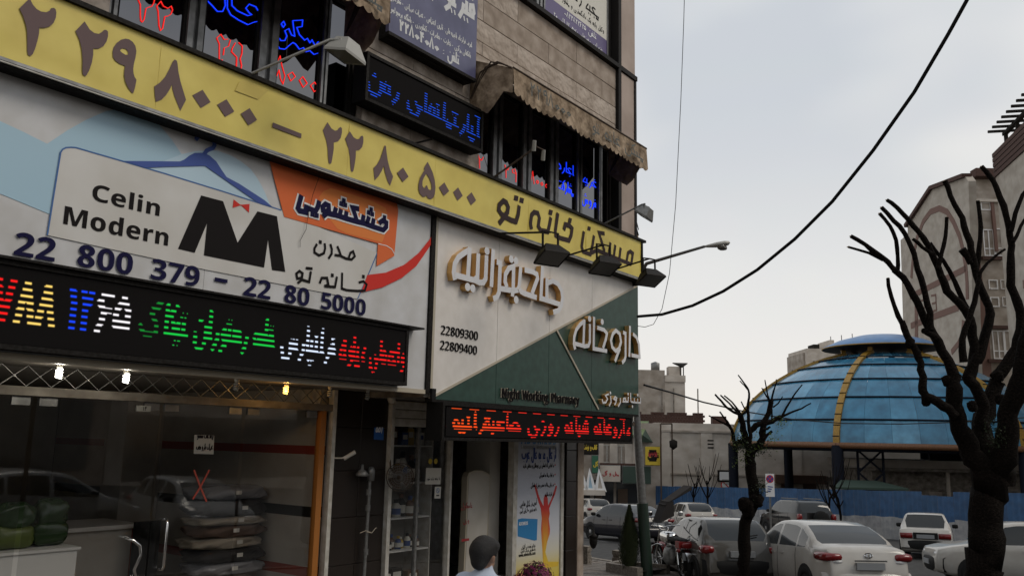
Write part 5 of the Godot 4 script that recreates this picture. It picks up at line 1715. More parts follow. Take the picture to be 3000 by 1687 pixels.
func ordinal(i: int, n: int) -> String:
	if i == 0:
		return "furthest left"
	if i == n - 1:
		return "furthest right"
	return ["", "second", "third", "fourth", "fifth", "sixth", "seventh", "eighth", "ninth", "tenth", "eleventh"][i] + " from the left"


func pharmacy_details():
	var b := building
	# front frame
	for s in [[9.2, 9.27], [10.585, 10.63]]:
		solid(b, "door_post", M.white_metal, V(s[0], -0.3, -1.13), V(s[1], 2.99, -1.02))
	for k in 3:
		var y0 := 2.66 + 0.13 * k
		var st := begin()
		bevel(st, V(9.275, y0 + 0.004, -1.12), V(10.58, y0 + 0.128, -1.04), 0.015)
		obj("shutter_slat", st, M.white_metal, b)
	solid(b, "shutter_box", M.soffit, V(10.64, 2.62, -1.35), V(14.11, 3.05, -1.12))
	solid(b, "mullion", M.grey_metal, V(9.86, -0.2, -1.12), V(9.9, 2.655, -1.06))
	for p in [[9.275, 9.858], [9.902, 10.58]]:
		solid(b, "shop_window", M.shop_glass, V(p[0], -0.2, -1.106), V(p[1], 2.655, -1.096))
	solid(b, "pier", M.room_wall, V(12.05, -0.1, -1.9), V(12.35, 3.0, -1.36))
	solid(b, "inner_wall", M.plaster, V(10.35, -0.1, -6.2), V(10.45, 3.0, -1.75))
	# shelves full of goods inside the window
	var sh := thing("display_shelves", "white shelves of goods behind the pharmacy window", "shelves", V(9.8, -0.1, -1.5))
	var ys := [0.28, 0.82, 1.3, 1.82, 2.38]
	for y in ys:
		solid(sh, "shelf", M.white_laminate, V(9.3, y - 0.02, -1.72), V(10.32, y, -1.2))
	solid(sh, "back_panel", M.plaster, V(9.28, -0.1, -1.76), V(10.34, 2.64, -1.725))
	for x in [9.275, 10.325]:
		solid(sh, "upright", M.white_metal, V(x, -0.1, -1.722), V(x + 0.02, 2.64, -1.19))
	var cols := ["white", "blue", "black", "yellow", "brown"]
	var cm := [M.paper, mat("pack_blue", lin(0.03, 0.07, 0.22), 0.4), M.black_plastic, mat("pack_yellow", lin(0.45, 0.30, 0.03), 0.4), mat("pack_brown", lin(0.10, 0.045, 0.02), 0.4)]
	var row_names := ["lowest", "second lowest", "middle", "second highest", "highest"]
	for r in 5:
		var n: int = [3, 9, 6, 6, 5][r]
		for i in n:
			var x := 9.36 + (0.92 / n) * (i + 0.5) - 0.02
			var ci: int = (i * 2 + r * 3) % 5
			var at := V(x, ys[r] + 0.001, -1.36 - 0.05 * (i % 2))
			var g := "goods on the pharmacy shelves"
			if r in [1, 2, 3]:
				var h: float = [0, 0.22, 0.34, 0.46][r] * (1.0 - 0.12 * (i % 3))
				var rad: float = minf(0.46 / n, h * 0.36)
				var t := thing("bottle", "%s bottle on the %s pharmacy shelf, %s" % [cols[ci], row_names[r], ordinal(i, n)], "bottle", at, g)
				var st := begin()
				lathe(st, [[0, 0], [rad, 0], [rad, h * 0.62], [rad * 0.45, h * 0.8], [0, h * 0.8]], Transform3D(Basis(), at), 12)
				obj("body", st, cm[ci], t)
				st = begin()
				lathe(st, [[rad * 0.5, h * 0.8], [rad * 0.5, h], [0, h]], Transform3D(Basis(), at), 10, false)
				obj("cap", st, cm[(ci + 2) % 5], t)
				st = begin()
				lathe(st, [[rad + 0.002, h * 0.15], [rad + 0.002, h * 0.5]], Transform3D(Basis(), at), 12)
				obj("wrapper", st, M.paper if ci != 0 else cm[1], t)
			else:
				var h: float = 0.2 + 0.06 * (i % 2)
				var w := 0.36 / n
				var t := thing("carton", "%s carton on the %s pharmacy shelf, %s" % [cols[ci], row_names[r], ordinal(i, n)], "carton", at, g)
				solid(t, "box", cm[ci], at + V(-w, 0, -0.06), at + V(w, h, 0.06))
				solid(t, "printed_panel", M.paper if ci != 0 else cm[1], at + V(-w * 0.7, h * 0.45, 0.0605), at + V(w * 0.7, h * 0.8, 0.063))
	# stickers on the glass
	var s1 := thing("hand_sticker", "pale sticker with two yellow hands on the pharmacy glass", "sticker", V(10.3, 1.9, -1.09))
	var q := flat([10.08,2.039,10.44,2.034,10.433,1.779,10.075,1.789])
	var st := begin()
	plate(st, q, -1.09, 0.002)
	obj("paper", st, M.paper, s1)
	persian(s1, "lettering", "با پنجه پاره شود", q[0].x + 0.02, q[1].x - 0.02, lerpf(q[0].y, q[3].y, 0.27), 0.022, 0.008, -1.088, M.print_black)
	for k in 2:
		st = begin()
		plate(st, disc(q[3].lerp(q[1], 0.0) + Vector2(0.09 + 0.13 * k, 0.1), 0.045, 9), -1.0885, 0.001)
		obj("printed_hand", st, M.sign_yellow, s1)
	var s2 := thing("no_smoking_sticker", "small white no smoking sticker on the pharmacy glass", "sticker", V(10.4, 1.65, -1.09))
	q = flat([10.301,1.746,10.45,1.742,10.445,1.561,10.3,1.567])
	st = begin()
	plate(st, q, -1.09, 0.002)
	obj("paper", st, M.paper, s2)
	var mid := (q[0] + q[1] + q[2] + q[3]) / 4 + Vector2(0, 0.03)
	st = begin()
	ribbon(st, disc(mid, 0.034, 16), 0.01, -1.088, 0, true)
	ribbon(st, PackedVector2Array([mid + Vector2(-0.024, 0.024), mid + Vector2(0.024, -0.024)]), 0.01, -1.0875)
	obj("printed_ring", st, M.print_line, s2)
	st = begin()
	ribbon(st, PackedVector2Array([mid + Vector2(-0.035, -0.075), mid + Vector2(0.035, -0.075)]), 0.02, -1.088)
	obj("printed_bar", st, M.print_black, s2)
	# tall weighing scale in the doorway
	var sc := thing("weighing_scale", "tall pale weighing scale with a rounded top in the pharmacy doorway", "weighing scale", V(11.8, -0.1, -1.35))
	var outline := flat([11.334,0.264,11.351,0.936,11.357,1.86,11.397,1.935,11.546,1.971,11.757,1.965,11.921,1.921,11.999,1.871,11.965,0.892,11.955,0.196])
	outline.append(Vector2(outline[9].x, -0.05))
	outline.append(Vector2(outline[0].x, -0.05))
	st = begin()
	plate(st, outline, -1.3, 0.12)
	obj("column", st, M.cream_trim, sc)
	st = begin()
	plate(st, Geometry2D.offset_polygon(outline, -0.035)[0], -1.293, 0.006)
	obj("face", st, M.room_wall, sc)
	var cx := (outline[0].x + outline[9].x) / 2
	persian(sc, "lettering", "باسکول", cx - 0.16, cx + 0.16, 1.36, 0.045, 0.013, -1.291, M.sign_red)
	persian(sc, "lettering", "وزن", cx - 0.08, cx + 0.08, 1.12, 0.04, 0.012, -1.291, M.sign_red)
	solid(sc, "printed_panel", M.sign_red, V(cx - 0.1, 0.82, -1.2925), V(cx + 0.1, 0.86, -1.2905))
	solid(sc, "base", M.dark_metal, V(outline[0].x - 0.02, -0.09, -1.46), V(outline[9].x + 0.02, 0.02, -1.0))
	# shelving deep inside
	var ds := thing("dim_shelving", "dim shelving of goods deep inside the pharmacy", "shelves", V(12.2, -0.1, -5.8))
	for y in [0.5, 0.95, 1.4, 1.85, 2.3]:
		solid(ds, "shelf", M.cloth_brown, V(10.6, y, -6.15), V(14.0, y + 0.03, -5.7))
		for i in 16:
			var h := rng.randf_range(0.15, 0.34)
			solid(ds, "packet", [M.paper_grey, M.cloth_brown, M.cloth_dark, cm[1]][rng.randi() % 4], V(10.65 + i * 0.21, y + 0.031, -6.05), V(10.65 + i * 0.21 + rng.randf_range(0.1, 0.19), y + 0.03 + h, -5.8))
	poster()
	flowers()


func poster():
	var t := thing("poster_light_box", "tall white framed pharmacy poster with a red figure raising both arms", "poster", V(13.1, -0.3, -1.0))
	var z := -1.0
	var c := flat([12.314,0.219,13.786,0.197,13.799,2.501,12.308,2.483])
	var x0 := 12.36
	var x1: float = c[2].x - 0.03
	var y0 := -0.02
	var y1 := 2.72
	solid(t, "case", M.white_metal, V(x0 - 0.12, y0 - 0.18, z - 0.1), V(x1 + 0.09, y1 + 0.1, z - 0.02))
	for s in [[V(x0 - 0.12, y0 - 0.18, z - 0.019), V(x1 + 0.09, y0 - 0.002, z + 0.03)], [V(x0 - 0.12, y1 + 0.002, z - 0.019), V(x1 + 0.09, y1 + 0.1, z + 0.03)], [V(x0 - 0.12, y0 - 0.001, z - 0.019), V(x0 - 0.002, y1 + 0.001, z + 0.03)], [V(x1 + 0.002, y0 - 0.001, z - 0.019), V(x1 + 0.09, y1 + 0.001, z + 0.03)]]:
		solid(t, "frame", M.white_metal, s[0], s[1])
	# the printed ground runs from pale blue-white to yellow at the foot
	var pm := mat("poster_print", Color.WHITE, 0.4)
	pm.vertex_color_use_as_albedo = true
	var st := begin()
	var rows := [[y0, Color(0.62, 0.47, 0.05)], [y0 + 0.22, Color(0.62, 0.5, 0.12)], [y0 + 0.55, Color(0.6, 0.58, 0.48)], [y0 + 0.9, Color(0.55, 0.57, 0.62)], [y1, Color(0.48, 0.51, 0.6)]]
	for i in rows.size() - 1:
		var lo: Array = rows[i]
		var hi: Array = rows[i + 1]
		for v in [[V(x0, lo[0], z), lo[1]], [V(x1, hi[0], z), hi[1]], [V(x1, lo[0], z), lo[1]], [V(x0, lo[0], z), lo[1]], [V(x0, hi[0], z), hi[1]], [V(x1, hi[0], z), hi[1]]]:
			st.set_color(v[1])
			st.add_vertex(v[0])
	obj("print", st, pm, t)
	var fig := flat([12.916,1.686,12.946,1.719,12.987,1.667,13.042,1.546,13.123,1.424,13.219,1.317,13.221,1.454,13.26,1.512,13.308,1.516,13.357,1.448,13.369,1.319,13.469,1.427,13.562,1.58,13.608,1.666,13.657,1.673,13.658,1.629,13.596,1.509,13.486,1.374,13.409,1.265,13.43,1.169,13.397,1.085,13.443,0.894,13.436,0.809,13.36,0.679,13.302,0.498,13.4,0.32,13.752,0.286,13.721,0.212,13.247,0.218,13.209,0.506,13.171,0.761,13.152,0.914,13.168,1.099,13.133,1.279,13.046,1.41,12.949,1.6])
	st = begin()
	var up := begin()
	var ids := Geometry2D.triangulate_polygon(fig)
	var top := fig[7].y
	var foot := fig[27].y
	for i in ids.size() / 3:
		var p := [fig[ids[3 * i]], fig[ids[3 * i + 1]], fig[ids[3 * i + 2]]]
		if (p[1] - p[0]).cross(p[2] - p[0]) > 0:
			p.reverse()
		for q in p:
			up.set_color(Color(0.55, 0.035, 0.03).lerp(Color(0.66, 0.45, 0.05), smoothstep(0.45, 0.75, (top - q.y) / (top - foot))))
			up.add_vertex(V(q.x, q.y, z + 0.002))
	obj("printed_figure", up, pm, t)
	shape(t, "printed_carton", [12.424,1.126,12.533,1.141,13.033,1.098,13.019,0.731,12.944,0.728,12.428,0.841], z + 0.003, mat("carton_blue", lin(0.03, 0.20, 0.44), 0.4), 0.001)
	var d := flat([12.475,2.426,13.608,2.436,12.479,2.317,13.61,2.32,12.486,2.124,13.615,2.116])
	latin(t, "lettering", "ADOMEDS", d[0].x, d[1].x, d[0].y, d[0].y + 0.2, z + 0.004, 0.002, mat("poster_cyan", lin(0.05, 0.22, 0.5), 0.4))
	latin(t, "lettering", "S-Adenosyl-L-Methionine SAMe", d[0].x, d[1].x, d[2].y, d[2].y + 0.1, z + 0.004, 0.002, M.paper_grey, false)
	persian(t, "lettering", "از حال بد به حال خوب", d[4].x, d[5].x, d[5].y + 0.06, 0.1, 0.028, z + 0.004, M.print_blue)
	var k := 0
	for s in [["در افرادی که احساس بی حوصلگی و بدخلقی دارند", 800], ["در افراد مبتلا به افسردگی", 975], ["در زنان مبتلا به سندرم پیش از قاعدگی", 885], ["در افراد سالمند", 1040]]:
		var e := flat([0.0, 0.0])
		var fx: float = lerpf(c[0].x, c[1].x, (s[1] - 722.0) / 500.0)
		var y := 2.02 - 0.175 * k
		persian(t, "lettering", s[0], fx, d[1].x - 0.06, y, 0.035, 0.011, z + 0.004, M.print_black)
		square_dots(t, "bullet", [d[1].x - 0.02, y + 0.03], 0.013, z + 0.004, M.print_red)
		k += 1
	var g := flat([12.468,1.353,12.996,1.328,12.471,1.246,12.999,1.218,12.536,0.622,12.978,0.584,12.523,0.559,12.98,0.518,12.469,0.483,12.983,0.435])
	persian(t, "lettering", "آدومدز مکمل غذایی", g[0].x, g[1].x, g[0].y, 0.045, 0.012, z + 0.004, M.print_black)
	persian(t, "lettering", "۲۰ عدد قرص ۴۰۰ میلی گرمی", g[2].x, g[3].x, g[2].y, 0.035, 0.009, z + 0.004, M.print_black)
	persian(t, "lettering", "تولید شده در آلمان", g[4].x, g[5].x, g[4].y, 0.03, 0.008, z + 0.004, M.print_black)
	persian(t, "lettering", "به سفارش شرکت آدومد", g[6].x, g[7].x, g[6].y, 0.03, 0.008, z + 0.004, M.print_black)
	latin(t, "lettering", "www.adomeds.com", g[8].x, g[9].x, g[8].y, g[8].y + 0.06, z + 0.004, 0.002, M.print_black)
	var e2 := flat([12.456,1.018,12.727,1.001])
	latin(t, "lettering", "ADOMEDS", e2[0].x, e2[1].x, e2[0].y, e2[0].y + 0.06, z + 0.006, 0.002, M.print_white)


func flowers():
	var spots := [[V(12.35, 0.15, -0.55), 0.34, "magenta chrysanthemum bush in a pot before the poster", "flower_purple"], [V(11.75, 0.15, -0.45), 0.2, "small red flower bush left of the magenta one", "flower_red"], [V(10.85, 0.0, -0.55), 0.18, "small dark flower bush by the pharmacy's door post", "flower_purple"]]
	for s in spots:
		var at: Vector3 = s[0]
		var r: float = s[1]
		var base := on_ground(at.x, at.z, 0.12)
		var t := thing("flower_pot", s[2], "potted flowers", base)
		var st := begin()
		lathe(st, [[0, 0], [r * 0.45, 0], [r * 0.62, at.y - base.y - r * 0.3], [r * 0.66, at.y - base.y - r * 0.3], [0, at.y - base.y - r * 0.34]], Transform3D(Basis(), base), 14)
		obj("pot", st, M.brick_red, t)
		var fl := begin()
		var lf := begin()
		for k in int(900 * r / 0.34):
			var d := V(rng.randfn(), absf(rng.randfn()) * 0.9, rng.randfn()).normalized()
			var p := at + d * r * rng.randf_range(0.6, 1.0)
			var s0 := rng.randf_range(0.018, 0.034)
			var u := d.cross(V(rng.randf() - 0.5, 1, rng.randf() - 0.5)).normalized() * s0
			var w := d.cross(u).normalized() * s0
			var o := fl if rng.randf() < 0.78 else lf
			tri(o, p - u, p + w, p + u)
			tri(o, p - w + d * 0.01, p + u, p + w * 0.4)
		var o1 := obj("blooms", fl, M[s[3]], t)
		o1.set_meta("kind", "stuff")
		var o2 := obj("leaves", lf, M.leaf_dark, t)
		o2.set_meta("kind", "stuff")


# ---------------------------------------------------------------- across the street, left to right

func far_left_street():
	# row of shops half hidden by the pharmacy
	var t := framed("shop_row", "two storey row of small shops across the street with a green roof", "building", ahead(62.0))
	var y0 := -3.2
	block(t, "wall", M.wall_beige, V(0.5, y0, -8.0), V(11.0, 3.9, -0.3))
	var q := flat([4.647,2.355,6.422,2.393,6.424,1.627,4.654,1.589,6.568,1.005,9.714,0.968,10.173,0.909])
	# pilasters
	for x in [540, 820, 1130, 1270]:
		var e := flat([6.564,2.431,7.557,2.452,8.658,2.476,9.155,2.486])
		var i := [540, 820, 1130, 1270].find(x)
		block(t, "pilaster", M.wall_pale, V(e[i].x - 0.25, 0.2, -0.295), V(e[i].x + 0.3, 2.9, -0.1))
	var w1 := flat([6.762,1.009,7.487,2.294,7.823,0.911,8.533,2.281])
	far_window(t, w1[0].x, w1[1].x, w1[0].y, w1[1].y, -0.29, M.white_metal, 1, 0.0)
	far_window(t, w1[2].x, w1[3].x, w1[2].y, w1[3].y, -0.29, M.white_metal, 1, 0.0)
	block(t, "ledge", M.brick_red, V(q[4].x, q[4].y - 0.2, -0.29), V(9.4, q[4].y, 0.5))
	# green pitched roof
	var g := flat([8.704,4.029,10.454,4.084,9.538,3.133,8.701,3.133])
	var st := begin()
	hexa(st, [V(g[3].x, g[3].y - 0.1, 0.9), V(g[2].x, g[2].y - 0.1, 0.9), V(g[1].x, g[1].y, -2.0), V(g[3].x, g[1].y, -2.0), V(g[3].x, g[3].y - 0.3, 0.8), V(g[2].x, g[2].y - 0.3, 0.8), V(g[1].x, g[1].y - 0.3, -2.2), V(g[3].x, g[1].y - 0.3, -2.2)])
	obj("roof", st, M.roof_green, t, true)
	st = begin()
	tri(st, V(g[2].x, g[2].y - 0.1, 0.88), V(g[1].x + 0.01, g[2].y - 0.6, -0.3), V(g[1].x, g[1].y, -2.0))
	tri(st, V(g[2].x, g[2].y - 0.1, 0.88), V(g[2].x, g[2].y - 0.6, 0.6), V(g[1].x + 0.01, g[2].y - 0.6, -0.3))
	obj("gable", st, M.roof_green_dark, t, true)
	# shop fronts
	var b := flat([6.924,-0.298,7.839,-0.961,8.403,-0.439,10.159,-0.912])
	for s in [[1.0, 3.9], [4.1, 5.9], [6.2, 7.6], [7.8, 9.8]]:
		block(t, "shop_window", M.far_glass, V(s[0], y0 + 0.2, -0.28), V(s[1], y0 + 3.0, -0.22))
		block(t, "roller_door", M.rust_metal, V(s[0] + 0.1, y0 + 0.21, -0.215), V(lerpf(s[0], s[1], 0.4), y0 + 2.4, -0.16))
	# boards hung on it, each a thing of its own
	far_board("shop_board", "dark shop board with yellow lettering, upper left of the far shops", [4.804,2.448,6.366,2.481,6.369,1.637,4.811,1.604], 61.0, M.far_dark, "کتاب و نوشت افزار", M.sign_yellow, 0.62)
	far_board("shop_board", "pale board with red flourishes on the far shops", [6.511,0.834,7.926,0.847,7.925,-0.244,6.514,-0.205], 61.0, M.wall_pale, "مبل و گل", M.sign_red, 0.4)
	far_board("shop_board", "plain dark green board right of the red flourishes", [8.118,0.817,10.074,0.825,10.065,-0.334,8.116,-0.273], 61.0, M.roof_green_dark, "", M.sign_yellow, 0.4)
	far_board("vertical_sign", "red vertical sign on the far shops", [4.787,1.491,5.093,1.497,5.101,0.308,4.797,0.301], 60.6, M.sign_red, "تخفیف", M.sign_yellow, 0.4)
	far_board("vertical_sign", "green vertical sign on the far shops", [5.91,1.514,6.31,1.523,6.279,0.349,5.898,0.341], 60.6, M.sign_green, "گل", M.sign_yellow, 0.4)
	far_board("hanging_sign", "yellow hanging sign beside the long beige wall", [9.596,2.211,10.6,2.233,10.588,0.978,9.588,0.974], 60.2, M.sign_yellow, "تمدن", M.far_dark, 0.55)
	var c := thing("shop_canopy", "flat pale canopy carrying triangular frames on the far shops", "canopy")
	c.transform = ahead(61.0)
	var cc := flat([4.34,-0.755,6.734,-0.788])
	block(c, "slab", M.wall_pale, V(cc[0].x, cc[1].y - 0.35, -0.6), V(cc[1].x, cc[1].y, 1.2))
	var tri_at := [[-40, 60, 90], [100, 170, 265], [265, 325, 430], [455, 520, 628]]
	var says := ["furthest left, half hidden", "second from the left", "third from the left", "furthest right"]
	for i in 4:
		var e := flat([[4.409,-0.771,4.638,0.471,4.871,-0.761], [4.887,-0.711,5.125,0.482,5.452,-0.715], [5.452,-0.715,5.661,0.493,6.016,-0.737], [6.101,-0.735,6.32,0.474,6.693,-0.772]][i])
		var f := framed("triangle_frame", "white triangular display frame on the shop canopy, %s" % says[i], "display frame", ahead(60.0), "triangular frames on the canopy")
		e[0].y = cc[1].y + 0.005
		e[2].y = cc[1].y + 0.005
		st = begin()
		ribbon(st, e, 0.22, 0.12, 0.24, true)
		obj("frame", st, M.print_white, f, true)
		st = begin()
		plate(st, e, 0.06, 0.08)
		obj("panel", st, [M.cloth_cream, M.cloth_cream, M.print_sky, M.wall_pale][i], f, true)
	# tall beige block behind
	t = framed("apartment_block", "plain tall beige block with a roof shelter, left of the dome", "building", ahead(95.0))
	var p := flat([14.744,10.541,17.351,10.597,19.605,10.149,19.543,5.978,14.718,5.874])
	block(t, "wall", M.wall_beige, V(p[0].x - 4.0, -5.0, -9.0), V(p[1].x, p[0].y, 0.0))
	block(t, "wall", M.wall_pale, V(p[1].x, -5.0, -9.0), V(p[2].x, p[2].y - 0.2, -0.02))
	block(t, "parapet", M.wall_pale, V(p[1].x + 0.02, p[2].y - 0.9, -0.02), V(p[2].x + 0.05, p[2].y - 0.15, 0.12))
	st = begin()
	hexa(st, [V(p[1].x + 2.0, p[2].y + 1.0, 0.0), V(p[2].x - 0.3, p[2].y + 0.8, 0.0), V(p[2].x - 1.0, p[2].y + 1.45, -2.0), V(p[1].x + 3.0, p[2].y + 1.45, -2.0), V(p[1].x + 2.0, p[2].y + 0.9, 0.0), V(p[2].x - 0.3, p[2].y + 0.7, 0.0), V(p[2].x - 1.0, p[2].y + 1.35, -2.0), V(p[1].x + 3.0, p[2].y + 1.35, -2.0)])
	obj("roof_shelter", st, M.far_dark, t, true)
	for x in [p[1].x + 2.1, p[2].x - 0.5]:
		block(t, "shelter_post", M.far_dark, V(x, p[2].y - 0.2, -0.3), V(x + 0.1, p[2].y + 0.95, -0.2))
	block(t, "roof_hut", M.wall_pale, V(p[1].x + 0.6, p[2].y - 0.2, -2.2), V(p[1].x + 2.0, p[2].y + 0.9, -0.6))
	block(t, "wall_patch", M.concrete, V(p[0].x, p[0].y - 9.9, 0.001), V(p[0].x + 2.3, p[0].y - 8.4, 0.03))
	for x in [p[0].x + 2.2, p[0].x + 3.5, p[1].x + 3.6]:
		block(t, "drain_pipe", M.concrete, V(x, -5.0, 0.0), V(x + 0.12, p[2].y - 1.6, 0.1))
	st = begin()
	lathe(st, [[0.0, 0.0], [0.5, 0.0], [0.5, 0.9], [0.0, 1.1]], Transform3D(Basis(), V(p[0].x + 1.8, p[0].y, -1.5)), 12)
	obj("water_tank", st, M.grey_metal, t, true)
	# broken brick wall
	t = framed("brick_wall", "low broken brown brick wall in front of the beige block", "wall", ahead(75.0))
	p = flat([11.619,5.164,13.419,5.173,15.157,5.121,17.049,5.292,17.03,4.273,11.613,4.157])
	var top := [830, 838, 834, 842, 838, 850, 846, 836, 830, 828]
	for r in 7:
		for i in 26:
			var x := lerpf(p[0].x - 2.0, p[3].x, (i + (0.5 if r % 2 else 0.0)) / 26.0)
			var w := (p[3].x - p[0].x + 2.0) / 26.0
			var hgt := 0.2
			var low := p[0].y - 1.4
			if r == 6 and rng.randf() < 0.3:
				continue
			block(t, "brick", M.brick_red, V(x + 0.012, low + hgt * r + 0.012, -0.5 - 0.03 * rng.randf()), V(x + w - 0.012, low + hgt * (r + 1), 0.0 + 0.03 * rng.randf()))
	block(t, "mortar", M.concrete, V(p[0].x - 2.0, -3.4, -0.45), V(p[3].x, p[0].y - 0.25, -0.03))


func far_board(called: String, label: String, arr: Array, d: float, m: Material, words: String, ink: Material, fill: float):
	var t := framed(called, label, "sign", ahead(d))
	var p := flat(arr)
	var lo := V(minf(p[0].x, p[3].x), minf(p[2].y, p[3].y), -0.15)
	var hi := V(maxf(p[1].x, p[2].x), maxf(p[0].y, p[1].y), 0.0)
	block(t, "board", m, lo, hi)
	block(t, "edge", M.grey_metal, V(lo.x - 0.05, lo.y - 0.05, -0.2), V(hi.x + 0.05, hi.y + 0.05, -0.152))
	if words:
		var pn := pen(words)
		var st := begin()
		var w := (hi.x - lo.x) * 0.84
		var k: float = w / pn.width
		var h := (hi.y - lo.y) * fill * 0.3
		var i := 0
		for s in pn.strokes:
			var a := PackedVector2Array()
			for j in s.size() / 2:
				a.append(Vector2(hi.x - w * 0.09 + s[2 * j] * k, lerpf(lo.y, hi.y, 0.42) + s[2 * j + 1] * h))
			ribbon(st, a, h * 0.42, 0.012 + 0.002 * (i % 5))
			i += 1
		obj("lettering", st, ink, t, true)
		if called == "hanging_sign":
			for r in 2:
				block(t, "small_print", M.far_dark, V(lo.x + 0.25, lo.y + 0.25 + 0.55 * r, 0.001), V(hi.x - 0.25, lo.y + 0.5 + 0.55 * r, 0.012))
			block(t, "small_print", M.sign_red, V(lo.x + 0.2, hi.y - 0.7, 0.001), V(hi.x - 0.2, hi.y - 0.35, 0.012))


func dome_site():
	# long plain wall behind
	var t := framed("boundary_building", "long plain beige wall with a coping, left of and behind the blue dome", "building", ahead(74.0))
	var p := flat([13.082,4.231,19.721,4.228,29.753,4.238,13.075,3.504,29.717,3.511])
	block(t, "wall", M.wall_pale, V(p[0].x - 0.5, -4.2, -6.0), V(p[2].x + 9.0, p[0].y, 0.0))
	block(t, "coping", M.wall_beige, V(p[0].x - 0.6, p[3].y - 0.05, 0.0), V(p[2].x + 9.0, p[3].y + 0.12, 0.18))
	block(t, "ledge", M.wall_beige, V(p[0].x - 0.6, -0.15, 0.0), V(p[2].x + 9.0, 0.0, 0.1))
	for x in flat([13.358,2.438,17.032,2.516,24.678,2.679,28.268,2.756]):
		block(t, "pilaster", M.wall_pale, V(x.x - 0.5, -4.2, 0.002), V(x.x + 0.5, p[3].y - 0.06, 0.14))
	for r in 3:
		var e := flat([17.105,3.242,17.635,3.253])
		block(t, "vent_slot", M.far_dark, V(e[0].x, e[0].y - 0.5 - 0.3 * r, 0.145), V(e[1].x, e[0].y - 0.38 - 0.3 * r, 0.16))
	var gd := flat([22.849,0.071,26.561,-1.788,22.758,-0.379])
	block(t, "lintel", M.cloth_brown, V(gd[0].x - 0.3, gd[0].y - 0.7, 0.0), V(gd[1].x + 0.3, gd[0].y, 1.2))
	block(t, "gate", M.cloth_brown, V(gd[0].x + 0.5, -4.2, 0.003), V(gd[1].x - 0.2, gd[0].y - 0.71, 0.05))
	block(t, "door", M.concrete, V(gd[0].x + 1.2, -4.2, 0.051), V(gd[1].x - 1.0, gd[0].y - 2.1, 0.09))
	block(t, "chimney", M.brick_red, V(p[1].x - 1.8, p[0].y, -2.0), V(p[1].x - 0.6, p[0].y + 0.7, -1.2))
	# notice board on the wall
	var nb := framed("notice_board", "black framed white notice board on the beige wall", "notice board", ahead(73.6))
	var q := flat([17.841,0.353,19.279,-0.643])
	block(nb, "frame", M.far_dark, V(q[0].x, q[1].y, 0.0), V(q[1].x, q[0].y, 0.1))
	block(nb, "sheet", M.print_white, V(q[0].x + 0.15, q[1].y + 0.15, 0.1), V(q[1].x - 0.15, q[0].y - 0.15, 0.13))
	for r in 5:
		block(nb, "printed_line", M.paper_grey, V(q[0].x + 0.35 + 0.1 * (r % 2), q[0].y - 0.85 - 0.32 * r, 0.131), V(q[1].x - 0.35 - 0.12 * (r % 3), q[0].y - 0.77 - 0.32 * r, 0.135))
	var ns := framed("no_smoking_sign", "small white prohibition sign below the notice board", "sign", ahead(73.6))
	q = flat([18.138,-0.682,18.965,-1.072])
	block(ns, "board", M.print_white, V(q[0].x, q[1].y, 0.0), V(q[1].x, q[0].y, 0.06))
	var st := begin()
	var mid := (q[0] + q[1]) / 2
	ribbon(st, disc(mid, 0.42, 18), 0.09, 0.066, 0, true)
	ribbon(st, PackedVector2Array([mid + Vector2(-0.3, 0.3), mid + Vector2(0.3, -0.3)]), 0.09, 0.07)
	obj("printed_ring", st, M.print_red, ns, true)
	dome()
	# annex under the dome
	t = framed("annex", "low pale annex with a dark overhang under the dome", "building", ahead(58.0))
	p = flat([23.722,1.785,31.485,1.724,23.687,1.109,31.412,0.758,24.755,0.505])
	block(t, "parapet", M.wall_pale, V(p[0].x, p[3].y + 0.45, -6.0), V(p[1].x + 4.0, p[1].y, 0.6))
	block(t, "overhang", M.concrete, V(p[0].x + 0.5, p[3].y + 0.25, -1.0), V(p[1].x + 4.0, p[3].y + 0.445, 1.1))
	block(t, "wall", M.concrete, V(p[0].x + 1.0, -3.2, -6.0), V(p[1].x + 4.0, p[3].y + 0.24, -0.6))
	var x := p[0].x + 1.4
	var k := 0
	while x < p[1].x + 3.0:
		block(t, "door", [M.far_glass, M.cloth_brown, M.far_glass, M.wall_beige, M.brick_red][k % 5], V(x, -3.2, -0.599), V(x + 0.85, -0.35 - 0.25 * (k % 3), -0.5))
		x += 1.12
		k += 1
	block(t, "downpipe", M.wall_pale, V(p[1].x - 2.4, -3.2, 0.62), V(p[1].x - 2.22, p[3].y + 0.24, 0.8))
	block(t, "stored_beams", M.far_dark, V(p[1].x - 2.6, p[1].y, -1.0), V(p[1].x - 0.6, p[1].y + 0.5, 0.2))
	t = framed("site_hut", "small hut with a dark green pitched roof behind the fence", "hut", ahead(52.5))
	p = flat([19.308,0.161,20.409,0.514,22.664,0.561,23.756,0.255])
	st = begin()
	hexa(st, [V(p[0].x, p[0].y, 1.2), V(p[3].x, p[0].y, 1.2), V(p[2].x, p[1].y, -0.5), V(p[1].x, p[1].y, -0.5), V(p[0].x, p[0].y - 0.12, 1.2), V(p[3].x, p[0].y - 0.12, 1.2), V(p[2].x, p[1].y - 0.2, -0.6), V(p[1].x, p[1].y - 0.2, -0.6)])
	obj("roof", st, M.roof_green_dark, t, true)
	block(t, "wall", M.concrete, V(p[0].x + 0.8, -2.9, -1.8), V(p[3].x - 0.6, p[0].y - 0.13, 0.8))
	block(t, "door", M.cloth_brown, V(p[0].x + 2.0, -2.9, 0.801), V(p[0].x + 2.9, p[0].y - 0.3, 0.85))
	# tower far behind the dome
	t = framed("far_tower", "far pale tower block with arched windows rising behind the dome", "building", ahead(150.0))
	p = flat([52.442,18.964,54.73,19.632,56.788,19.676,57.035,20.611,59.862,21.603,59.695,16.044])
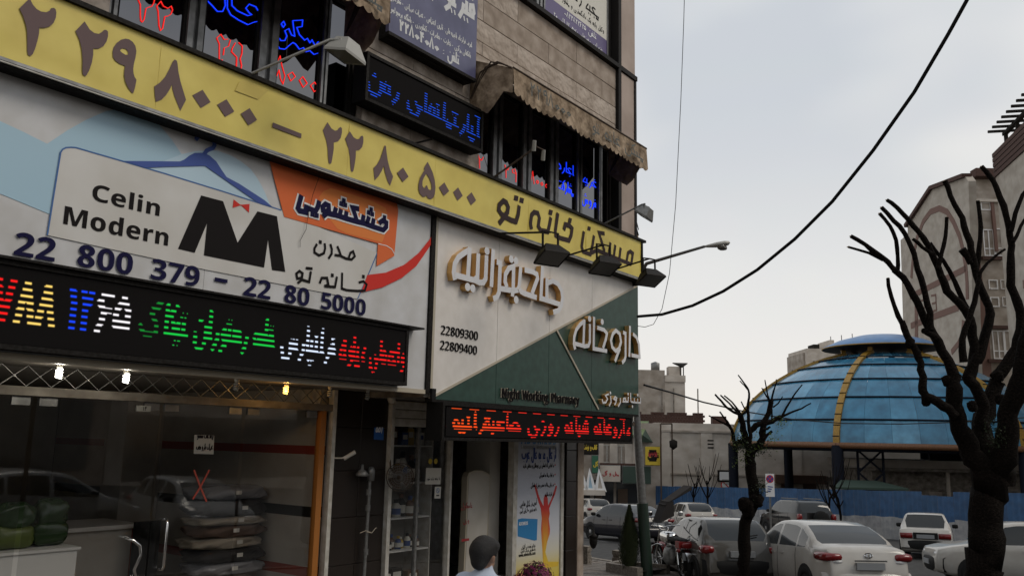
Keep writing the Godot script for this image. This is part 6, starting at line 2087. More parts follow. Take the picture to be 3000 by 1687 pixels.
	block(t, "wall", M.wall_beige, V(p[0].x, -6.0, -10.0), V(p[1].x - 2.0, p[0].y, -1.0))
	block(t, "wall", M.wall_pale, V(p[1].x - 2.0, -6.0, -10.0), V(p[2].x + 1.0, p[1].y, 0.0))
	block(t, "wall", M.wall_beige, V(p[2].x + 1.0, -6.0, -12.0), V(p[4].x, p[3].y, -2.0))
	block(t, "roof_room", M.wall_pale, V(p[3].x + 1.0, p[3].y, -9.0), V(p[4].x - 1.0, p[4].y, -3.0))
	block(t, "roof_tank", M.far_dark, V(p[1].x, p[1].y, -5.0), V(p[2].x - 1.0, p[1].y + 1.0, -2.0))
	for r in 4:
		for c in 2:
			var wx := p[1].x + 0.6 + 2.9 * c
			var wy := p[1].y - 4.6 - 5.0 * r
			st = begin()
			var arch := PackedVector2Array([Vector2(wx, wy), Vector2(wx + 1.6, wy), Vector2(wx + 1.6, wy + 1.5)])
			for i in 7:
				arch.append(Vector2(wx + 0.8 + cos(PI * i / 6) * 0.8, wy + 1.5 + sin(PI * i / 6) * 0.8))
			plate(st, arch, 0.05, 0.05)
			obj("window", st, M.far_glass, t, true)
	for i in 3:
		st = begin()
		tube(st, [V(p[3].x + 2.0 + 2.0 * i, p[4].y, -5.0), V(p[3].x + 2.0 + 2.0 * i, p[4].y + 0.9 + i * 0.3, -5.0)], 0.07, 5)
		obj("mast", st, M.far_dark, t, true)
	fence()


const DOME_R := 10.8
const DOME_Y := 2.75
const DOME_H := 6.75


func dome_point(az: float, t: float, out := 0.0) -> Vector3:
	var r := DOME_R * pow(maxf(0.0, 1.0 - pow(t, 1.75)), 0.58) + out
	# seen from above the sides between two ribs are a little flatter than a circle
	var a := fposmod(az - deg_to_rad(-39.0), PI / 3) - PI / 6
	r *= 0.97 + 0.03 * absf(a) / (PI / 6)
	return V(r * sin(az), DOME_Y + DOME_H * t + out * t, r * cos(az))


func dome():
	var f := ahead(62.0, 27.3)
	var d := framed("blue_dome", "large blue panelled dome on dark columns with golden ribs behind the fence", "dome", f)
	var rows := [0.0, 0.215, 0.43, 0.615, 0.775, 0.87, 0.945]
	var strips := 7
	var ribs := 6
	for s in ribs:
		for c in strips:
			var a0 := deg_to_rad(-39.0) + (s + (c + 0.004) / strips) * PI / 3
			var a1 := deg_to_rad(-39.0) + (s + (c + 0.996) / strips) * PI / 3
			for r in rows.size() - 1:
				var st := begin(true)
				for k in 3:
					var t0 := lerpf(rows[r] + 0.003, rows[r + 1] - 0.003, k / 3.0)
					var t1 := lerpf(rows[r] + 0.003, rows[r + 1] - 0.003, (k + 1) / 3.0)
					quad(st, dome_point(a0, t0), dome_point(a1, t0), dome_point(a1, t1), dome_point(a0, t1))
				var pick := rng.randf()
				obj("panel", st, M["dome_panel_%d" % (0 if pick < 0.45 else (1 if pick < 0.7 else (2 if pick < 0.9 else 3)))], d, true)
	# dark purlins round the dome
	for r in range(1, rows.size() - 1):
		for s in ribs:
			var st := begin()
			var pts := []
			for k in 15:
				pts.append(dome_point(deg_to_rad(-39.0) + (s + k / 14.0) * PI / 3, rows[r], 0.05))
			tube(st, pts, 0.055, 5)
			obj("purlin", st, M.navy_steel, d, true)
	for s in ribs:
		var az := deg_to_rad(-39.0) + s * PI / 3
		var side := V(cos(az), 0, -sin(az)) * 0.19
		var st := begin()
		for k in 18:
			var t0 := lerpf(-0.02, 0.955, k / 18.0)
			var t1 := lerpf(-0.02, 0.955, (k + 1) / 18.0)
			var p := dome_point(az, maxf(t0, 0), 0.16) + V(0, DOME_H * minf(t0, 0), 0)
			var q := dome_point(az, t1, 0.16)
			var pi := dome_point(az, maxf(t0, 0), -0.1) + V(0, DOME_H * minf(t0, 0), 0)
			var qi := dome_point(az, t1, -0.1)
			hexa(st, [p - side, p + side, q + side, q - side, pi - side, pi + side, qi + side, qi - side])
		var rib := obj("rib", st, M.gold_rib, d, true)
		for k in 9:
			st = begin()
			var p := dome_point(az, 0.06 + 0.1 * k, 0.18)
			tube(st, [p - side * 1.1, p + side * 1.1], 0.03, 4)
			obj("rung", st, M.navy_steel, rib, true)
		# column and upright of the lantern
		st = begin()
		var foot := dome_point(az, 0.0, 0.0)
		tube(st, [V(foot.x, -4.6, foot.z), V(foot.x, DOME_Y - 0.15, foot.z)], 0.36, 12)
		obj("column", st, M.navy_steel, d, true)
		st = begin()
		tube(st, [V(foot.x, -3.4, foot.z), V(foot.x, -1.1, foot.z)], 0.37, 12)
		obj("painted_foot", st, M.gold_rib, d, true)
		st = begin()
		var u := dome_point(az, 0.95, 0.05)
		beam(st, V(u.x, u.y - 0.2, u.z), V(u.x * 1.02, 9.75, u.z * 1.02), 0.3, 0.3, V(sin(az), 0, cos(az)))
		obj("lantern_post", st, M.gold_rib, d, true)
		# rim beam between two ribs
		st = begin()
		var pts := []
		for k in 13:
			pts.append(dome_point(az + k / 12.0 * PI / 3, 0.0, 0.1) + V(0, -0.16, 0))
		tube(st, pts, 0.2, 7)
		obj("rim_beam", st, M.rim_copper, d, true)
		st = begin()
		pts = []
		for k in 13:
			pts.append(dome_point(az + k / 12.0 * PI / 3, 0.0, -0.25) + V(0, -0.34, 0))
		tube(st, pts, 0.2, 6)
		obj("rim_beam", st, M.navy_steel, d, true)
	# shallow cap on top
	var st := begin()
	lathe(st, [[4.1, 9.62], [4.05, 9.74], [3.0, 10.22], [1.6, 10.58], [0.0, 10.74]], Transform3D(), 36)
	obj("cap", st, M.dome_cap, d, true)
	st = begin()
	lathe(st, [[0.0, 9.5], [2.2, 9.5], [4.0, 9.6], [4.12, 9.6], [4.12, 9.66]], Transform3D(), 36)
	obj("cap_underside", st, M.navy_steel, d, true)
	st = begin()
	var ring := []
	for k in 37:
		ring.append(V(4.12 * cos(TAU * k / 36), 9.64, 4.12 * sin(TAU * k / 36)))
	tube(st, ring, 0.05, 5, false)
	obj("cap_rim", st, M.gold_rib, d, true)
	# lattice stair beside the front column
	st = begin()
	var c := dome_point(deg_to_rad(-39.0), 0.0, -0.8) + V(1.0, 0, 0)
	for k in 5:
		beam(st, c + V(0, -4.6 + 1.4 * k, 0), c + V(1.6, -3.2 + 1.4 * k, 0), 0.1, 0.1)
		beam(st, c + V(1.6, -4.6 + 1.4 * k, 0), c + V(0, -3.2 + 1.4 * k, 0), 0.1, 0.1)
	beam(st, c + V(0, -6.5, 0), c + V(0, 2.6 - DOME_Y, 0), 0.12, 0.12, Vector3.RIGHT)
	beam(st, c + V(1.6, -6.5, 0), c + V(1.6, 2.6 - DOME_Y, 0), 0.12, 0.12, Vector3.RIGHT)
	obj("lattice_stair", st, M.navy_steel, d, true)


func fence():
	var ends := [V(55.523, 0, -19.557), V(41.054, 0, 2.046)]
	var a: Vector3 = ends[0]
	var b: Vector3 = ends[1]
	var dir := (b - a).normalized()
	var t := thing("site_fence", "blue and off-white corrugated metal fence in front of the dome", "fence", on_ground(b.x, b.z))
	var length := a.distance_to(b)
	var out := dir.cross(Vector3.UP)
	var x := -1.2
	var k := 0
	while x < length + 16.0:
		var w := 0.86
		var low := 0.18 if x > length - 3.2 and x < length - 1.8 else 0.0
		var jit := rng.randf_range(-0.02, 0.02)
		var st := begin(true)
		var n := 12
		var tone := rng.randf_range(0.9, 1.08)
		var blue := Color(0.028, 0.10, 0.225) * tone
		var pale := Color(0.42, 0.41, 0.40) * tone
		for i in n:
			var q := []
			for c in 2:
				var u := x + w * (i + c) / n
				var wave := 0.022 * sin((i + c) * PI * 0.5)
				var foot := on_ground(a.x + dir.x * u, a.z + dir.z * u)
				var s := u / length
				var top := lerpf(-0.48, 0.74, s) - low + jit
				var mid := lerpf(foot.y, top, 0.45) + 0.03 * sin(u * 1.3) + 0.02 * sin(u * 5.1)
				q.append([foot + out * wave, V(foot.x, mid, foot.z) + out * wave, V(foot.x, top, foot.z) + out * wave])
			for r in 2:
				var c2 := pale if r == 0 else blue
				for v in [q[0][r], q[1][r + 1], q[1][r], q[0][r], q[0][r + 1], q[1][r + 1]]:
					st.set_color(c2)
					st.add_vertex(v)
		obj("sheet", st, M.fence_blue, t)
		if k % 3 == 0:
			st = begin()
			var foot := on_ground(a.x + dir.x * x, a.z + dir.z * x) - out * 0.08
			box(st, foot - V(0.04, 0, 0.04), foot + V(0.04, 2.15, 0.04))
			obj("post", st, M.dark_metal, t)
		x += w + 0.008
		k += 1
	var n2 := thing("fence_notice", "small white paper stuck on the blue fence", "notice", V(0, 0, 0))
	var p: Vector3 = [V(47.547, -0.44, -5.982)][0]
	n2.position = p
	var st2 := begin()
	hexa(st2, [p - dir * 0.16 + V(0, -0.2, 0) + out * 0.12, p + dir * 0.16 + V(0, -0.2, 0) + out * 0.12, p + dir * 0.16 + V(0, 0.25, 0) + out * 0.12, p - dir * 0.16 + V(0, 0.25, 0) + out * 0.12, p - dir * 0.16 + V(0, -0.2, 0) + out * 0.1, p + dir * 0.16 + V(0, -0.2, 0) + out * 0.1, p + dir * 0.16 + V(0, 0.25, 0) + out * 0.1, p - dir * 0.16 + V(0, 0.25, 0) + out * 0.1])
	obj("paper", st2, M.paper, n2)


func right_building():
	# left wing: a blank wall with painted arches, going back to the left
	var ends := [V(94.698, 0, -12.115), V(80.778, 0, -4.022)]
	var t := framed("apartment_building", "tall cream apartment building with brown painted arches, right of the dome", "building", wall_frame(ends[0], ends[1]))
	var out := flat([0.582,8.842,3.171,23.607,5.279,23.742,5.417,24.53,12.331,26.393,19.45,25.28,20.053,24.657,17.076,7.776])
	out[0].y = -6.0
	out[7].y = -6.0
	var st := begin()
	plate(st, out, 0.0, 0.6)
	obj("wall", st, M.wall_cream, t, true)
	var wr := func(called: String, arr: Array, w: float):
		var s := begin()
		ribbon(s, flat(arr), w, 0.04, 0.04)
		obj(called, s, M.band_brown, t, true)
	wr.call("painted_arch", [5.58,19.158,6.264,20.805,7.818,22.76,9.654,23.877,11.53,24.321,13.627,24.078,15.318,23.282,16.474,22.088,17.524,20.562,18.019,19.207,18.306,17.768,18.349,16.396,18.16,14.923], 0.55)
	wr.call("painted_band", [4.923,17.401,12.254,17.462,18.336,17.534], 0.55)
	wr.call("painted_band", [4.664,14.505,11.532,14.555,16.278,14.544], 0.6)
	wr.call("painted_post", [6.468,16.437,5.98,13.111], 0.8)
	wr.call("painted_mark", [10.383,16.555,11.444,16.456,11.411,15.064,10.423,15.05], 0.18)
	wr.call("painted_mark", [10.467,15.791,11.447,15.748], 0.18)
	wr.call("painted_mark", [7.805,16.514,8.584,16.487,8.578,15.671], 0.18)
	wr.call("painted_arch", [14.116,10.884,15.738,11.477,16.662,12.126,17.083,13.28], 0.5)
	st = begin()
	ribbon(st, flat([5.222,24.58,12.337,26.426,19.563,25.307]), 0.35, 0.3, 0.8)
	obj("roof_edge", st, M.brick_red, t, true)
	# recessed middle with windows
	var f2 := ahead(74.0)
	var m := framed("apartment_building", "recessed window bay of the cream apartment building", "building", f2)
	var p := flat([41.267,26.749,44.055,27.399,41.726,27.514,44.028,27.063,41.23,26.247,41.713,26.258,40.359,8.141,39.896,8.131,41.527,24.839,43.854,24.891])
	block(m, "wall", M.wall_beige, V(p[0].x - 0.4, -6.0, -6.0), V(p[1].x + 1.4, p[1].y - 0.5, 0.0))
	block(m, "roof_edge", M.brick_red, V(p[2].x - 0.1, p[3].y - 0.3, 0.0), V(p[1].x + 1.5, p[2].y, 1.0))
	st = begin()
	ribbon(st, flat([41.403,26.418,41.355,22.115,41.507,18.221,41.77,13.454,41.718,8.785]), 0.75, 0.12, 0.12)
	obj("painted_band", st, M.band_brown, m, true)
	block(m, "cornice", M.wall_pale, V(p[8].x, p[8].y - 0.25, 0.0), V(p[9].x + 0.6, p[8].y, 0.3))
	for w in [[[42.324,19.612,43.311,22.076], 1, 0.28], [[43.308,19.633,44.035,22.174], 0, 0.28], [[42.485,16.608,43.308,17.458], 0, 0.0], [[43.556,16.632,43.97,17.473], 0, 0.0], [[42.516,15.002,43.308,15.893], 0, 0.0], [[43.587,15.073,44,15.908], 0, 0.0], [[42.431,10.376,43.472,12.894], 1, 0.28], [[43.486,10.399,44.144,12.909], 0, 0.28], [[42.333,23.864,43.238,24.595], 0, 0.0]]:
		far_window(m, w[0][0], w[0][2], w[0][1], w[0][3], 0.02, M.print_white if w[1] == 1 or true else M.white_metal, w[1], w[2])
	for s in [[41.979,19.232,43.822,19.531], [42.205,13.023,43.865,13.311], [41.817,10.053,43.699,10.341]]:
		block(m, "sill", M.brick_red, V(s[0], s[1], 0.0), V(s[2], s[3], 0.35))
	st = begin()
	ribbon(st, flat([43.325,24.879,43.37,22.816,43.388,20.04]), 0.28, 0.2, 0.2)
	obj("downpipe", st, M.band_brown, m, true)
	# right wing, nearer
	var e2 := [V(82.145, 0, -2.182), V(75.579, 0, 0.718)]
	var r := framed("apartment_building", "right wing of the cream apartment building with a slatted parapet", "building", wall_frame(e2[0], e2[1]))
	var o2 := flat([1.33,7.8,5.363,24.586,11.628,24.063])
	var far := 30.0
	var slope := (o2[2].y - o2[1].y) / (o2[2].x - o2[1].x)
	var poly := PackedVector2Array([Vector2(o2[1].x, -6.0), Vector2(far, -6.0), Vector2(far, o2[1].y), Vector2(o2[1].x, o2[1].y)])
	st = begin()
	plate(st, poly, 0.0, 10.0)
	obj("wall", st, M.wall_cream, r, true)
	for k in 5:
		block(r, "parapet_slat", M.brick_red, V(o2[1].x - 0.1, o2[1].y + 0.02 + 0.42 * k, -0.4), V(far, o2[1].y + 0.36 + 0.42 * k, 0.12))
	for x in [0.6, 3.2, 6.4, 9.6]:
		block(r, "pergola_post", M.far_dark, V(o2[1].x + x, o2[1].y + 2.1, -0.9), V(o2[1].x + x + 0.25, o2[1].y + 3.6, -0.65))
	block(r, "pergola_beam", M.far_dark, V(o2[1].x + 0.4, o2[1].y + 3.4, -0.95), V(o2[1].x + 14.0, o2[1].y + 3.65, -0.6))
	for k in 12:
		block(r, "pergola_slat", M.far_dark, V(o2[1].x + 0.5 + 1.1 * k, o2[1].y + 3.66, -2.6), V(o2[1].x + 0.68 + 1.1 * k, o2[1].y + 3.85, 0.5))
	block(r, "painted_band", M.band_brown, V(o2[1].x + 4.0, 14.6, 0.0), V(far, 15.2, 0.05))


# ---------------------------------------------------------------- trees

func limb(t: Node, called: String, arr: Array, r0: float, r1: float, m: Material, sides := 8) -> MeshInstance3D:
	# a bough along points given as x, y, z; knotty, thinner towards the end, cut off square
	var raw := []
	for i in arr.size() / 3:
		raw.append(V(arr[3 * i], arr[3 * i + 1], arr[3 * i + 2]))
	var pts := []
	for i in raw.size() - 1:
		var p0: Vector3 = raw[maxi(i - 1, 0)]
		var p1: Vector3 = raw[i]
		var p2: Vector3 = raw[i + 1]
		var p3: Vector3 = raw[mini(i + 2, raw.size() - 1)]
		var n := maxi(2, int(p1.distance_to(p2) / 0.12))
		n = mini(n, 8)
		for k in n:
			var s := float(k) / n
			pts.append(p1.cubic_interpolate(p2, p0, p3, s))
	pts.append(raw[-1])
	var radii := []
	for i in pts.size():
		var s := float(i) / (pts.size() - 1)
		var r := lerpf(r0, r1, pow(s, 0.8)) * (1.0 + rng.randf_range(-0.07, 0.1))
		if rng.randf() < 0.06 and r < 0.1:
			r *= 1.2
		radii.append(r)
		if i > 0 and i < pts.size() - 1:
			pts[i] += V(rng.randfn(), rng.randfn(), rng.randfn()) * r * 0.14
	var st := begin(true)
	tube(st, pts, radii, sides)
	return obj(called, st, m, t)


func sprigs(t: Node, called: String, centres: Array, n: int, spread: float, size: float, m: Material):
	var st := begin()
	for c in centres:
		for k in n:
			var p: Vector3 = c + V(rng.randfn(), rng.randfn(), rng.randfn()) * spread
			var d := V(rng.randfn(), rng.randfn(), rng.randfn()).normalized()
			var u := d.cross(V(0.3, 1, 0.2)).normalized() * size * rng.randf_range(0.6, 1.2)
			var w := d * size * rng.randf_range(1.0, 2.0)
			tri(st, p - u, p + w, p + u)
	var o := obj(called, st, m, t)
	o.set_meta("kind", "stuff")


func trees():
	# the big pollarded tree on the right
	var base: Vector3 = [V(13.957, 0.584, 5.991)][0]
	base.y = ground_y(base)
	var t := thing("pollarded_tree", "large bare pollarded tree with a thick dark trunk, right of the dome", "tree", base)
	var b = M.bark
	var tr := limb(t, "trunk", [13.924,0.049,5.946,13.959,0.759,5.993,13.992,1.117,6.038,14.042,1.573,6.104,14.076,1.942,6.15,14.095,2.24,6.177], 0.265, 0.22, b, 16)
	limb(t, "limb", [14.151,2.014,6.252,14.061,2.205,6.131,13.961,2.396,5.996,13.9,2.59,5.914,13.74,2.849,5.866,13.66,3.093,5.843,13.595,3.336,5.839,13.62,3.569,5.872], 0.185, 0.09, b, 12)
	limb(t, "limb", [14.123,2.045,6.214,14.095,2.287,6.176,14.172,2.564,6.111,14.267,2.831,6.072,14.385,3.071,6.148,14.495,3.314,6.211,14.556,3.523,6.294], 0.185, 0.095, b, 12)
	limb(t, "limb", [14.172,2.047,6.28,13.989,2.375,6.368,13.919,2.697,6.442,13.861,3.082,6.532,13.81,3.4,6.631,13.754,3.813,6.723,13.823,4.206,6.815], 0.18, 0.09, b, 12)
	limb(t, "limb", [14.163,2.812,6.1,14.163,3.029,6.1,14.182,3.231,6.126,14.12,3.431,6.043,14.065,3.565,5.969,14.124,3.738,6.047,14.171,3.876,6.111], 0.1, 0.07, b, 10)
	var u := "branch"
	# from the left limb
	limb(t, u, [13.616,3.505,5.867,13.565,3.762,5.799,13.498,4.02,5.709,13.414,4.253,5.596,13.307,4.726,5.452,13.222,4.964,5.336,13.147,5.082,5.236], 0.082, 0.042, b)
	limb(t, u, [13.047,5.061,5.269,12.996,5.167,5.2,12.921,5.271,5.1,12.8,5.429,4.938,12.678,5.554,4.773], 0.042, 0.028, b)
	limb(t, u, [13.057,5.228,5.115,12.934,5.331,4.95,12.755,5.414,4.708], 0.024, 0.017, b, 6)
	limb(t, u, [13.177,5.043,5.277,13.19,5.287,5.295,13.179,5.531,5.278,13.138,5.749,5.225,13.049,5.938,5.104], 0.032, 0.025, b)
	limb(t, u, [13.325,4.187,5.644,13.31,4.58,5.623,13.27,4.949,5.569,13.221,5.323,5.503,13.153,5.618,5.412,13.065,5.805,5.294,12.961,6.004,5.154], 0.052, 0.03, b)
	limb(t, u, [14.19,3.542,5.969,14.261,3.866,6.064,14.251,4.189,6.051,14.203,4.569,5.987,14.054,4.866,5.786,13.979,5.224,5.685,13.903,5.557,5.582,13.783,5.863,5.421,13.645,6.143,5.236,13.55,6.268,5.108], 0.085, 0.028, b)
	limb(t, u, [13.82,5.408,5.639,13.743,5.503,5.534,13.658,5.634,5.421], 0.032, 0.024, b)
	limb(t, u, [13.867,5.174,5.702,13.91,5.426,5.76,13.958,5.679,5.824,13.982,5.983,5.856], 0.036, 0.025, b)
	limb(t, u, [14.325,4.613,5.983,14.285,4.805,5.929,14.237,5.026,5.864,14.144,5.346,5.739,14.031,5.624,5.588], 0.046, 0.026, b)
	limb(t, u, [14.265,3.786,6.07,14.364,4.193,6.202,14.424,4.522,6.284,14.39,4.768,6.238,14.324,5.097,6.149,14.293,5.487,6.107,14.253,5.881,6.053,14.177,6.22,5.951,14.096,6.597,5.843], 0.072, 0.036, b)
	limb(t, u, [14.439,5.146,6.136,14.482,5.542,6.194,14.514,5.885,6.237,14.505,6.316,6.225], 0.042, 0.028, b)
	limb(t, u, [14.35,5.126,6.184,14.431,5.296,6.293,14.519,5.425,6.411,14.605,5.527,6.528], 0.026, 0.018, b, 6)
	limb(t, u, [14.212,5.512,5.998,14.256,5.402,6.058,14.287,5.291,6.099], 0.06, 0.05, b)
	limb(t, u, [14.536,3.559,6.267,14.651,3.779,6.421,14.775,4.163,6.588,14.815,4.466,6.642,14.769,4.851,6.58,14.75,5.129,6.554,14.777,5.61,6.591,14.771,5.894,6.583,14.738,6.238,6.539,14.666,6.641,6.441,14.564,6.877,6.305], 0.09, 0.036, b)
	limb(t, u, [14.677,5.812,6.624,14.732,6.098,6.698,14.813,6.388,6.807,14.907,6.593,6.933], 0.036, 0.026, b)
	limb(t, u, [14.568,5.617,6.645,14.654,5.873,6.761,14.767,6.16,6.913], 0.03, 0.02, b)
	limb(t, u, [13.816,3.751,5.968,13.815,4.093,5.967,13.891,4.387,6.069,13.971,4.765,6.177,14.017,5.091,6.239], 0.055, 0.03, b)
	limb(t, u, [13.492,2.956,5.868,13.429,3.067,5.783,13.344,3.161,5.669,13.25,3.239,5.542,13.224,3.386,5.507,13.225,3.616,5.508,13.211,3.781,5.49,13.168,3.945,5.432,13.125,4.111,5.374,13.082,4.31,5.317], 0.07, 0.042, b)
	limb(t, u, [13.142,4.024,5.397,13.054,4.386,5.279,13.002,4.674,5.209,12.983,4.934,5.183], 0.042, 0.026, b)
	limb(t, u, [13.374,4.059,5.71,13.301,4.147,5.61,13.263,4.172,5.56], 0.05, 0.04, b)
	# pruning knots and bits of old growth on the trunk
	var knots := [V(13.613, 3.535, 5.864), V(13.546, 3.467, 5.773), V(13.996, 3.549, 6.378), V(13.748, 3.112, 6.045), V(13.99, 3.219, 6.37), V(13.357, 3.18, 5.518), V(13.14, 3.994, 5.395)]
	for p in knots:
		var st := begin(true)
		lump(st, p, V(0.06, 0.075, 0.06), 0.3, p.x, 10, 6)
		obj("knot", st, b, t)
	for p in [V(12.678, 5.554, 4.773), V(12.755, 5.414, 4.708), V(13.049, 5.938, 5.104), V(12.961, 6.004, 5.154), V(13.55, 6.268, 5.108), V(14.096, 6.597, 5.843), V(14.564, 6.877, 6.305), V(13.982, 5.983, 5.856), V(12.983, 4.934, 5.183)]:
		var st := begin()
		lathe(st, [[0.0, 0.0], [0.022, 0.0], [0.022, 0.004], [0.0, 0.004]], turned(p, V(-0.5, 0.8, 0)), 8, false)
		obj("saw_cut", st, M.cut_wood, t)
	sprigs(t, "ivy", [V(13.758, 2.773, 6.31), V(13.763, 2.677, 6.317), V(13.741, 2.612, 6.287), V(13.733, 2.852, 6.276)], 90, 0.06, 0.016, M.leaf_dark)
	# the smaller pollarded tree before the dome
	base = [V(16.855, -0.185, 1.34)][0]
	base.y = ground_y(base)
	t = thing("pollarded_tree", "smaller pollarded tree with sprouting leaves in front of the dome's left end", "tree", base)
	limb(t, "trunk", [16.856,-0.335,1.341,16.857,-0.057,1.343,16.876,0.321,1.368,16.871,0.626,1.362,16.905,0.96,1.408,16.957,1.194,1.477,17.015,1.377,1.556,17.012,1.663,1.552,16.985,1.924,1.515,16.981,2.134,1.509], 0.125, 0.105, b, 12)
	limb(t, "limb", [16.985,2.093,1.515,16.978,2.306,1.505,17.018,2.451,1.56,17.084,2.471,1.648,17.118,2.544,1.693,17.134,2.742,1.716,17.158,2.941,1.747], 0.115, 0.062, b, 10)
	limb(t, "limb", [16.969,2.146,1.494,16.973,2.36,1.499,16.944,2.556,1.46,16.919,2.698,1.426,16.895,2.914,1.394,16.871,3.103,1.362], 0.10, 0.055, b, 10)
	limb(t, u, [16.867,2.449,1.524,16.892,2.664,1.558,16.878,2.789,1.539,16.869,3.094,1.527,16.87,3.311,1.529,16.886,3.457,1.549,16.883,3.602,1.545,16.839,3.728,1.486,16.76,3.908,1.38], 0.05, 0.012, b, 7)
	limb(t, u, [16.882,3.593,1.544,16.833,3.691,1.478,16.78,3.79,1.407], 0.014, 0.01, b, 6)
	limb(t, u, [16.871,3.103,1.362,16.789,3.146,1.252,16.703,3.252,1.136,16.639,3.377,1.05,16.566,3.509,0.952], 0.032, 0.02, b, 7)
	limb(t, u, [16.962,3.115,1.316,16.908,3.205,1.244,16.833,3.339,1.143,16.727,3.501,1.001], 0.028, 0.016, b, 7)
	limb(t, u, [16.967,3.125,1.324,16.925,3.242,1.267,16.866,3.368,1.188,16.774,3.493,1.064], 0.026, 0.014, b, 7)
	limb(t, u, [16.791,3.1,1.421,16.835,3.147,1.481,16.86,3.211,1.515,16.87,3.311,1.529], 0.026, 0.018, b, 7)
	limb(t, u, [16.849,3.193,1.5,16.82,3.255,1.461,16.789,3.37,1.42], 0.018, 0.012, b, 6)
	limb(t, u, [17.04,2.538,1.422,16.942,2.552,1.29,16.889,2.532,1.219,16.87,2.712,1.193,16.828,2.874,1.137,16.8,2.964,1.099,16.763,3.054,1.049,16.715,3.161,0.984], 0.06, 0.016, b, 8)
	limb(t, u, [16.832,2.865,1.141,16.75,2.935,1.032,16.674,2.996,0.93,16.578,3.076,0.801], 0.026, 0.014, b, 7)
	limb(t, u, [16.98,2.773,1.508,17.025,2.855,1.569,17.092,2.912,1.659,17.158,2.978,1.748,17.216,3.143,1.826,17.24,3.271,1.859,17.252,3.417,1.874], 0.06, 0.05, b, 9)
	for a in [[17.248,3.362,1.869,17.212,3.525,1.821,17.185,3.827,1.784], [17.243,3.38,1.862,17.201,3.488,1.805,17.144,3.662,1.728], [17.153,3.376,1.909,17.186,3.577,1.953,17.235,3.807,2.019], [17.157,3.394,1.915,17.192,3.595,1.961,17.217,3.742,1.995]]:
		limb(t, u, a, 0.024, 0.011, b, 6)
	limb(t, u, [17.275,3.272,1.906,17.341,3.356,1.994,17.396,3.495,2.069], 0.02, 0.01, b, 6)
	limb(t, u, [17.251,2.963,1.873,17.257,3.108,1.881,17.262,3.235,1.887], 0.02, 0.014, b, 6)
	limb(t, u, [17.152,2.914,1.739,17.257,2.981,1.881,17.324,3.047,1.971,17.379,3.085,2.045], 0.055, 0.035, b, 8)
	limb(t, u, [17.373,3.076,2.038,17.437,3.26,2.124,17.519,3.481,2.234,17.577,3.612,2.311,17.644,3.743,2.401], 0.026, 0.012, b, 7)
	limb(t, u, [17.379,3.085,2.045,17.49,3.171,2.195,17.624,3.257,2.374,17.741,3.369,2.533], 0.028, 0.012, b, 7)
	limb(t, u, [17.043,2.634,1.761,17.099,2.707,1.836,17.152,2.784,1.908], 0.035, 0.028, b, 7)
	limb(t, u, [17.041,2.813,1.758,17.101,2.833,1.839,17.134,2.87,1.884], 0.03, 0.022, b, 7)
	for p in [V(16.845, 1.278, 1.495), V(16.942, 1.41, 1.626), V(16.844, 1.201, 1.493), V(16.799, 1.328, 1.432)]:
		var st := begin(true)
		lump(st, p, V(0.12, 0.13, 0.12), 0.25, p.x * 3, 12, 7)
		obj("knot", st, b, t)
	sprigs(t, "young_leaves", [V(16.773, 2.642, 1.397), V(16.738, 2.498, 1.35), V(16.834, 2.412, 1.479), V(16.777, 2.233, 1.403), V(16.743, 2.161, 1.358), V(17.129, 2.619, 1.877), V(17.173, 2.656, 1.936), V(16.924, 2.665, 1.601), V(17.244, 2.928, 2.031), V(16.986, 2.453, 1.684), V(17.277, 2.965, 2.076)], 26, 0.075, 0.022, M.leaf)
	sprigs(t, "old_growth", [V(16.738, 2.534, 1.351), V(16.792, 2.518, 1.423), V(16.716, 2.497, 1.321), V(17.072, 2.456, 1.8), V(16.984, 2.364, 1.682), V(16.962, 1.711, 1.651), V(17.014, 1.66, 1.722), V(16.97, 1.589, 1.663), V(16.831, 2.252, 1.476), V(16.878, 2.485, 1.539)], 70, 0.08, 0.024, M.leaf_dark)
	# bare saplings along the fence
	var saplings := [[[[46.999,-1.133,-12.586,47.002,-0.332,-12.581,46.986,0.422,-12.603]], 50.0, "bare sapling by the fence's left end, under the notice board"], [[[50.312,-1.439,-14.834,50.237,-0.577,-14.934,50.31,0.077,-14.836]], 54.0, "thin bare sapling left of the notice board sapling"], [[[44.02,-1.011,-4.859,44.015,-0.239,-4.867,44.161,0.283,-4.67,44.064,0.626,-4.8]], 43.0, "thin bare sapling before the dome's front column"], [[[45.384,-1.011,-4.701,45.324,-0.298,-4.781,45.149,0.612,-5.017]], 44.0, "thin bare sapling before the blue fence, right of the white paper"]]
	for s in saplings:
		var a: Array = s[0][0]
		var q := V(a[0], ground_y(V(a[0], 0, a[2])), a[2])
		t = thing("bare_sapling", s[2], "sapling", q, "bare saplings along the fence")
		a[1] = q.y
		limb(t, "stem", a, 0.07, 0.04, M.bark, 6)
		for k in 9:
			var i := (k % 2) + 1
			var p := V(a[3 * mini(i, a.size() / 3 - 1)], a[3 * mini(i, a.size() / 3 - 1) + 1], a[3 * mini(i, a.size() / 3 - 1) + 2])
			var az := rng.randf() * TAU
			var d := V(cos(az) * 0.5, 1.0, sin(az) * 0.5) * rng.randf_range(0.8, 1.7)
			limb(t, "twig", [p.x, p.y - 0.3, p.z, p.x + d.x * 0.6, p.y + d.y * 0.35, p.z + d.z * 0.6, p.x + d.x, p.y + d.y, p.z + d.z], 0.03, 0.012, M.bark, 5)


# ---------------------------------------------------------------- cars
# top: heights of the outline over the middle of the car from tail to nose; side: side windows; ws, rw: extent of windscreen and rear window

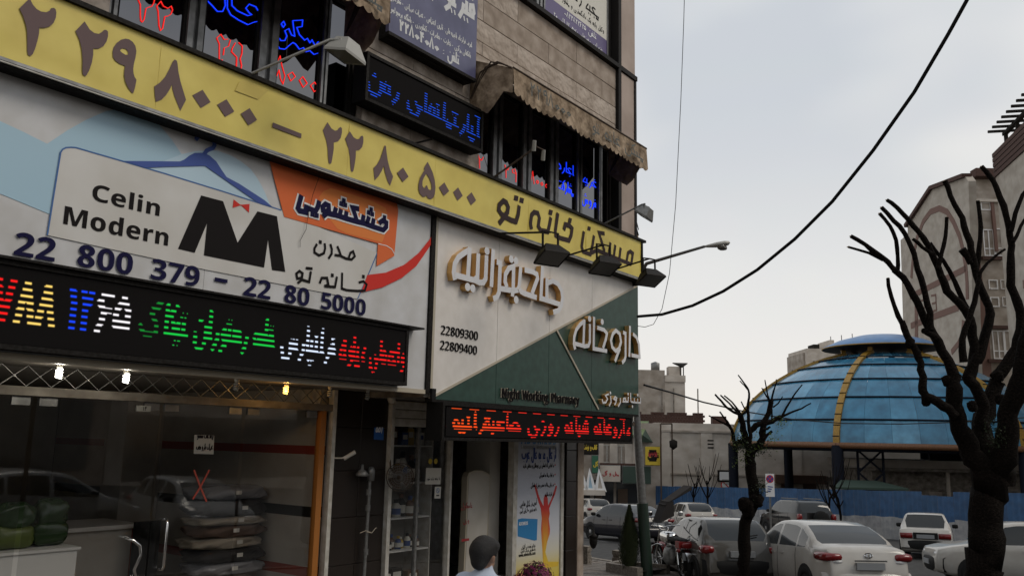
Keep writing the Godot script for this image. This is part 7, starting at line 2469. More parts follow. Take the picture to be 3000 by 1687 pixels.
const SHAPES := {
	"hatch": {"len": 3.83, "wid": 1.66, "belt": [0.93, 0.86], "top": [-1.915, 0.42, -1.9, 0.62, -1.86, 0.84, -1.74, 0.98, -1.62, 1.10, -1.40, 1.31, -1.22, 1.385, -0.9, 1.42, -0.3, 1.43, 0.1, 1.41, 0.42, 1.35, 0.75, 1.16, 1.08, 0.965, 1.3, 0.91, 1.6, 0.83, 1.8, 0.73, 1.89, 0.58, 1.915, 0.4], "side": [-1.42, -0.98, -0.92, -0.12, -0.04, 0.72], "ws": [0.42, 1.07], "rw": [-1.70, -1.26], "wheel": 0.29, "axle": [-1.2, 1.24], "round": 0.16},
	"sedan": {"len": 4.37, "wid": 1.70, "belt": [0.98, 0.88], "top": [-2.185, 0.42, -2.17, 0.7, -2.12, 0.95, -2.02, 1.035, -1.8, 1.06, -1.62, 1.08, -1.3, 1.25, -0.95, 1.385, -0.6, 1.44, -0.1, 1.455, 0.3, 1.43, 0.55, 1.37, 0.95, 1.15, 1.3, 0.98, 1.6, 0.9, 1.95, 0.78, 2.1, 0.66, 2.17, 0.5, 2.185, 0.38], "side": [-1.28, -0.9, -0.84, 0.02, 0.1, 0.9], "ws": [0.55, 1.29], "rw": [-1.62, -0.95], "wheel": 0.31, "axle": [-1.3, 1.28], "round": 0.17},
	"boxy": {"len": 3.94, "wid": 1.60, "belt": [0.92, 0.88], "top": [-1.97, 0.42, -1.965, 0.72, -1.95, 0.9, -1.9, 0.95, -1.6, 0.97, -1.38, 0.985, -1.2, 1.2, -1.02, 1.39, -0.85, 1.43, -0.3, 1.445, 0.15, 1.43, 0.4, 1.39, 0.7, 1.16, 0.96, 0.975, 1.2, 0.93, 1.6, 0.87, 1.88, 0.8, 1.95, 0.66, 1.97, 0.4], "side": [-1.12, -0.92, -0.86, -0.1, -0.02, 0.66], "ws": [0.4, 0.95], "rw": [-1.37, -1.03], "wheel": 0.275, "axle": [-1.12, 1.2], "round": 0.07},
	"suv": {"len": 4.4, "wid": 1.80, "belt": [1.14, 1.06], "top": [-2.15, 0.5, -2.15, 0.8, -2.13, 1.08, -2.07, 1.17, -1.98, 1.35, -1.86, 1.58, -1.72, 1.66, -1.2, 1.71, -0.3, 1.72, 0.2, 1.7, 0.55, 1.62, 0.85, 1.4, 1.15, 1.17, 1.4, 1.1, 1.9, 1.02, 2.1, 0.92, 2.18, 0.75, 2.2, 0.5], "side": [-1.72, -1.15, -1.08, -0.15, -0.07, 0.75], "ws": [0.55, 1.14], "rw": [-2.06, -1.80], "wheel": 0.36, "axle": [-1.25, 1.33], "round": 0.1},
}


func outline_at(top: Array, x: float) -> float:
	for i in top.size() / 2 - 1:
		if x <= top[2 * i + 2]:
			var a: float = top[2 * i]
			var b: float = top[2 * i + 2]
			return lerpf(top[2 * i + 1], top[2 * i + 3], 0.0 if b == a else clampf((x - a) / (b - a), 0, 1))
	return top[-1]


func car_section(s: Dictionary, x: float) -> Array:
	var half: float = s.len / 2
	var e := clampf((absf(x) - half * 0.62) / (half * 0.38), 0.0, 1.0)
	var w: float = s.wid / 2 * (1.0 - s.round * pow(e, 2.4))
	var t := outline_at(s.top, x)
	var belt: float = lerpf(s.belt[0], s.belt[1], (x + half) / s.len)
	var sill := 0.22 + 0.1 * pow(e, 3)
	belt = minf(belt, t - 0.035)
	belt = maxf(belt, sill + 0.06)
	var m := lerpf(sill, belt, 0.42)
	var up := maxf(0.0, t - belt)
	var wr: float = w * 0.965 - clampf(up - 0.06, 0, 1) * 0.36
	var cab := clampf((up - 0.06) / 0.12, 0.0, 1.0)
	var p := [Vector2(0, sill - 0.03), Vector2(w * 0.9, sill - 0.03), Vector2(w * 0.985, sill + 0.05), Vector2(w, m), Vector2(w * 0.992, lerpf(m, belt, 0.65)), Vector2(w * 0.965, belt)]
	if cab > 0.0:
		var g0 := Vector2(w * 0.955, belt + 0.025)
		var g2 := Vector2(wr, t - 0.085)
		p.append(g0.lerp(Vector2(w * 0.94, belt + 0.01), 1 - cab))
		p.append(((g0 + g2) / 2 + Vector2(0.012, 0)).lerp(Vector2(w * 0.91, belt + up * 0.4), 1 - cab))
		p.append(g2.lerp(Vector2(w * 0.86, belt + up * 0.65), 1 - cab))
		p.append(Vector2(wr - 0.035, t - 0.035).lerp(Vector2(w * 0.78, belt + up * 0.82), 1 - cab))
		p.append(Vector2(wr - 0.1, t - 0.012).lerp(Vector2(w * 0.68, belt + up * 0.93), 1 - cab))
	else:
		p.append(Vector2(w * 0.94, belt + up * 0.25))
		p.append(Vector2(w * 0.91, belt + up * 0.45))
		p.append(Vector2(w * 0.86, belt + up * 0.65))
		p.append(Vector2(w * 0.78, belt + up * 0.82))
		p.append(Vector2(w * 0.68, belt + up * 0.93))
	p.append(Vector2(w * 0.35, t - 0.002))
	p.append(Vector2(0, t))
	return p


func build_car(called: String, label: String, kind: String, paint: Material, at: Vector3, heading: float, extra := {}) -> Node3D:
	# heading: degrees to the right of the way the ground falls
	var s: Dictionary = SHAPES[kind]
	var t := thing(called, label, "car", at, "cars on the street")
	var fwd := FALL.rotated(Vector3.UP, -deg_to_rad(heading))
	var nrm := V(SLOPE * FALL.x, 1, SLOPE * FALL.z).normalized()
	fwd = (fwd - nrm * fwd.dot(nrm)).normalized()
	t.transform = Transform3D(Basis(fwd, nrm, fwd.cross(nrm)), at)
	var half: float = s.len / 2
	# stations along the car
	var xs := []
	for i in s.top.size() / 2:
		xs.append(s.top[2 * i])
	for x in s.side:
		xs.append(x)
	for k in 15:
		xs.append(lerpf(-half * 0.97, half * 0.97, k / 14.0))
	xs.sort()
	var st := []
	for x in xs:
		if st.is_empty() or x - st[-1] > 0.022:
			st.append(x)
	var body := begin(true)
	var glass := begin(true)
	var dark := begin(true)
	var sec := []
	for x in st:
		sec.append(car_section(s, x))
	for i in st.size() - 1:
		var mid: float = (st[i] + st[i + 1]) / 2
		var side_win := false
		for k in s.side.size() / 2:
			if mid > s.side[2 * k] and mid < s.side[2 * k + 1]:
				side_win = true
		var front: bool = mid > s.ws[0] and mid < s.ws[1]
		var rear: bool = mid > s.rw[0] and mid < s.rw[1]
		for j in sec[i].size() - 1:
			for sg in [1, -1]:
				var a := V(st[i], sec[i][j].y, sec[i][j].x * sg)
				var b := V(st[i + 1], sec[i + 1][j].y, sec[i + 1][j].x * sg)
				var c := V(st[i + 1], sec[i + 1][j + 1].y, sec[i + 1][j + 1].x * sg)
				var d := V(st[i], sec[i][j + 1].y, sec[i][j + 1].x * sg)
				var o := body
				if j < 2 and extra.get("sill", false):
					o = dark
				if (j == 6 or j == 7) and side_win and sec[i][12].y - sec[i][5].y > 0.14:
					o = glass
				if j >= 10 and (front or rear):
					o = glass
				if sg == 1:
					quad(o, a, b, c, d)
				else:
					quad(o, d, c, b, a)
	# close the two ends
	for e in [0, st.size() - 1]:
		for j in sec[e].size() - 1:
			var a := V(st[e], sec[e][j].y, sec[e][j].x)
			var b := V(st[e], sec[e][j + 1].y, sec[e][j + 1].x)
			var a2 := V(st[e], sec[e][j].y, -sec[e][j].x)
			var b2 := V(st[e], sec[e][j + 1].y, -sec[e][j + 1].x)
			if e == 0:
				quad(body, a2, a, b, b2)
			else:
				quad(body, a, a2, b2, b)
	var bo := obj("body", body, paint, t, true)
	obj("windows", glass, M.car_glass, t, true)
	if extra.get("sill", false):
		obj("sill_trim", dark, M.trim_black, t, true)
	# door gaps and handles
	for x in [s.side[3] + 0.03, s.side[5] + 0.12, s.side[2] - 0.02]:
		for sg in [1, -1]:
			var line := begin()
			var p := car_section(s, x)
			for j in range(2, 5):
				beam(line, V(x, p[j].y, (p[j].x + 0.001) * sg), V(x, p[j + 1].y, (p[j + 1].x + 0.001) * sg), 0.008, 0.008, Vector3.RIGHT)
			obj("door_gap", line, M.dark_gap, bo, true)
	for x in [s.side[3] - 0.2, s.side[5] - 0.62]:
		for sg in [1, -1]:
			var h := begin()
			var p := car_section(s, x)
			var zz: float = (p[4].x + 0.012) * sg
			box(h, V(x - 0.09, p[4].y + 0.01, minf(zz, zz - 0.03 * sg)), V(x + 0.09, p[4].y + 0.04, maxf(zz, zz - 0.03 * sg)))
			obj("handle", h, extra.get("handle", paint), bo, true)
	# wheels
	for x in s.axle:
		for sg in [1, -1]:
			var p := car_section(s, x)
			var r: float = s.wheel
			var w: float = p[3].x * sg
			var arch := begin()
			lathe(arch, [[0.0, -0.2], [r + 0.055, -0.2], [r + 0.055, 0.004], [0.0, 0.004]], turned(V(x, r + 0.02, w), V(0, 0, sg)), 22, false)
			obj("wheel_arch", arch, M.dark_gap, t, true)
			var ty := begin()
			lathe(ty, [[r * 0.62, -0.17], [r * 0.95, -0.17], [r, -0.13], [r, -0.02], [r * 0.95, 0.014], [r * 0.66, 0.014], [r * 0.64, 0.006]], turned(V(x, r, w), V(0, 0, sg)), 22)
			var wh := obj("wheel", ty, M.tyre, t, true)
			var rm := begin()
			lathe(rm, [[r * 0.65, 0.006], [r * 0.6, -0.01], [r * 0.3, 0.0], [r * 0.14, 0.012], [0.0, 0.014]], turned(V(x, r, w), V(0, 0, sg)), 20)
			obj("rim", rm, M.rim_metal, wh, true)
			var slots := begin()
			for k in 7:
				var a := TAU * k / 7
				var f := turned(V(x, r, w + 0.004 * sg), V(0, 0, sg))
				tri(slots, f * V(cos(a - 0.22) * r * 0.55, 0.004, sin(a - 0.22) * r * 0.55), f * V(cos(a) * r * 0.25, 0.012, sin(a) * r * 0.25), f * V(cos(a + 0.22) * r * 0.55, 0.004, sin(a + 0.22) * r * 0.55))
			obj("rim_slots", slots, M.dark_gap, wh, true)
	# lamps, bumpers, plate
	var wid: float = s.wid / 2
	var back := -half
	for sg in [1, -1]:
		var l := begin(true)
		match kind:
			"hatch":
				lump(l, V(back + 0.2, 0.80, (wid - 0.125) * sg), V(0.19, 0.085, 0.14), 0.0, 0, 14, 8)
			"sedan":
				lump(l, V(back + 0.29, 0.865, (wid - 0.2) * sg), V(0.28, 0.085, 0.21), 0.0, 0, 14, 8)
			"boxy":
				box(l, V(back - 0.014, 0.66, minf((wid - 0.06) * sg, (wid - 0.42) * sg)), V(back + 0.1, 0.82, maxf((wid - 0.06) * sg, (wid - 0.42) * sg)))
			"suv":
				lump(l, V(back + 0.1, 0.95, (wid - 0.1) * sg), V(0.13, 0.17, 0.1), 0.0, 0, 14, 8)
		obj("tail_lamp", l, M.lamp_red, t, true)
		if kind == "sedan":
			var cl := begin(true)
			lump(cl, V(back + 0.145, 0.79, (wid - 0.27) * sg), V(0.12, 0.04, 0.11), 0.0, 0, 10, 6)
			obj("reversing_lamp", cl, M.lamp_clear, t, true)
		var hl := begin(true)
		lump(hl, V(half - 0.22, 0.66 if kind != "suv" else 0.86, (wid - 0.25) * sg), V(0.2, 0.08, 0.19), 0.0, 0, 12, 7)
		obj("headlamp", hl, M.lamp_clear, t, true)
		var mi := begin(true)
		lump(mi, V(s.side[5] + 0.02, lerpf(s.belt[0], s.belt[1], 0.7) + 0.1, (wid + 0.08) * sg), V(0.06, 0.07, 0.1), 0.0, 0, 10, 6)
		obj("mirror", mi, extra.get("mirror", M.trim_black), t, true)
	var bm: Material = extra.get("bumper", paint)
	for e in [-1, 1]:
		var bp := begin(true)
		var nx := 12
		var prof := [[0.0, 0.60], [0.045, 0.57], [0.055, 0.48], [0.05, 0.36], [0.0, 0.27]]
		for i in nx:
			for j in prof.size() - 1:
				var q := []
				for c in [[i, j], [i + 1, j], [i + 1, j + 1], [i, j + 1]]:
					var u := lerpf(-1, 1, float(c[0]) / nx)
					var curve := pow(absf(u), 4.0) * 0.2
					q.append(V(e * (half - 0.02 + prof[c[1]][0] - curve), prof[c[1]][1] + (0.08 if kind == "suv" else 0.0), u * wid * 0.985))
				if e == 1:
					quad(bp, q[3], q[2], q[1], q[0])
				else:
					quad(bp, q[0], q[1], q[2], q[3])
		obj("bumper", bp, bm, t, true)
	var py: float = {"hatch": 0.72, "sedan": 0.72, "boxy": 0.72, "suv": 0.62}[kind]
	var pl := begin()
	box(pl, V(back - 0.03, py - 0.06, -0.26), V(back + 0.06, py + 0.06, 0.26))
	obj("number_plate", pl, M.plate_grey, t, true)
	pl = begin()
	box(pl, V(half - 0.02, 0.42, -0.26), V(half + 0.055, 0.53, 0.26))
	obj("number_plate", pl, M.plate_grey, t, true)
	if kind == "sedan":
		pl = begin()
		beam(pl, V(back - 0.02, 0.815, -0.3), V(back - 0.02, 0.815, 0.3), 0.03, 0.025)
		obj("boot_trim", pl, M.chrome, t, true)
		pl = begin()
		var oval := PackedVector2Array()
		for k in 18:
			oval.append(Vector2(cos(TAU * k / 18) * 0.075, 0.905 + sin(TAU * k / 18) * 0.038))
		for k in 18:
			var a := oval[k]
			var b := oval[(k + 1) % 18]
			beam(pl, V(back + 0.055 - (a.y - 0.905) * -0.3, a.y, a.x), V(back + 0.055 - (b.y - 0.905) * -0.3, b.y, b.x), 0.014, 0.014, Vector3.RIGHT)
		beam(pl, V(back + 0.045, 0.88, -0.035), V(back + 0.06, 0.93, -0.025), 0.012, 0.012, Vector3.RIGHT)
		beam(pl, V(back + 0.045, 0.88, 0.025), V(back + 0.06, 0.93, 0.035), 0.012, 0.012, Vector3.RIGHT)
		beam(pl, V(back + 0.05, 0.9, -0.03), V(back + 0.055, 0.91, 0.03), 0.012, 0.012)
		obj("badge", pl, M.chrome, t, true)
	if kind == "hatch":
		pl = begin()
		beam(pl, V(back + 0.16, 1.04, 0.0), V(back + 0.25, 1.1, 0.42), 0.02, 0.02)
		obj("wiper", pl, M.trim_black, t, true)
		pl = begin()
		beam(pl, V(back + 0.06, 0.84, -0.02), V(back + 0.1, 0.92, 0.01), 0.012, 0.03, Vector3.RIGHT)
		beam(pl, V(back + 0.08, 0.88, 0.0), V(back + 0.07, 0.85, 0.035), 0.012, 0.02, Vector3.RIGHT)
		obj("badge", pl, M.chrome, t, true)
	if kind == "boxy":
		pl = begin()
		box(pl, V(back - 0.012, 0.64, -0.36), V(back + 0.05, 0.84, 0.36))
		obj("plate_recess", pl, M.trim_black, t, true)
	if kind == "suv":
		for sg in [1, -1]:
			pl = begin()
			beam(pl, V(-1.5, 1.76, 0.56 * sg), V(0.2, 1.78, 0.56 * sg), 0.04, 0.04)
			obj("roof_rail", pl, M.grey_metal, t, true)
		pl = begin()
		lathe(pl, [[0.0, -0.02], [0.28, -0.02], [0.33, 0.04], [0.33, 0.16], [0.26, 0.2], [0.0, 0.21]], turned(V(back + 0.02, 0.93, 0.12), Vector3.LEFT), 24)
		obj("spare_wheel", pl, M.tyre, t, true)
	return t


func street_spot(d: float, px_right: float) -> Vector3:
	# a point on the road d metres ahead and px_right metres to the right
	var p := EYE + FALL * d + V(-FALL.z, 0, FALL.x) * px_right
	return V(p.x, ground_y(p), p.z)


func cars():
	# distance of the car's middle straight ahead, metres to the right of the axis, heading
	build_car("parked_car", "white sedan with red tail lamps, nearest car in the middle", "sedan", M.paint_white, street_spot(17.9, 6.38), -4.0, {"sill": false})
	build_car("parked_car", "dark grey hatchback seen from behind, left of the nearest white sedan", "hatch", M.paint_grey, street_spot(20.0, 4.72), -5.0, {"bumper": M.trim_black})
	build_car("parked_car", "black sport utility car with a spare wheel on its tail door", "suv", M.paint_black, street_spot(40.9, 13.55), -7.0)
	build_car("driving_car", "white hatchback behind the raised motorcycle cover", "hatch", M.paint_warm_white, street_spot(46.4, 9.7), -9.0)
	build_car("driving_car", "dark navy sedan driving away behind the lamp post", "sedan", M.paint_navy, street_spot(35.0, 4.75), -27.0)
	build_car("driving_car", "silver white hatchback just right of the pharmacy corner, far down the road", "hatch", M.paint_warm_white, street_spot(55.5, 5.35), -14.0)
	build_car("driving_car", "white car cut off by the pharmacy corner, furthest down the road", "hatch", M.paint_white, street_spot(60.0, 4.05), -14.0)
	build_car("driving_car", "boxy white saloon with black bumper seen from behind by the fence", "boxy", M.paint_white, street_spot(29.8, 14.35), 27.0, {"bumper": M.trim_black})
	build_car("driving_car", "boxy white car pointing left, half hidden behind the large bare tree", "boxy", M.paint_white, street_spot(20.6, 12.05), -76.0, {"bumper": M.trim_black})
	build_car("parked_car", "silver car of which only a roof corner shows, lower right", "hatch", M.paint_silver, street_spot(9.6, 7.35), -62.0)
	build_car("parked_car", "silver sedan beyond the frame's right side, mirrored in the shop glass", "sedan", M.paint_silver, V(8.9, ground_y(V(8.9, 0, 9.3)), 9.3), 36.6)


# ---------------------------------------------------------------- street furniture, wires, people

func street_furniture():
	# street lamp at the corner
	var base := on_ground(17.4, -1.06, 0.12)
	var t := thing("street_lamp", "grey street lamp post with a green foot by the pharmacy corner", "street lamp", base)
	var lean := V(0.0, 1, 0) - V(-FALL.z, 0, FALL.x) * 0.066
	var st := begin()
	tube(st, [base + lean * 1.55, base + lean * 3.5, base + lean * 5.2, base + lean * 6.4], [0.095, 0.09, 0.075, 0.06], 14)
	obj("post", st, M.grey_metal, t)
	st = begin()
	tube(st, [base, base + lean * 1.57], 0.125, 14)
	obj("foot", st, mat("post_green", lin(0.012, 0.028, 0.018), 0.5), t)
	var head: Vector3 = [V(16.755, 6.697, 1.038)][0]
	var tail: Vector3 = [V(16.567, 6.645, 0.786)][0]
	st = begin()
	tube(st, [base + lean * 6.3, [V(16.457, 6.395, -0.537)][0], tail], [0.05, 0.04, 0.03], 10)
	obj("arm", st, M.grey_metal, t)
	var ax := (head - tail).normalized()
	var nose := tail + ax * 0.55
	st = begin(true)
	lathe(st, [[0.0, 0.0], [0.035, 0.0], [0.06, 0.08], [0.1, 0.25], [0.11, 0.42], [0.08, 0.52], [0.0, 0.56]], Transform3D(Basis(V(-ax.z, 0, ax.x).normalized(), ax, Vector3.UP * 0.55), tail), 16)
	obj("lamp_head", st, M.lamp_pale, t)
	st = begin(true)
	lump(st, tail + ax * 0.38 + V(0, -0.075, 0), V(0.12, 0.055, 0.085), 0.0, 0, 14, 8)
	obj("lamp_bowl", st, mat("lamp_bowl", lin(0.10, 0.09, 0.08), 0.2), t)
	# stone bollards
	for s in [[V(18.9, 0, -3.55), 0.44, "taller square stone bollard by the road, left of two"], [V(19.25, 0, -2.85), 0.36, "shorter square stone bollard by the road, right of two"]]:
		var p := on_ground(s[0].x, s[0].z, 0.14)
		var bl := thing("stone_bollard", s[2], "bollard", p, "stone bollards along the kerb")
		var h: float = s[1]
		for k in [[0.0, 0.52, 0.10], [0.54, 0.70, 0.085], [0.72, 1.0, 0.10]]:
			st = begin()
			var lo := p + V(-k[2], h * k[0], -k[2])
			box(st, lo, p + V(k[2], h * k[1], k[2]))
			obj("block", st, M.kerb_stone, bl)
		st = begin()
		box(st, p + V(-0.07, 0.0, -0.07), p + V(0.07, h * 0.99, 0.07))
		obj("core", st, M.concrete, bl)
	var gb := on_ground(17.9, -3.45, 0.14)
	var g := thing("green_bollard", "small dark green rounded bollard by the pharmacy corner", "bollard", gb)
	st = begin()
	lathe(st, [[0.0, 0.0], [0.13, 0.0], [0.13, 0.22], [0.1, 0.33], [0.04, 0.38], [0.0, 0.39]], Transform3D(Basis(), gb), 14)
	obj("body", st, M.sign_green, g)
	# low stone planter edge
	var pe := thing("planter_edge", "low pale stone planter edge round the conifer", "planter", on_ground(17.6, -2.0, 0.14))
	var pa := on_ground(17.6, -2.15, 0.14)
	var pb := on_ground(18.35, -2.25, 0.14)
	var pc := on_ground(18.2, -0.95, 0.14)
	var pd := on_ground(16.95, -1.0, 0.14)
	for s in [[pa, pb], [pb, pc], [pd, pa]]:
		st = begin()
		beam(st, s[0] + V(0, 0.1, 0), s[1] + V(0, 0.1, 0), 0.14, 0.2)
		obj("edge_stone", st, M.kerb_stone, pe)
	st = begin()
	quad(st, pa + V(0, 0.12, 0), pd + V(0, 0.12, 0), pc + V(0, 0.12, 0), pb + V(0, 0.12, 0))
	obj("soil", st, M.soil, pe)
	# pointed conifer
	var cb := on_ground(17.25, -1.42, 0.2)
	var c := thing("conifer_shrub", "narrow pointed dark green conifer beside the lamp post", "shrub", cb)
	st = begin()
	tube(st, [cb, cb + V(0, 1.15, 0)], [0.03, 0.008], 6)
	obj("stem", st, M.bark, c)
	st = begin()
	for k in 9000:
		var v := pow(rng.randf(), 0.75)
		var y := 0.05 + 1.35 * v
		var r := 0.25 * (1.0 - pow(v, 1.7)) * smoothstep(-0.25, 0.3, v) * rng.randf_range(0.45, 1.05) + 0.012
		var a := rng.randf() * TAU
		r *= 1.0 + 0.16 * sin(a * 5.0 + y * 7.0)
		var p := cb + V(cos(a) * r, y, sin(a) * r)
		var d := V(cos(a) * 0.35, 1.0, sin(a) * 0.35).normalized() * rng.randf_range(0.04, 0.075)
		var u := V(-sin(a), rng.randf() - 0.5, cos(a)).normalized() * 0.013
		tri(st, p - u, p + d, p + u)
	var fo := obj("foliage", st, M.conifer, c)
	fo.set_meta("kind", "stuff")
	motorcycle()
	# no parking sign
	var sp: Vector3 = [V(30.473, 1.181, -2.97)][0]
	var sb := V(sp.x, ground_y(sp), sp.z)
	var s2 := thing("no_parking_sign", "white plate with a round red and blue no parking sign before the fence", "road sign", sb)
	st = begin()
	tube(st, [sb, sp + V(0, 0.4, 0)], 0.035, 8)
	obj("post", st, M.grey_metal, s2)
	var f := ahead(30.95)
	var r := V(-FALL.z, 0, FALL.x)
	var o := sp - FALL * 0.06
	st = begin()
	hexa(st, [o - r * 0.155 + V(0, -0.48, 0), o + r * 0.155 + V(0, -0.48, 0), o + r * 0.155 + V(0, 0.32, 0), o - r * 0.155 + V(0, 0.32, 0), o - r * 0.155 + V(0, -0.48, 0) + FALL * 0.02, o + r * 0.155 + V(0, -0.48, 0) + FALL * 0.02, o + r * 0.155 + V(0, 0.32, 0) + FALL * 0.02, o - r * 0.155 + V(0, 0.32, 0) + FALL * 0.02])
	obj("plate", st, M.print_white, s2)
	var fr := Transform3D(Basis(r, Vector3.UP, -FALL), o - FALL * 0.004)
	for q in [[0.14, 0.0, "print_red"], [0.112, 0.004, "road_sign_blue"]]:
		st = begin()
		var dp := disc(Vector2.ZERO, q[0], 24)
		for k in 24:
			tri(st, fr * V(0, 0.14, q[1]), fr * V(dp[k].x, dp[k].y + 0.14, q[1]), fr * V(dp[(k + 1) % 24].x, dp[(k + 1) % 24].y + 0.14, q[1]))
		obj("printed_disc", st, M[q[2]], s2)
	for q in [[0.08, 0.08], [-0.08, 0.08]]:
		st = begin()
		beam(st, fr * V(-q[0], 0.14 - q[1], 0.008), fr * V(q[0], 0.14 + q[1], 0.008), 0.028, 0.004, FALL)
		obj("printed_bar", st, M.print_red, s2)
	for k in 3:
		st = begin()
		beam(st, fr * V(-0.09, -0.12 - 0.08 * k, 0.003), fr * V(0.09 - 0.04 * k, -0.14 - 0.08 * k, 0.003), 0.004, 0.03, Vector3.UP)
		obj("printed_line", st, M.road_sign_blue, s2)
	# pipes standing on the fence line
	var gp := thing("pipe_frame", "tall thin dark pipe frame at the left end of the blue fence", "pipe frame", V(0, 0, 0))
	var a1 := [V(54.495, 3.831, -19.263), V(54.966, 3.847, -18.629), V(54.484, 1.88, -19.279), V(54.952, 1.896, -18.648)]
	gp.position = V(a1[2].x, ground_y(a1[2]), a1[2].z)
	for k in 2:
		st = begin()
		tube(st, [V(a1[k].x, ground_y(a1[k]), a1[k].z), a1[k]], 0.06, 6)
		obj("upright", st, M.rust_metal, gp)
	st = begin()
	tube(st, [a1[0], a1[1]], 0.06, 6)
	obj("crossbar", st, M.rust_metal, gp)
	st = begin()
	lathe(st, [[0.0, -0.5], [0.28, -0.3], [0.3, 0.1], [0.0, 0.25]], Transform3D(Basis(), a1[1] + V(0, -1.3, 0.1)), 8)
	obj("lamp", st, M.far_dark, gp)


func motorcycle():
	var at := on_ground(18.0, -0.75, 0.14)
	var t := thing("motorcycle", "motorcycle with chrome crash bars and a raised black cover, beside the lamp post", "motorcycle", at)
	# seen from behind: nose points away and a little to the left
	var fwd := FALL.rotated(Vector3.UP, deg_to_rad(14.0))
	t.transform = Transform3D(Basis(fwd, Vector3.UP, fwd.cross(Vector3.UP)), at)
	for x in [-0.62, 0.66]:
		var ty := begin()
		lathe(ty, [[0.23, -0.05], [0.28, -0.05], [0.305, -0.02], [0.305, 0.02], [0.28, 0.05], [0.23, 0.05]], turned(V(x, 0.305, 0), Vector3.BACK), 26)
		var w := obj("wheel", ty, M.tyre, t, true)
		var rm := begin()
		lathe(rm, [[0.232, -0.04], [0.22, 0.0], [0.232, 0.04]], turned(V(x, 0.305, 0), Vector3.BACK), 26)
		for k in 9:
			var a := TAU * k / 9
			tube(rm, [V(x, 0.305, 0.02), V(x + cos(a) * 0.225, 0.305 + sin(a) * 0.225, 0)], 0.006, 4)
		obj("rim", rm, M.chrome, w, true)
		var fe := begin(true)
		for k in 10:
			var a := lerpf(0.1, PI - 0.3, k / 10.0)
			var b := lerpf(0.1, PI - 0.3, (k + 1) / 10.0)
			quad(fe, V(x + cos(b) * 0.34, 0.305 + sin(b) * 0.34, 0.07), V(x + cos(a) * 0.34, 0.305 + sin(a) * 0.34, 0.07), V(x + cos(a) * 0.34, 0.305 + sin(a) * 0.34, -0.07), V(x + cos(b) * 0.34, 0.305 + sin(b) * 0.34, -0.07))
		obj("mudguard", fe, M.chrome if x < 0 else M.red_plastic, t, true)
	var st := begin(true)
	lump(st, V(0.2, 0.8, 0), V(0.27, 0.13, 0.14), 0.0, 0, 18, 10)
	obj("tank", st, M.chrome, t, true)
	st = begin(true)
	lump(st, V(-0.3, 0.79, 0), V(0.38, 0.06, 0.14), 0.0, 0, 16, 8)
	obj("seat", st, M.black_plastic, t, true)
	st = begin(true)
	lump(st, V(0.05, 0.42, 0), V(0.2, 0.2, 0.15), 0.1, 1, 14, 8)
	obj("engine", st, M.grey_metal, t, true)
	st = begin()
	tube(st, [V(-0.55, 0.75, 0), V(0.0, 0.68, 0), V(0.5, 0.85, 0), V(0.1, 0.3, 0), V(-0.6, 0.31, 0)], 0.025, 7)
	obj("frame", st, M.dark_metal, t, true)
	for z in [-0.1, 0.1]:
		st = begin()
		tube(st, [V(0.66, 0.305, z), V(0.5, 0.75, z), V(0.42, 0.98, z)], 0.022, 8)
		obj("fork", st, M.chrome, t, true)
		st = begin()
		tube(st, [V(-0.62, 0.31, z * 1.4), V(-0.5, 0.68, z * 1.3)], 0.03, 8)
		obj("shock", st, M.chrome, t, true)
		st = begin()
		tube(st, [V(0.2, 0.35, z), V(0.28, 0.36, z * 3.2), V(0.28, 0.6, z * 3.6), V(0.22, 0.66, z * 2.6), V(0.2, 0.62, z)], 0.014, 8)
		obj("crash_bar", st, M.chrome, t, true)
		st = begin(true)
		lump(st, V(-0.72, 0.62, z * 1.9), V(0.05, 0.035, 0.035), 0, 0, 10, 6)
		obj("indicator", st, M.lamp_red, t, true)
	st = begin()
	tube(st, [V(0.3, 0.34, 0.14), V(-0.2, 0.28, 0.16), V(-0.75, 0.3, 0.17)], [0.02, 0.03, 0.045], 10)
	obj("exhaust", st, M.chrome, t, true)
	st = begin()
	tube(st, [V(0.32, 1.05, -0.36), V(0.4, 1.03, -0.2), V(0.44, 1.0, 0), V(0.4, 1.03, 0.2), V(0.32, 1.05, 0.36)], 0.014, 8)
	obj("handlebar", st, M.chrome, t, true)
	for z in [-0.33, 0.33]:
		st = begin()
		tube(st, [V(0.38, 1.04, z * 0.8), V(0.36, 1.26, z * 1.1)], 0.007, 6)
		var stem := obj("mirror_stem", st, M.chrome, t, true)
		st = begin(true)
		lump(st, V(0.36, 1.3, z * 1.15), V(0.02, 0.05, 0.07), 0, 0, 12, 8)
		obj("mirror", st, M.chrome, stem, true)
	st = begin()
	box(st, V(-0.72, 0.66, -0.17), V(-0.52, 0.8, 0.17))
	obj("tail_box", st, M.red_plastic, t, true)
	st = begin(true)
	lump(st, V(-0.74, 0.72, 0.0), V(0.05, 0.06, 0.13), 0, 0, 14, 8)
	obj("tail_lamp", st, M.lamp_red, t, true)
	st = begin()
	box(st, V(-0.79, 0.42, -0.12), V(-0.775, 0.58, 0.12))
	var pl := obj("number_plate", st, M.plate_grey, t, true)
	st = begin()
	box(st, V(-0.78, 0.2, -0.1), V(-0.765, 0.42, 0.1))
	obj("mud_flap", st, M.black_plastic, t, true)
	# the raised cover over the bars: a stiff black screen on thin stays
	st = begin()
	hexa(st, [V(0.0, 1.52, -0.16), V(0.0, 1.62, 0.0), V(0.0, 1.86, 0.52), V(0.0, 1.94, 0.5), V(0.42, 1.52, -0.16), V(0.42, 1.62, 0.0), V(0.42, 1.86, 0.52), V(0.42, 1.94, 0.5)])
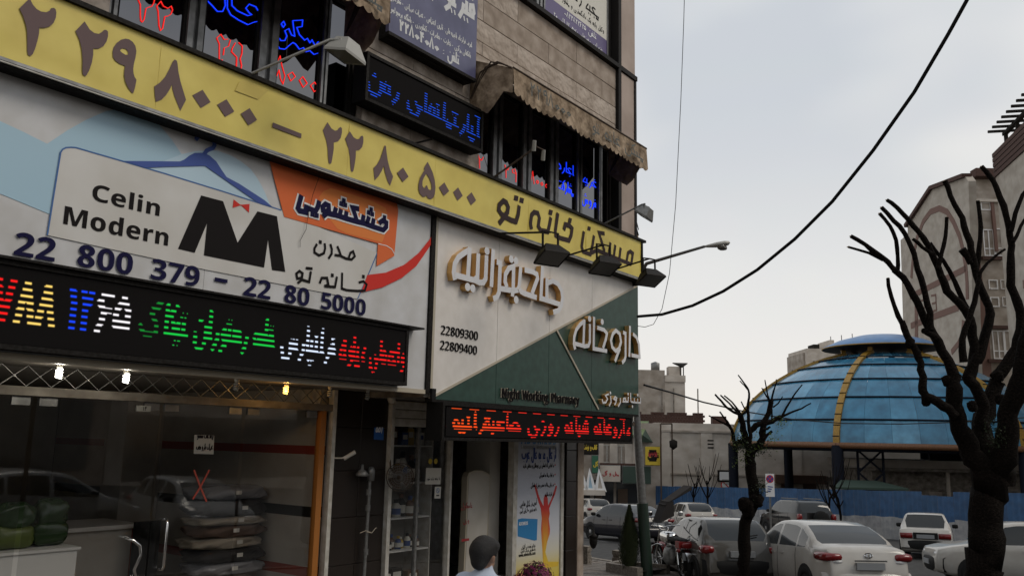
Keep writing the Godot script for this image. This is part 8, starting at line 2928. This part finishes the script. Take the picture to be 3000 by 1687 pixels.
	hexa(st, [V(0.0, 1.12, -0.3), V(0.0, 1.28, 0.06), V(0.0, 1.6, 0.05), V(0.0, 1.6, -0.1), V(0.4, 1.12, -0.3), V(0.4, 1.28, 0.06), V(0.4, 1.6, 0.05), V(0.4, 1.6, -0.1)])
	obj("raised_cover", st, M.cloth_dark, t, true)
	for z in [-0.26, 0.26]:
		for x in [-0.3, 0.25]:
			st = begin()
			tube(st, [V(0.4, 1.02, z * 0.6), V(0.3, 1.15, z * 0.9), V(0.2 + x * 0.3, 1.4, z * 0.5 + 0.1)], 0.009, 6)
			obj("stay", st, M.chrome, t, true)


func wires():
	# thick sagging cable to the pharmacy's end
	var a: Vector3 = [V(16.965, 5.306, -1.025)][0]
	var pts := []
	for p in [V(13.922, 4.81, 0.58), V(13.831, 4.798, 1.128), V(13.7, 4.892, 1.79), V(13.549, 5.07, 2.425), V(13.414, 5.353, 3.081), V(13.192, 5.74, 3.788), V(12.944, 6.195, 4.461), V(12.705, 6.813, 5.144), V(12.439, 7.471, 5.793), V(12.2, 8.108, 6.309), V(12.033, 8.452, 6.587), V(11.892, 8.924, 6.901)]:
		pts.append(p)
	var st := begin()
	tube(st, pts, 0.027, 7)
	tag(obj(numbered("power_cable"), st, M.black_plastic, self), "thick black cable sagging across the sky to the pharmacy sign", "cable")
	st = begin()
	tube(st, [V(13.921, 4.63, 0.579), V(14.005, 4.614, 0.691), V(14.009, 4.655, 0.865), V(13.923, 4.914, 1.084), V(13.735, 5.525, 1.334), V(13.443, 6.69, 1.611), V(12.958, 8.374, 1.965), V(12.539, 9.656, 2.239), V(12.37, 10.305, 2.348)], 0.006, 5)
	tag(obj(numbered("thin_wire"), st, M.dark_metal, self), "thin wire hanging down the sky beside the building's edge", "cable")
	st = begin()
	tube(st, [V(14.172, 3.553, 0.581), V(17.37, 3.627, -0.481), V(21.574, 3.609, -1.53), V(26.097, 3.54, -2.152), V(30.992, 3.45, -2.27), V(35.203, 3.424, -1.634), V(38.732, 3.502, -0.24), V(41.222, 3.654, 1.434), V(44.343, 3.982, 3.956)], 0.022, 5)
	tag(obj(numbered("thin_wire"), st, M.dark_metal, self), "dark wire crossing in front of the blue dome", "cable")
	st = begin()
	tube(st, [V(15.2, 5.1, -0.3), V(15.3, 4.6, -0.28), V(15.27, 4.0, -0.28), V(15.35, 3.5, -0.28), V(15.3, 2.95, -0.3)], 0.006, 5)
	tag(obj(numbered("thin_wire"), st, M.dark_metal, self), "thin wire hanging down the lattice screens", "cable")


# a body as the smooth union of tapered capsules, meshed on a grid
func capsule_mesh(st: SurfaceTool, bones: Array, cell: float, blend: float):
	var lo := V(1e9, 1e9, 1e9)
	var hi := -lo
	for b in bones:
		for k in 2:
			var p: Vector3 = b[k]
			var r: float = b[2 + k] + cell * 2
			lo = lo.min(p - V(r, r, r))
			hi = hi.max(p + V(r, r, r))
	var n := Vector3i(((hi - lo) / cell).ceil()) + Vector3i.ONE
	var val := PackedFloat32Array()
	val.resize(n.x * n.y * n.z)
	val.fill(1.0)
	for b in bones:
		var a: Vector3 = b[0]
		var c: Vector3 = b[1]
		var rm := maxf(b[2], b[3]) + blend + cell * 2
		var l := Vector3i(((a.min(c) - V(rm, rm, rm) - lo) / cell).floor()).clamp(Vector3i.ZERO, n - Vector3i.ONE)
		var h := Vector3i(((a.max(c) + V(rm, rm, rm) - lo) / cell).ceil()).clamp(Vector3i.ZERO, n - Vector3i.ONE)
		var d := c - a
		var dd := maxf(d.length_squared(), 1e-9)
		for z in range(l.z, h.z + 1):
			for y in range(l.y, h.y + 1):
				for x in range(l.x, h.x + 1):
					var p := lo + V(x, y, z) * cell
					var t := clampf((p - a).dot(d) / dd, 0.0, 1.0)
					var v: float = p.distance_to(a + d * t) - lerpf(b[2], b[3], t)
					var i := (z * n.y + y) * n.x + x
					var o := val[i]
					var k := clampf(0.5 + 0.5 * (o - v) / blend, 0.0, 1.0)
					val[i] = lerpf(o, v, k) - blend * k * (1.0 - k) if o < 0.99 else v
	var at := {}
	var sx := 1
	var sy := n.x
	var sz := n.x * n.y
	for z in n.z - 1:
		for y in n.y - 1:
			for x in n.x - 1:
				var i := z * sz + y * sy + x
				var c := [val[i], val[i + sx], val[i + sy], val[i + sx + sy], val[i + sz], val[i + sx + sz], val[i + sy + sz], val[i + sx + sy + sz]]
				var neg := 0
				for q in c:
					if q < 0:
						neg += 1
				if neg == 0 or neg == 8:
					continue
				var s := Vector3.ZERO
				var m := 0
				for e in [[0, 1], [2, 3], [4, 5], [6, 7], [0, 2], [1, 3], [4, 6], [5, 7], [0, 4], [1, 5], [2, 6], [3, 7]]:
					var u: float = c[e[0]]
					var w: float = c[e[1]]
					if (u < 0) != (w < 0):
						var k := u / (u - w)
						s += V(e[0] & 1, (e[0] >> 1) & 1, e[0] >> 2).lerp(V(e[1] & 1, (e[1] >> 1) & 1, e[1] >> 2), k)
						m += 1
				at[i] = lo + (V(x, y, z) + s / m) * cell
	st.set_smooth_group(0)
	for i in at:
		for ax in [[sx, sy, sz], [sy, sz, sx], [sz, sx, sy]]:
			var j: int = i + ax[0]
			if (val[i] < 0) == (val[j] < 0):
				continue
			var a: int = i - ax[1]
			var b: int = i - ax[2]
			var c: int = i - ax[1] - ax[2]
			if not (at.has(a) and at.has(b) and at.has(c)):
				continue
			if val[i] < 0:
				quad(st, at[i], at[a], at[c], at[b])
			else:
				quad(st, at[i], at[b], at[c], at[a])


func people():
	# a passer-by of whom only head and shoulders come into view
	var top := V(4.898, 1.813, 4.165)
	var base := V(top.x, ground_y(top), top.z)
	var t := thing("person", "person with dark hair and a light blue shirt passing, only the head in view", "person", base)
	var f := FALL.rotated(Vector3.UP, deg_to_rad(-35.0))       # facing away and to the right
	var r := V(-f.z, 0, f.x)
	var P := func(x, y, z): return base + r * x + V(0, y, 0) + f * z
	var k := (top.y - base.y) / 1.66
	var B := func(x0, y0, z0, x1, y1, z1, a, b): return [P.call(x0 * k, y0 * k, z0 * k), P.call(x1 * k, y1 * k, z1 * k), a * k, b * k]
	var bones := [B.call(0, 0.9, 0, 0, 1.15, 0, 0.14, 0.145), B.call(0, 1.15, 0, 0, 1.3, -0.01, 0.15, 0.13), B.call(-0.15, 1.33, -0.01, 0.15, 1.33, -0.01, 0.075, 0.075), B.call(0, 1.33, 0, 0, 1.45, 0.01, 0.07, 0.058)]
	for s in [-1, 1]:
		bones.append(B.call(0.19 * s, 1.33, -0.01, 0.24 * s, 1.06, -0.02, 0.058, 0.046))
		bones.append(B.call(0.24 * s, 1.06, -0.02, 0.23 * s, 0.84, 0.08, 0.044, 0.034))
	var st := begin(true)
	capsule_mesh(st, bones, 0.018, 0.05)
	var shirt := obj("shirt", st, M.shirt_blue, t)
	var legs := []
	for s in [-1, 1]:
		legs.append(B.call(0.09 * s, 0.88, 0, 0.1 * s, 0.48, 0.06 * s, 0.088, 0.062))
		legs.append(B.call(0.1 * s, 0.48, 0.06 * s, 0.1 * s, 0.09, 0.04 * s, 0.06, 0.045))
	legs.append(B.call(-0.08, 0.92, 0, 0.08, 0.92, 0, 0.11, 0.11))
	st = begin(true)
	capsule_mesh(st, legs, 0.02, 0.03)
	obj("trousers", st, M.trouser_dark, t)
	for s in [-1, 1]:
		st = begin(true)
		capsule_mesh(st, [B.call(0.1 * s, 0.045, -0.05 + 0.05 * s, 0.11 * s, 0.04, 0.15 + 0.05 * s, 0.048, 0.04)], 0.016, 0.02)
		obj("shoe", st, M.shoe_black, t)
		st = begin(true)
		var hand := [B.call(0.23 * s, 0.83, 0.085, 0.225 * s, 0.765, 0.1, 0.03, 0.034)]
		for q in 4:
			var dz := -0.022 + 0.015 * q
			hand.append(B.call(0.225 * s, 0.76, 0.1 + dz, 0.215 * s, 0.715, 0.108 + dz, 0.0085, 0.0085))
			hand.append(B.call(0.215 * s, 0.715, 0.108 + dz, 0.2 * s, 0.69 + 0.004 * absf(q - 1.5), 0.105 + dz, 0.008, 0.0075))
		hand.append(B.call(0.218 * s, 0.8, 0.12, 0.205 * s, 0.755, 0.145, 0.011, 0.009))
		capsule_mesh(st, hand, 0.007, 0.008)
		obj("hand", st, M.skin, t)
	# head: skull, jaw, nose, ears
	st = begin(true)
	capsule_mesh(st, [B.call(0, 1.55, -0.005, 0, 1.575, -0.02, 0.08, 0.085), B.call(0, 1.47, 0.045, 0, 1.56, 0.04, 0.046, 0.06), B.call(0, 1.525, 0.098, 0, 1.505, 0.113, 0.011, 0.015), B.call(0, 1.43, 0.0, 0, 1.5, 0.0, 0.056, 0.056), B.call(-0.082, 1.5, -0.005, -0.085, 1.54, -0.012, 0.014, 0.018), B.call(0.082, 1.5, -0.005, 0.085, 1.54, -0.012, 0.014, 0.018), B.call(-0.03, 1.545, 0.082, 0.03, 1.545, 0.082, 0.018, 0.018), B.call(-0.02, 1.47, 0.088, 0.02, 1.47, 0.088, 0.01, 0.01)], 0.008, 0.02)
	var hd := obj("head", st, M.skin, t)
	st = begin(true)
	capsule_mesh(st, [B.call(0, 1.575, -0.025, 0, 1.59, -0.01, 0.094, 0.09), B.call(0, 1.5, -0.06, 0, 1.56, -0.05, 0.062, 0.072), B.call(-0.05, 1.6, 0.04, 0.05, 1.6, 0.04, 0.05, 0.05), B.call(-0.075, 1.56, 0.0, -0.07, 1.6, 0.0, 0.03, 0.04), B.call(0.075, 1.56, 0.0, 0.07, 1.6, 0.0, 0.03, 0.04)], 0.009, 0.03)
	obj("hair", st, M.hair, hd)
	for s in [-1, 1]:
		st = begin(true)
		lump(st, P.call(0.031 * s * k, 1.528 * k, 0.094 * k), V(0.012, 0.006, 0.012), 0, 0, 10, 6)
		obj("eye", st, M.shoe_black, hd)


func street_behind():
	# the other side of the street, out of the frame: what the shop windows and car bodies mirror
	var x := -34.0
	var k := 0
	var says := ["stone", "pale", "beige", "cream"]
	while x < 44.0:
		var w := 9.0 + 2.0 * (k % 3)
		var h := 7.0 + 1.7 * ((k * 2) % 4)
		var t := thing("street_building", "%s building across the street, %s in the row behind the viewer" % [says[k % 4], ordinal(k, 8)], "building", on_ground(x + w / 2, 27.0), "buildings across the street")
		var y0 := ground_y(V(x, 0, 27.0)) - 1.5
		solid(t, "wall", [M.stone_stained, M.wall_beige, M.concrete, M.wall_cream][k % 4], V(x, y0, 25.0), V(x + w - 0.05, y0 + h + 1.5, 34.0))
		solid(t, "shop_window", M.far_glass, V(x + 0.8, y0 + 1.6, 24.94), V(x + w - 0.8, y0 + 4.4, 24.999))
		for i in 3:
			solid(t, "window", M.far_glass, V(x + 0.8 + (w - 1.4) * i / 3.0, y0 + 5.4, 24.95), V(x + 0.4 + (w - 1.4) * (i + 0.7) / 3.0, y0 + 7.2, 24.999))
		x += w
		k += 1
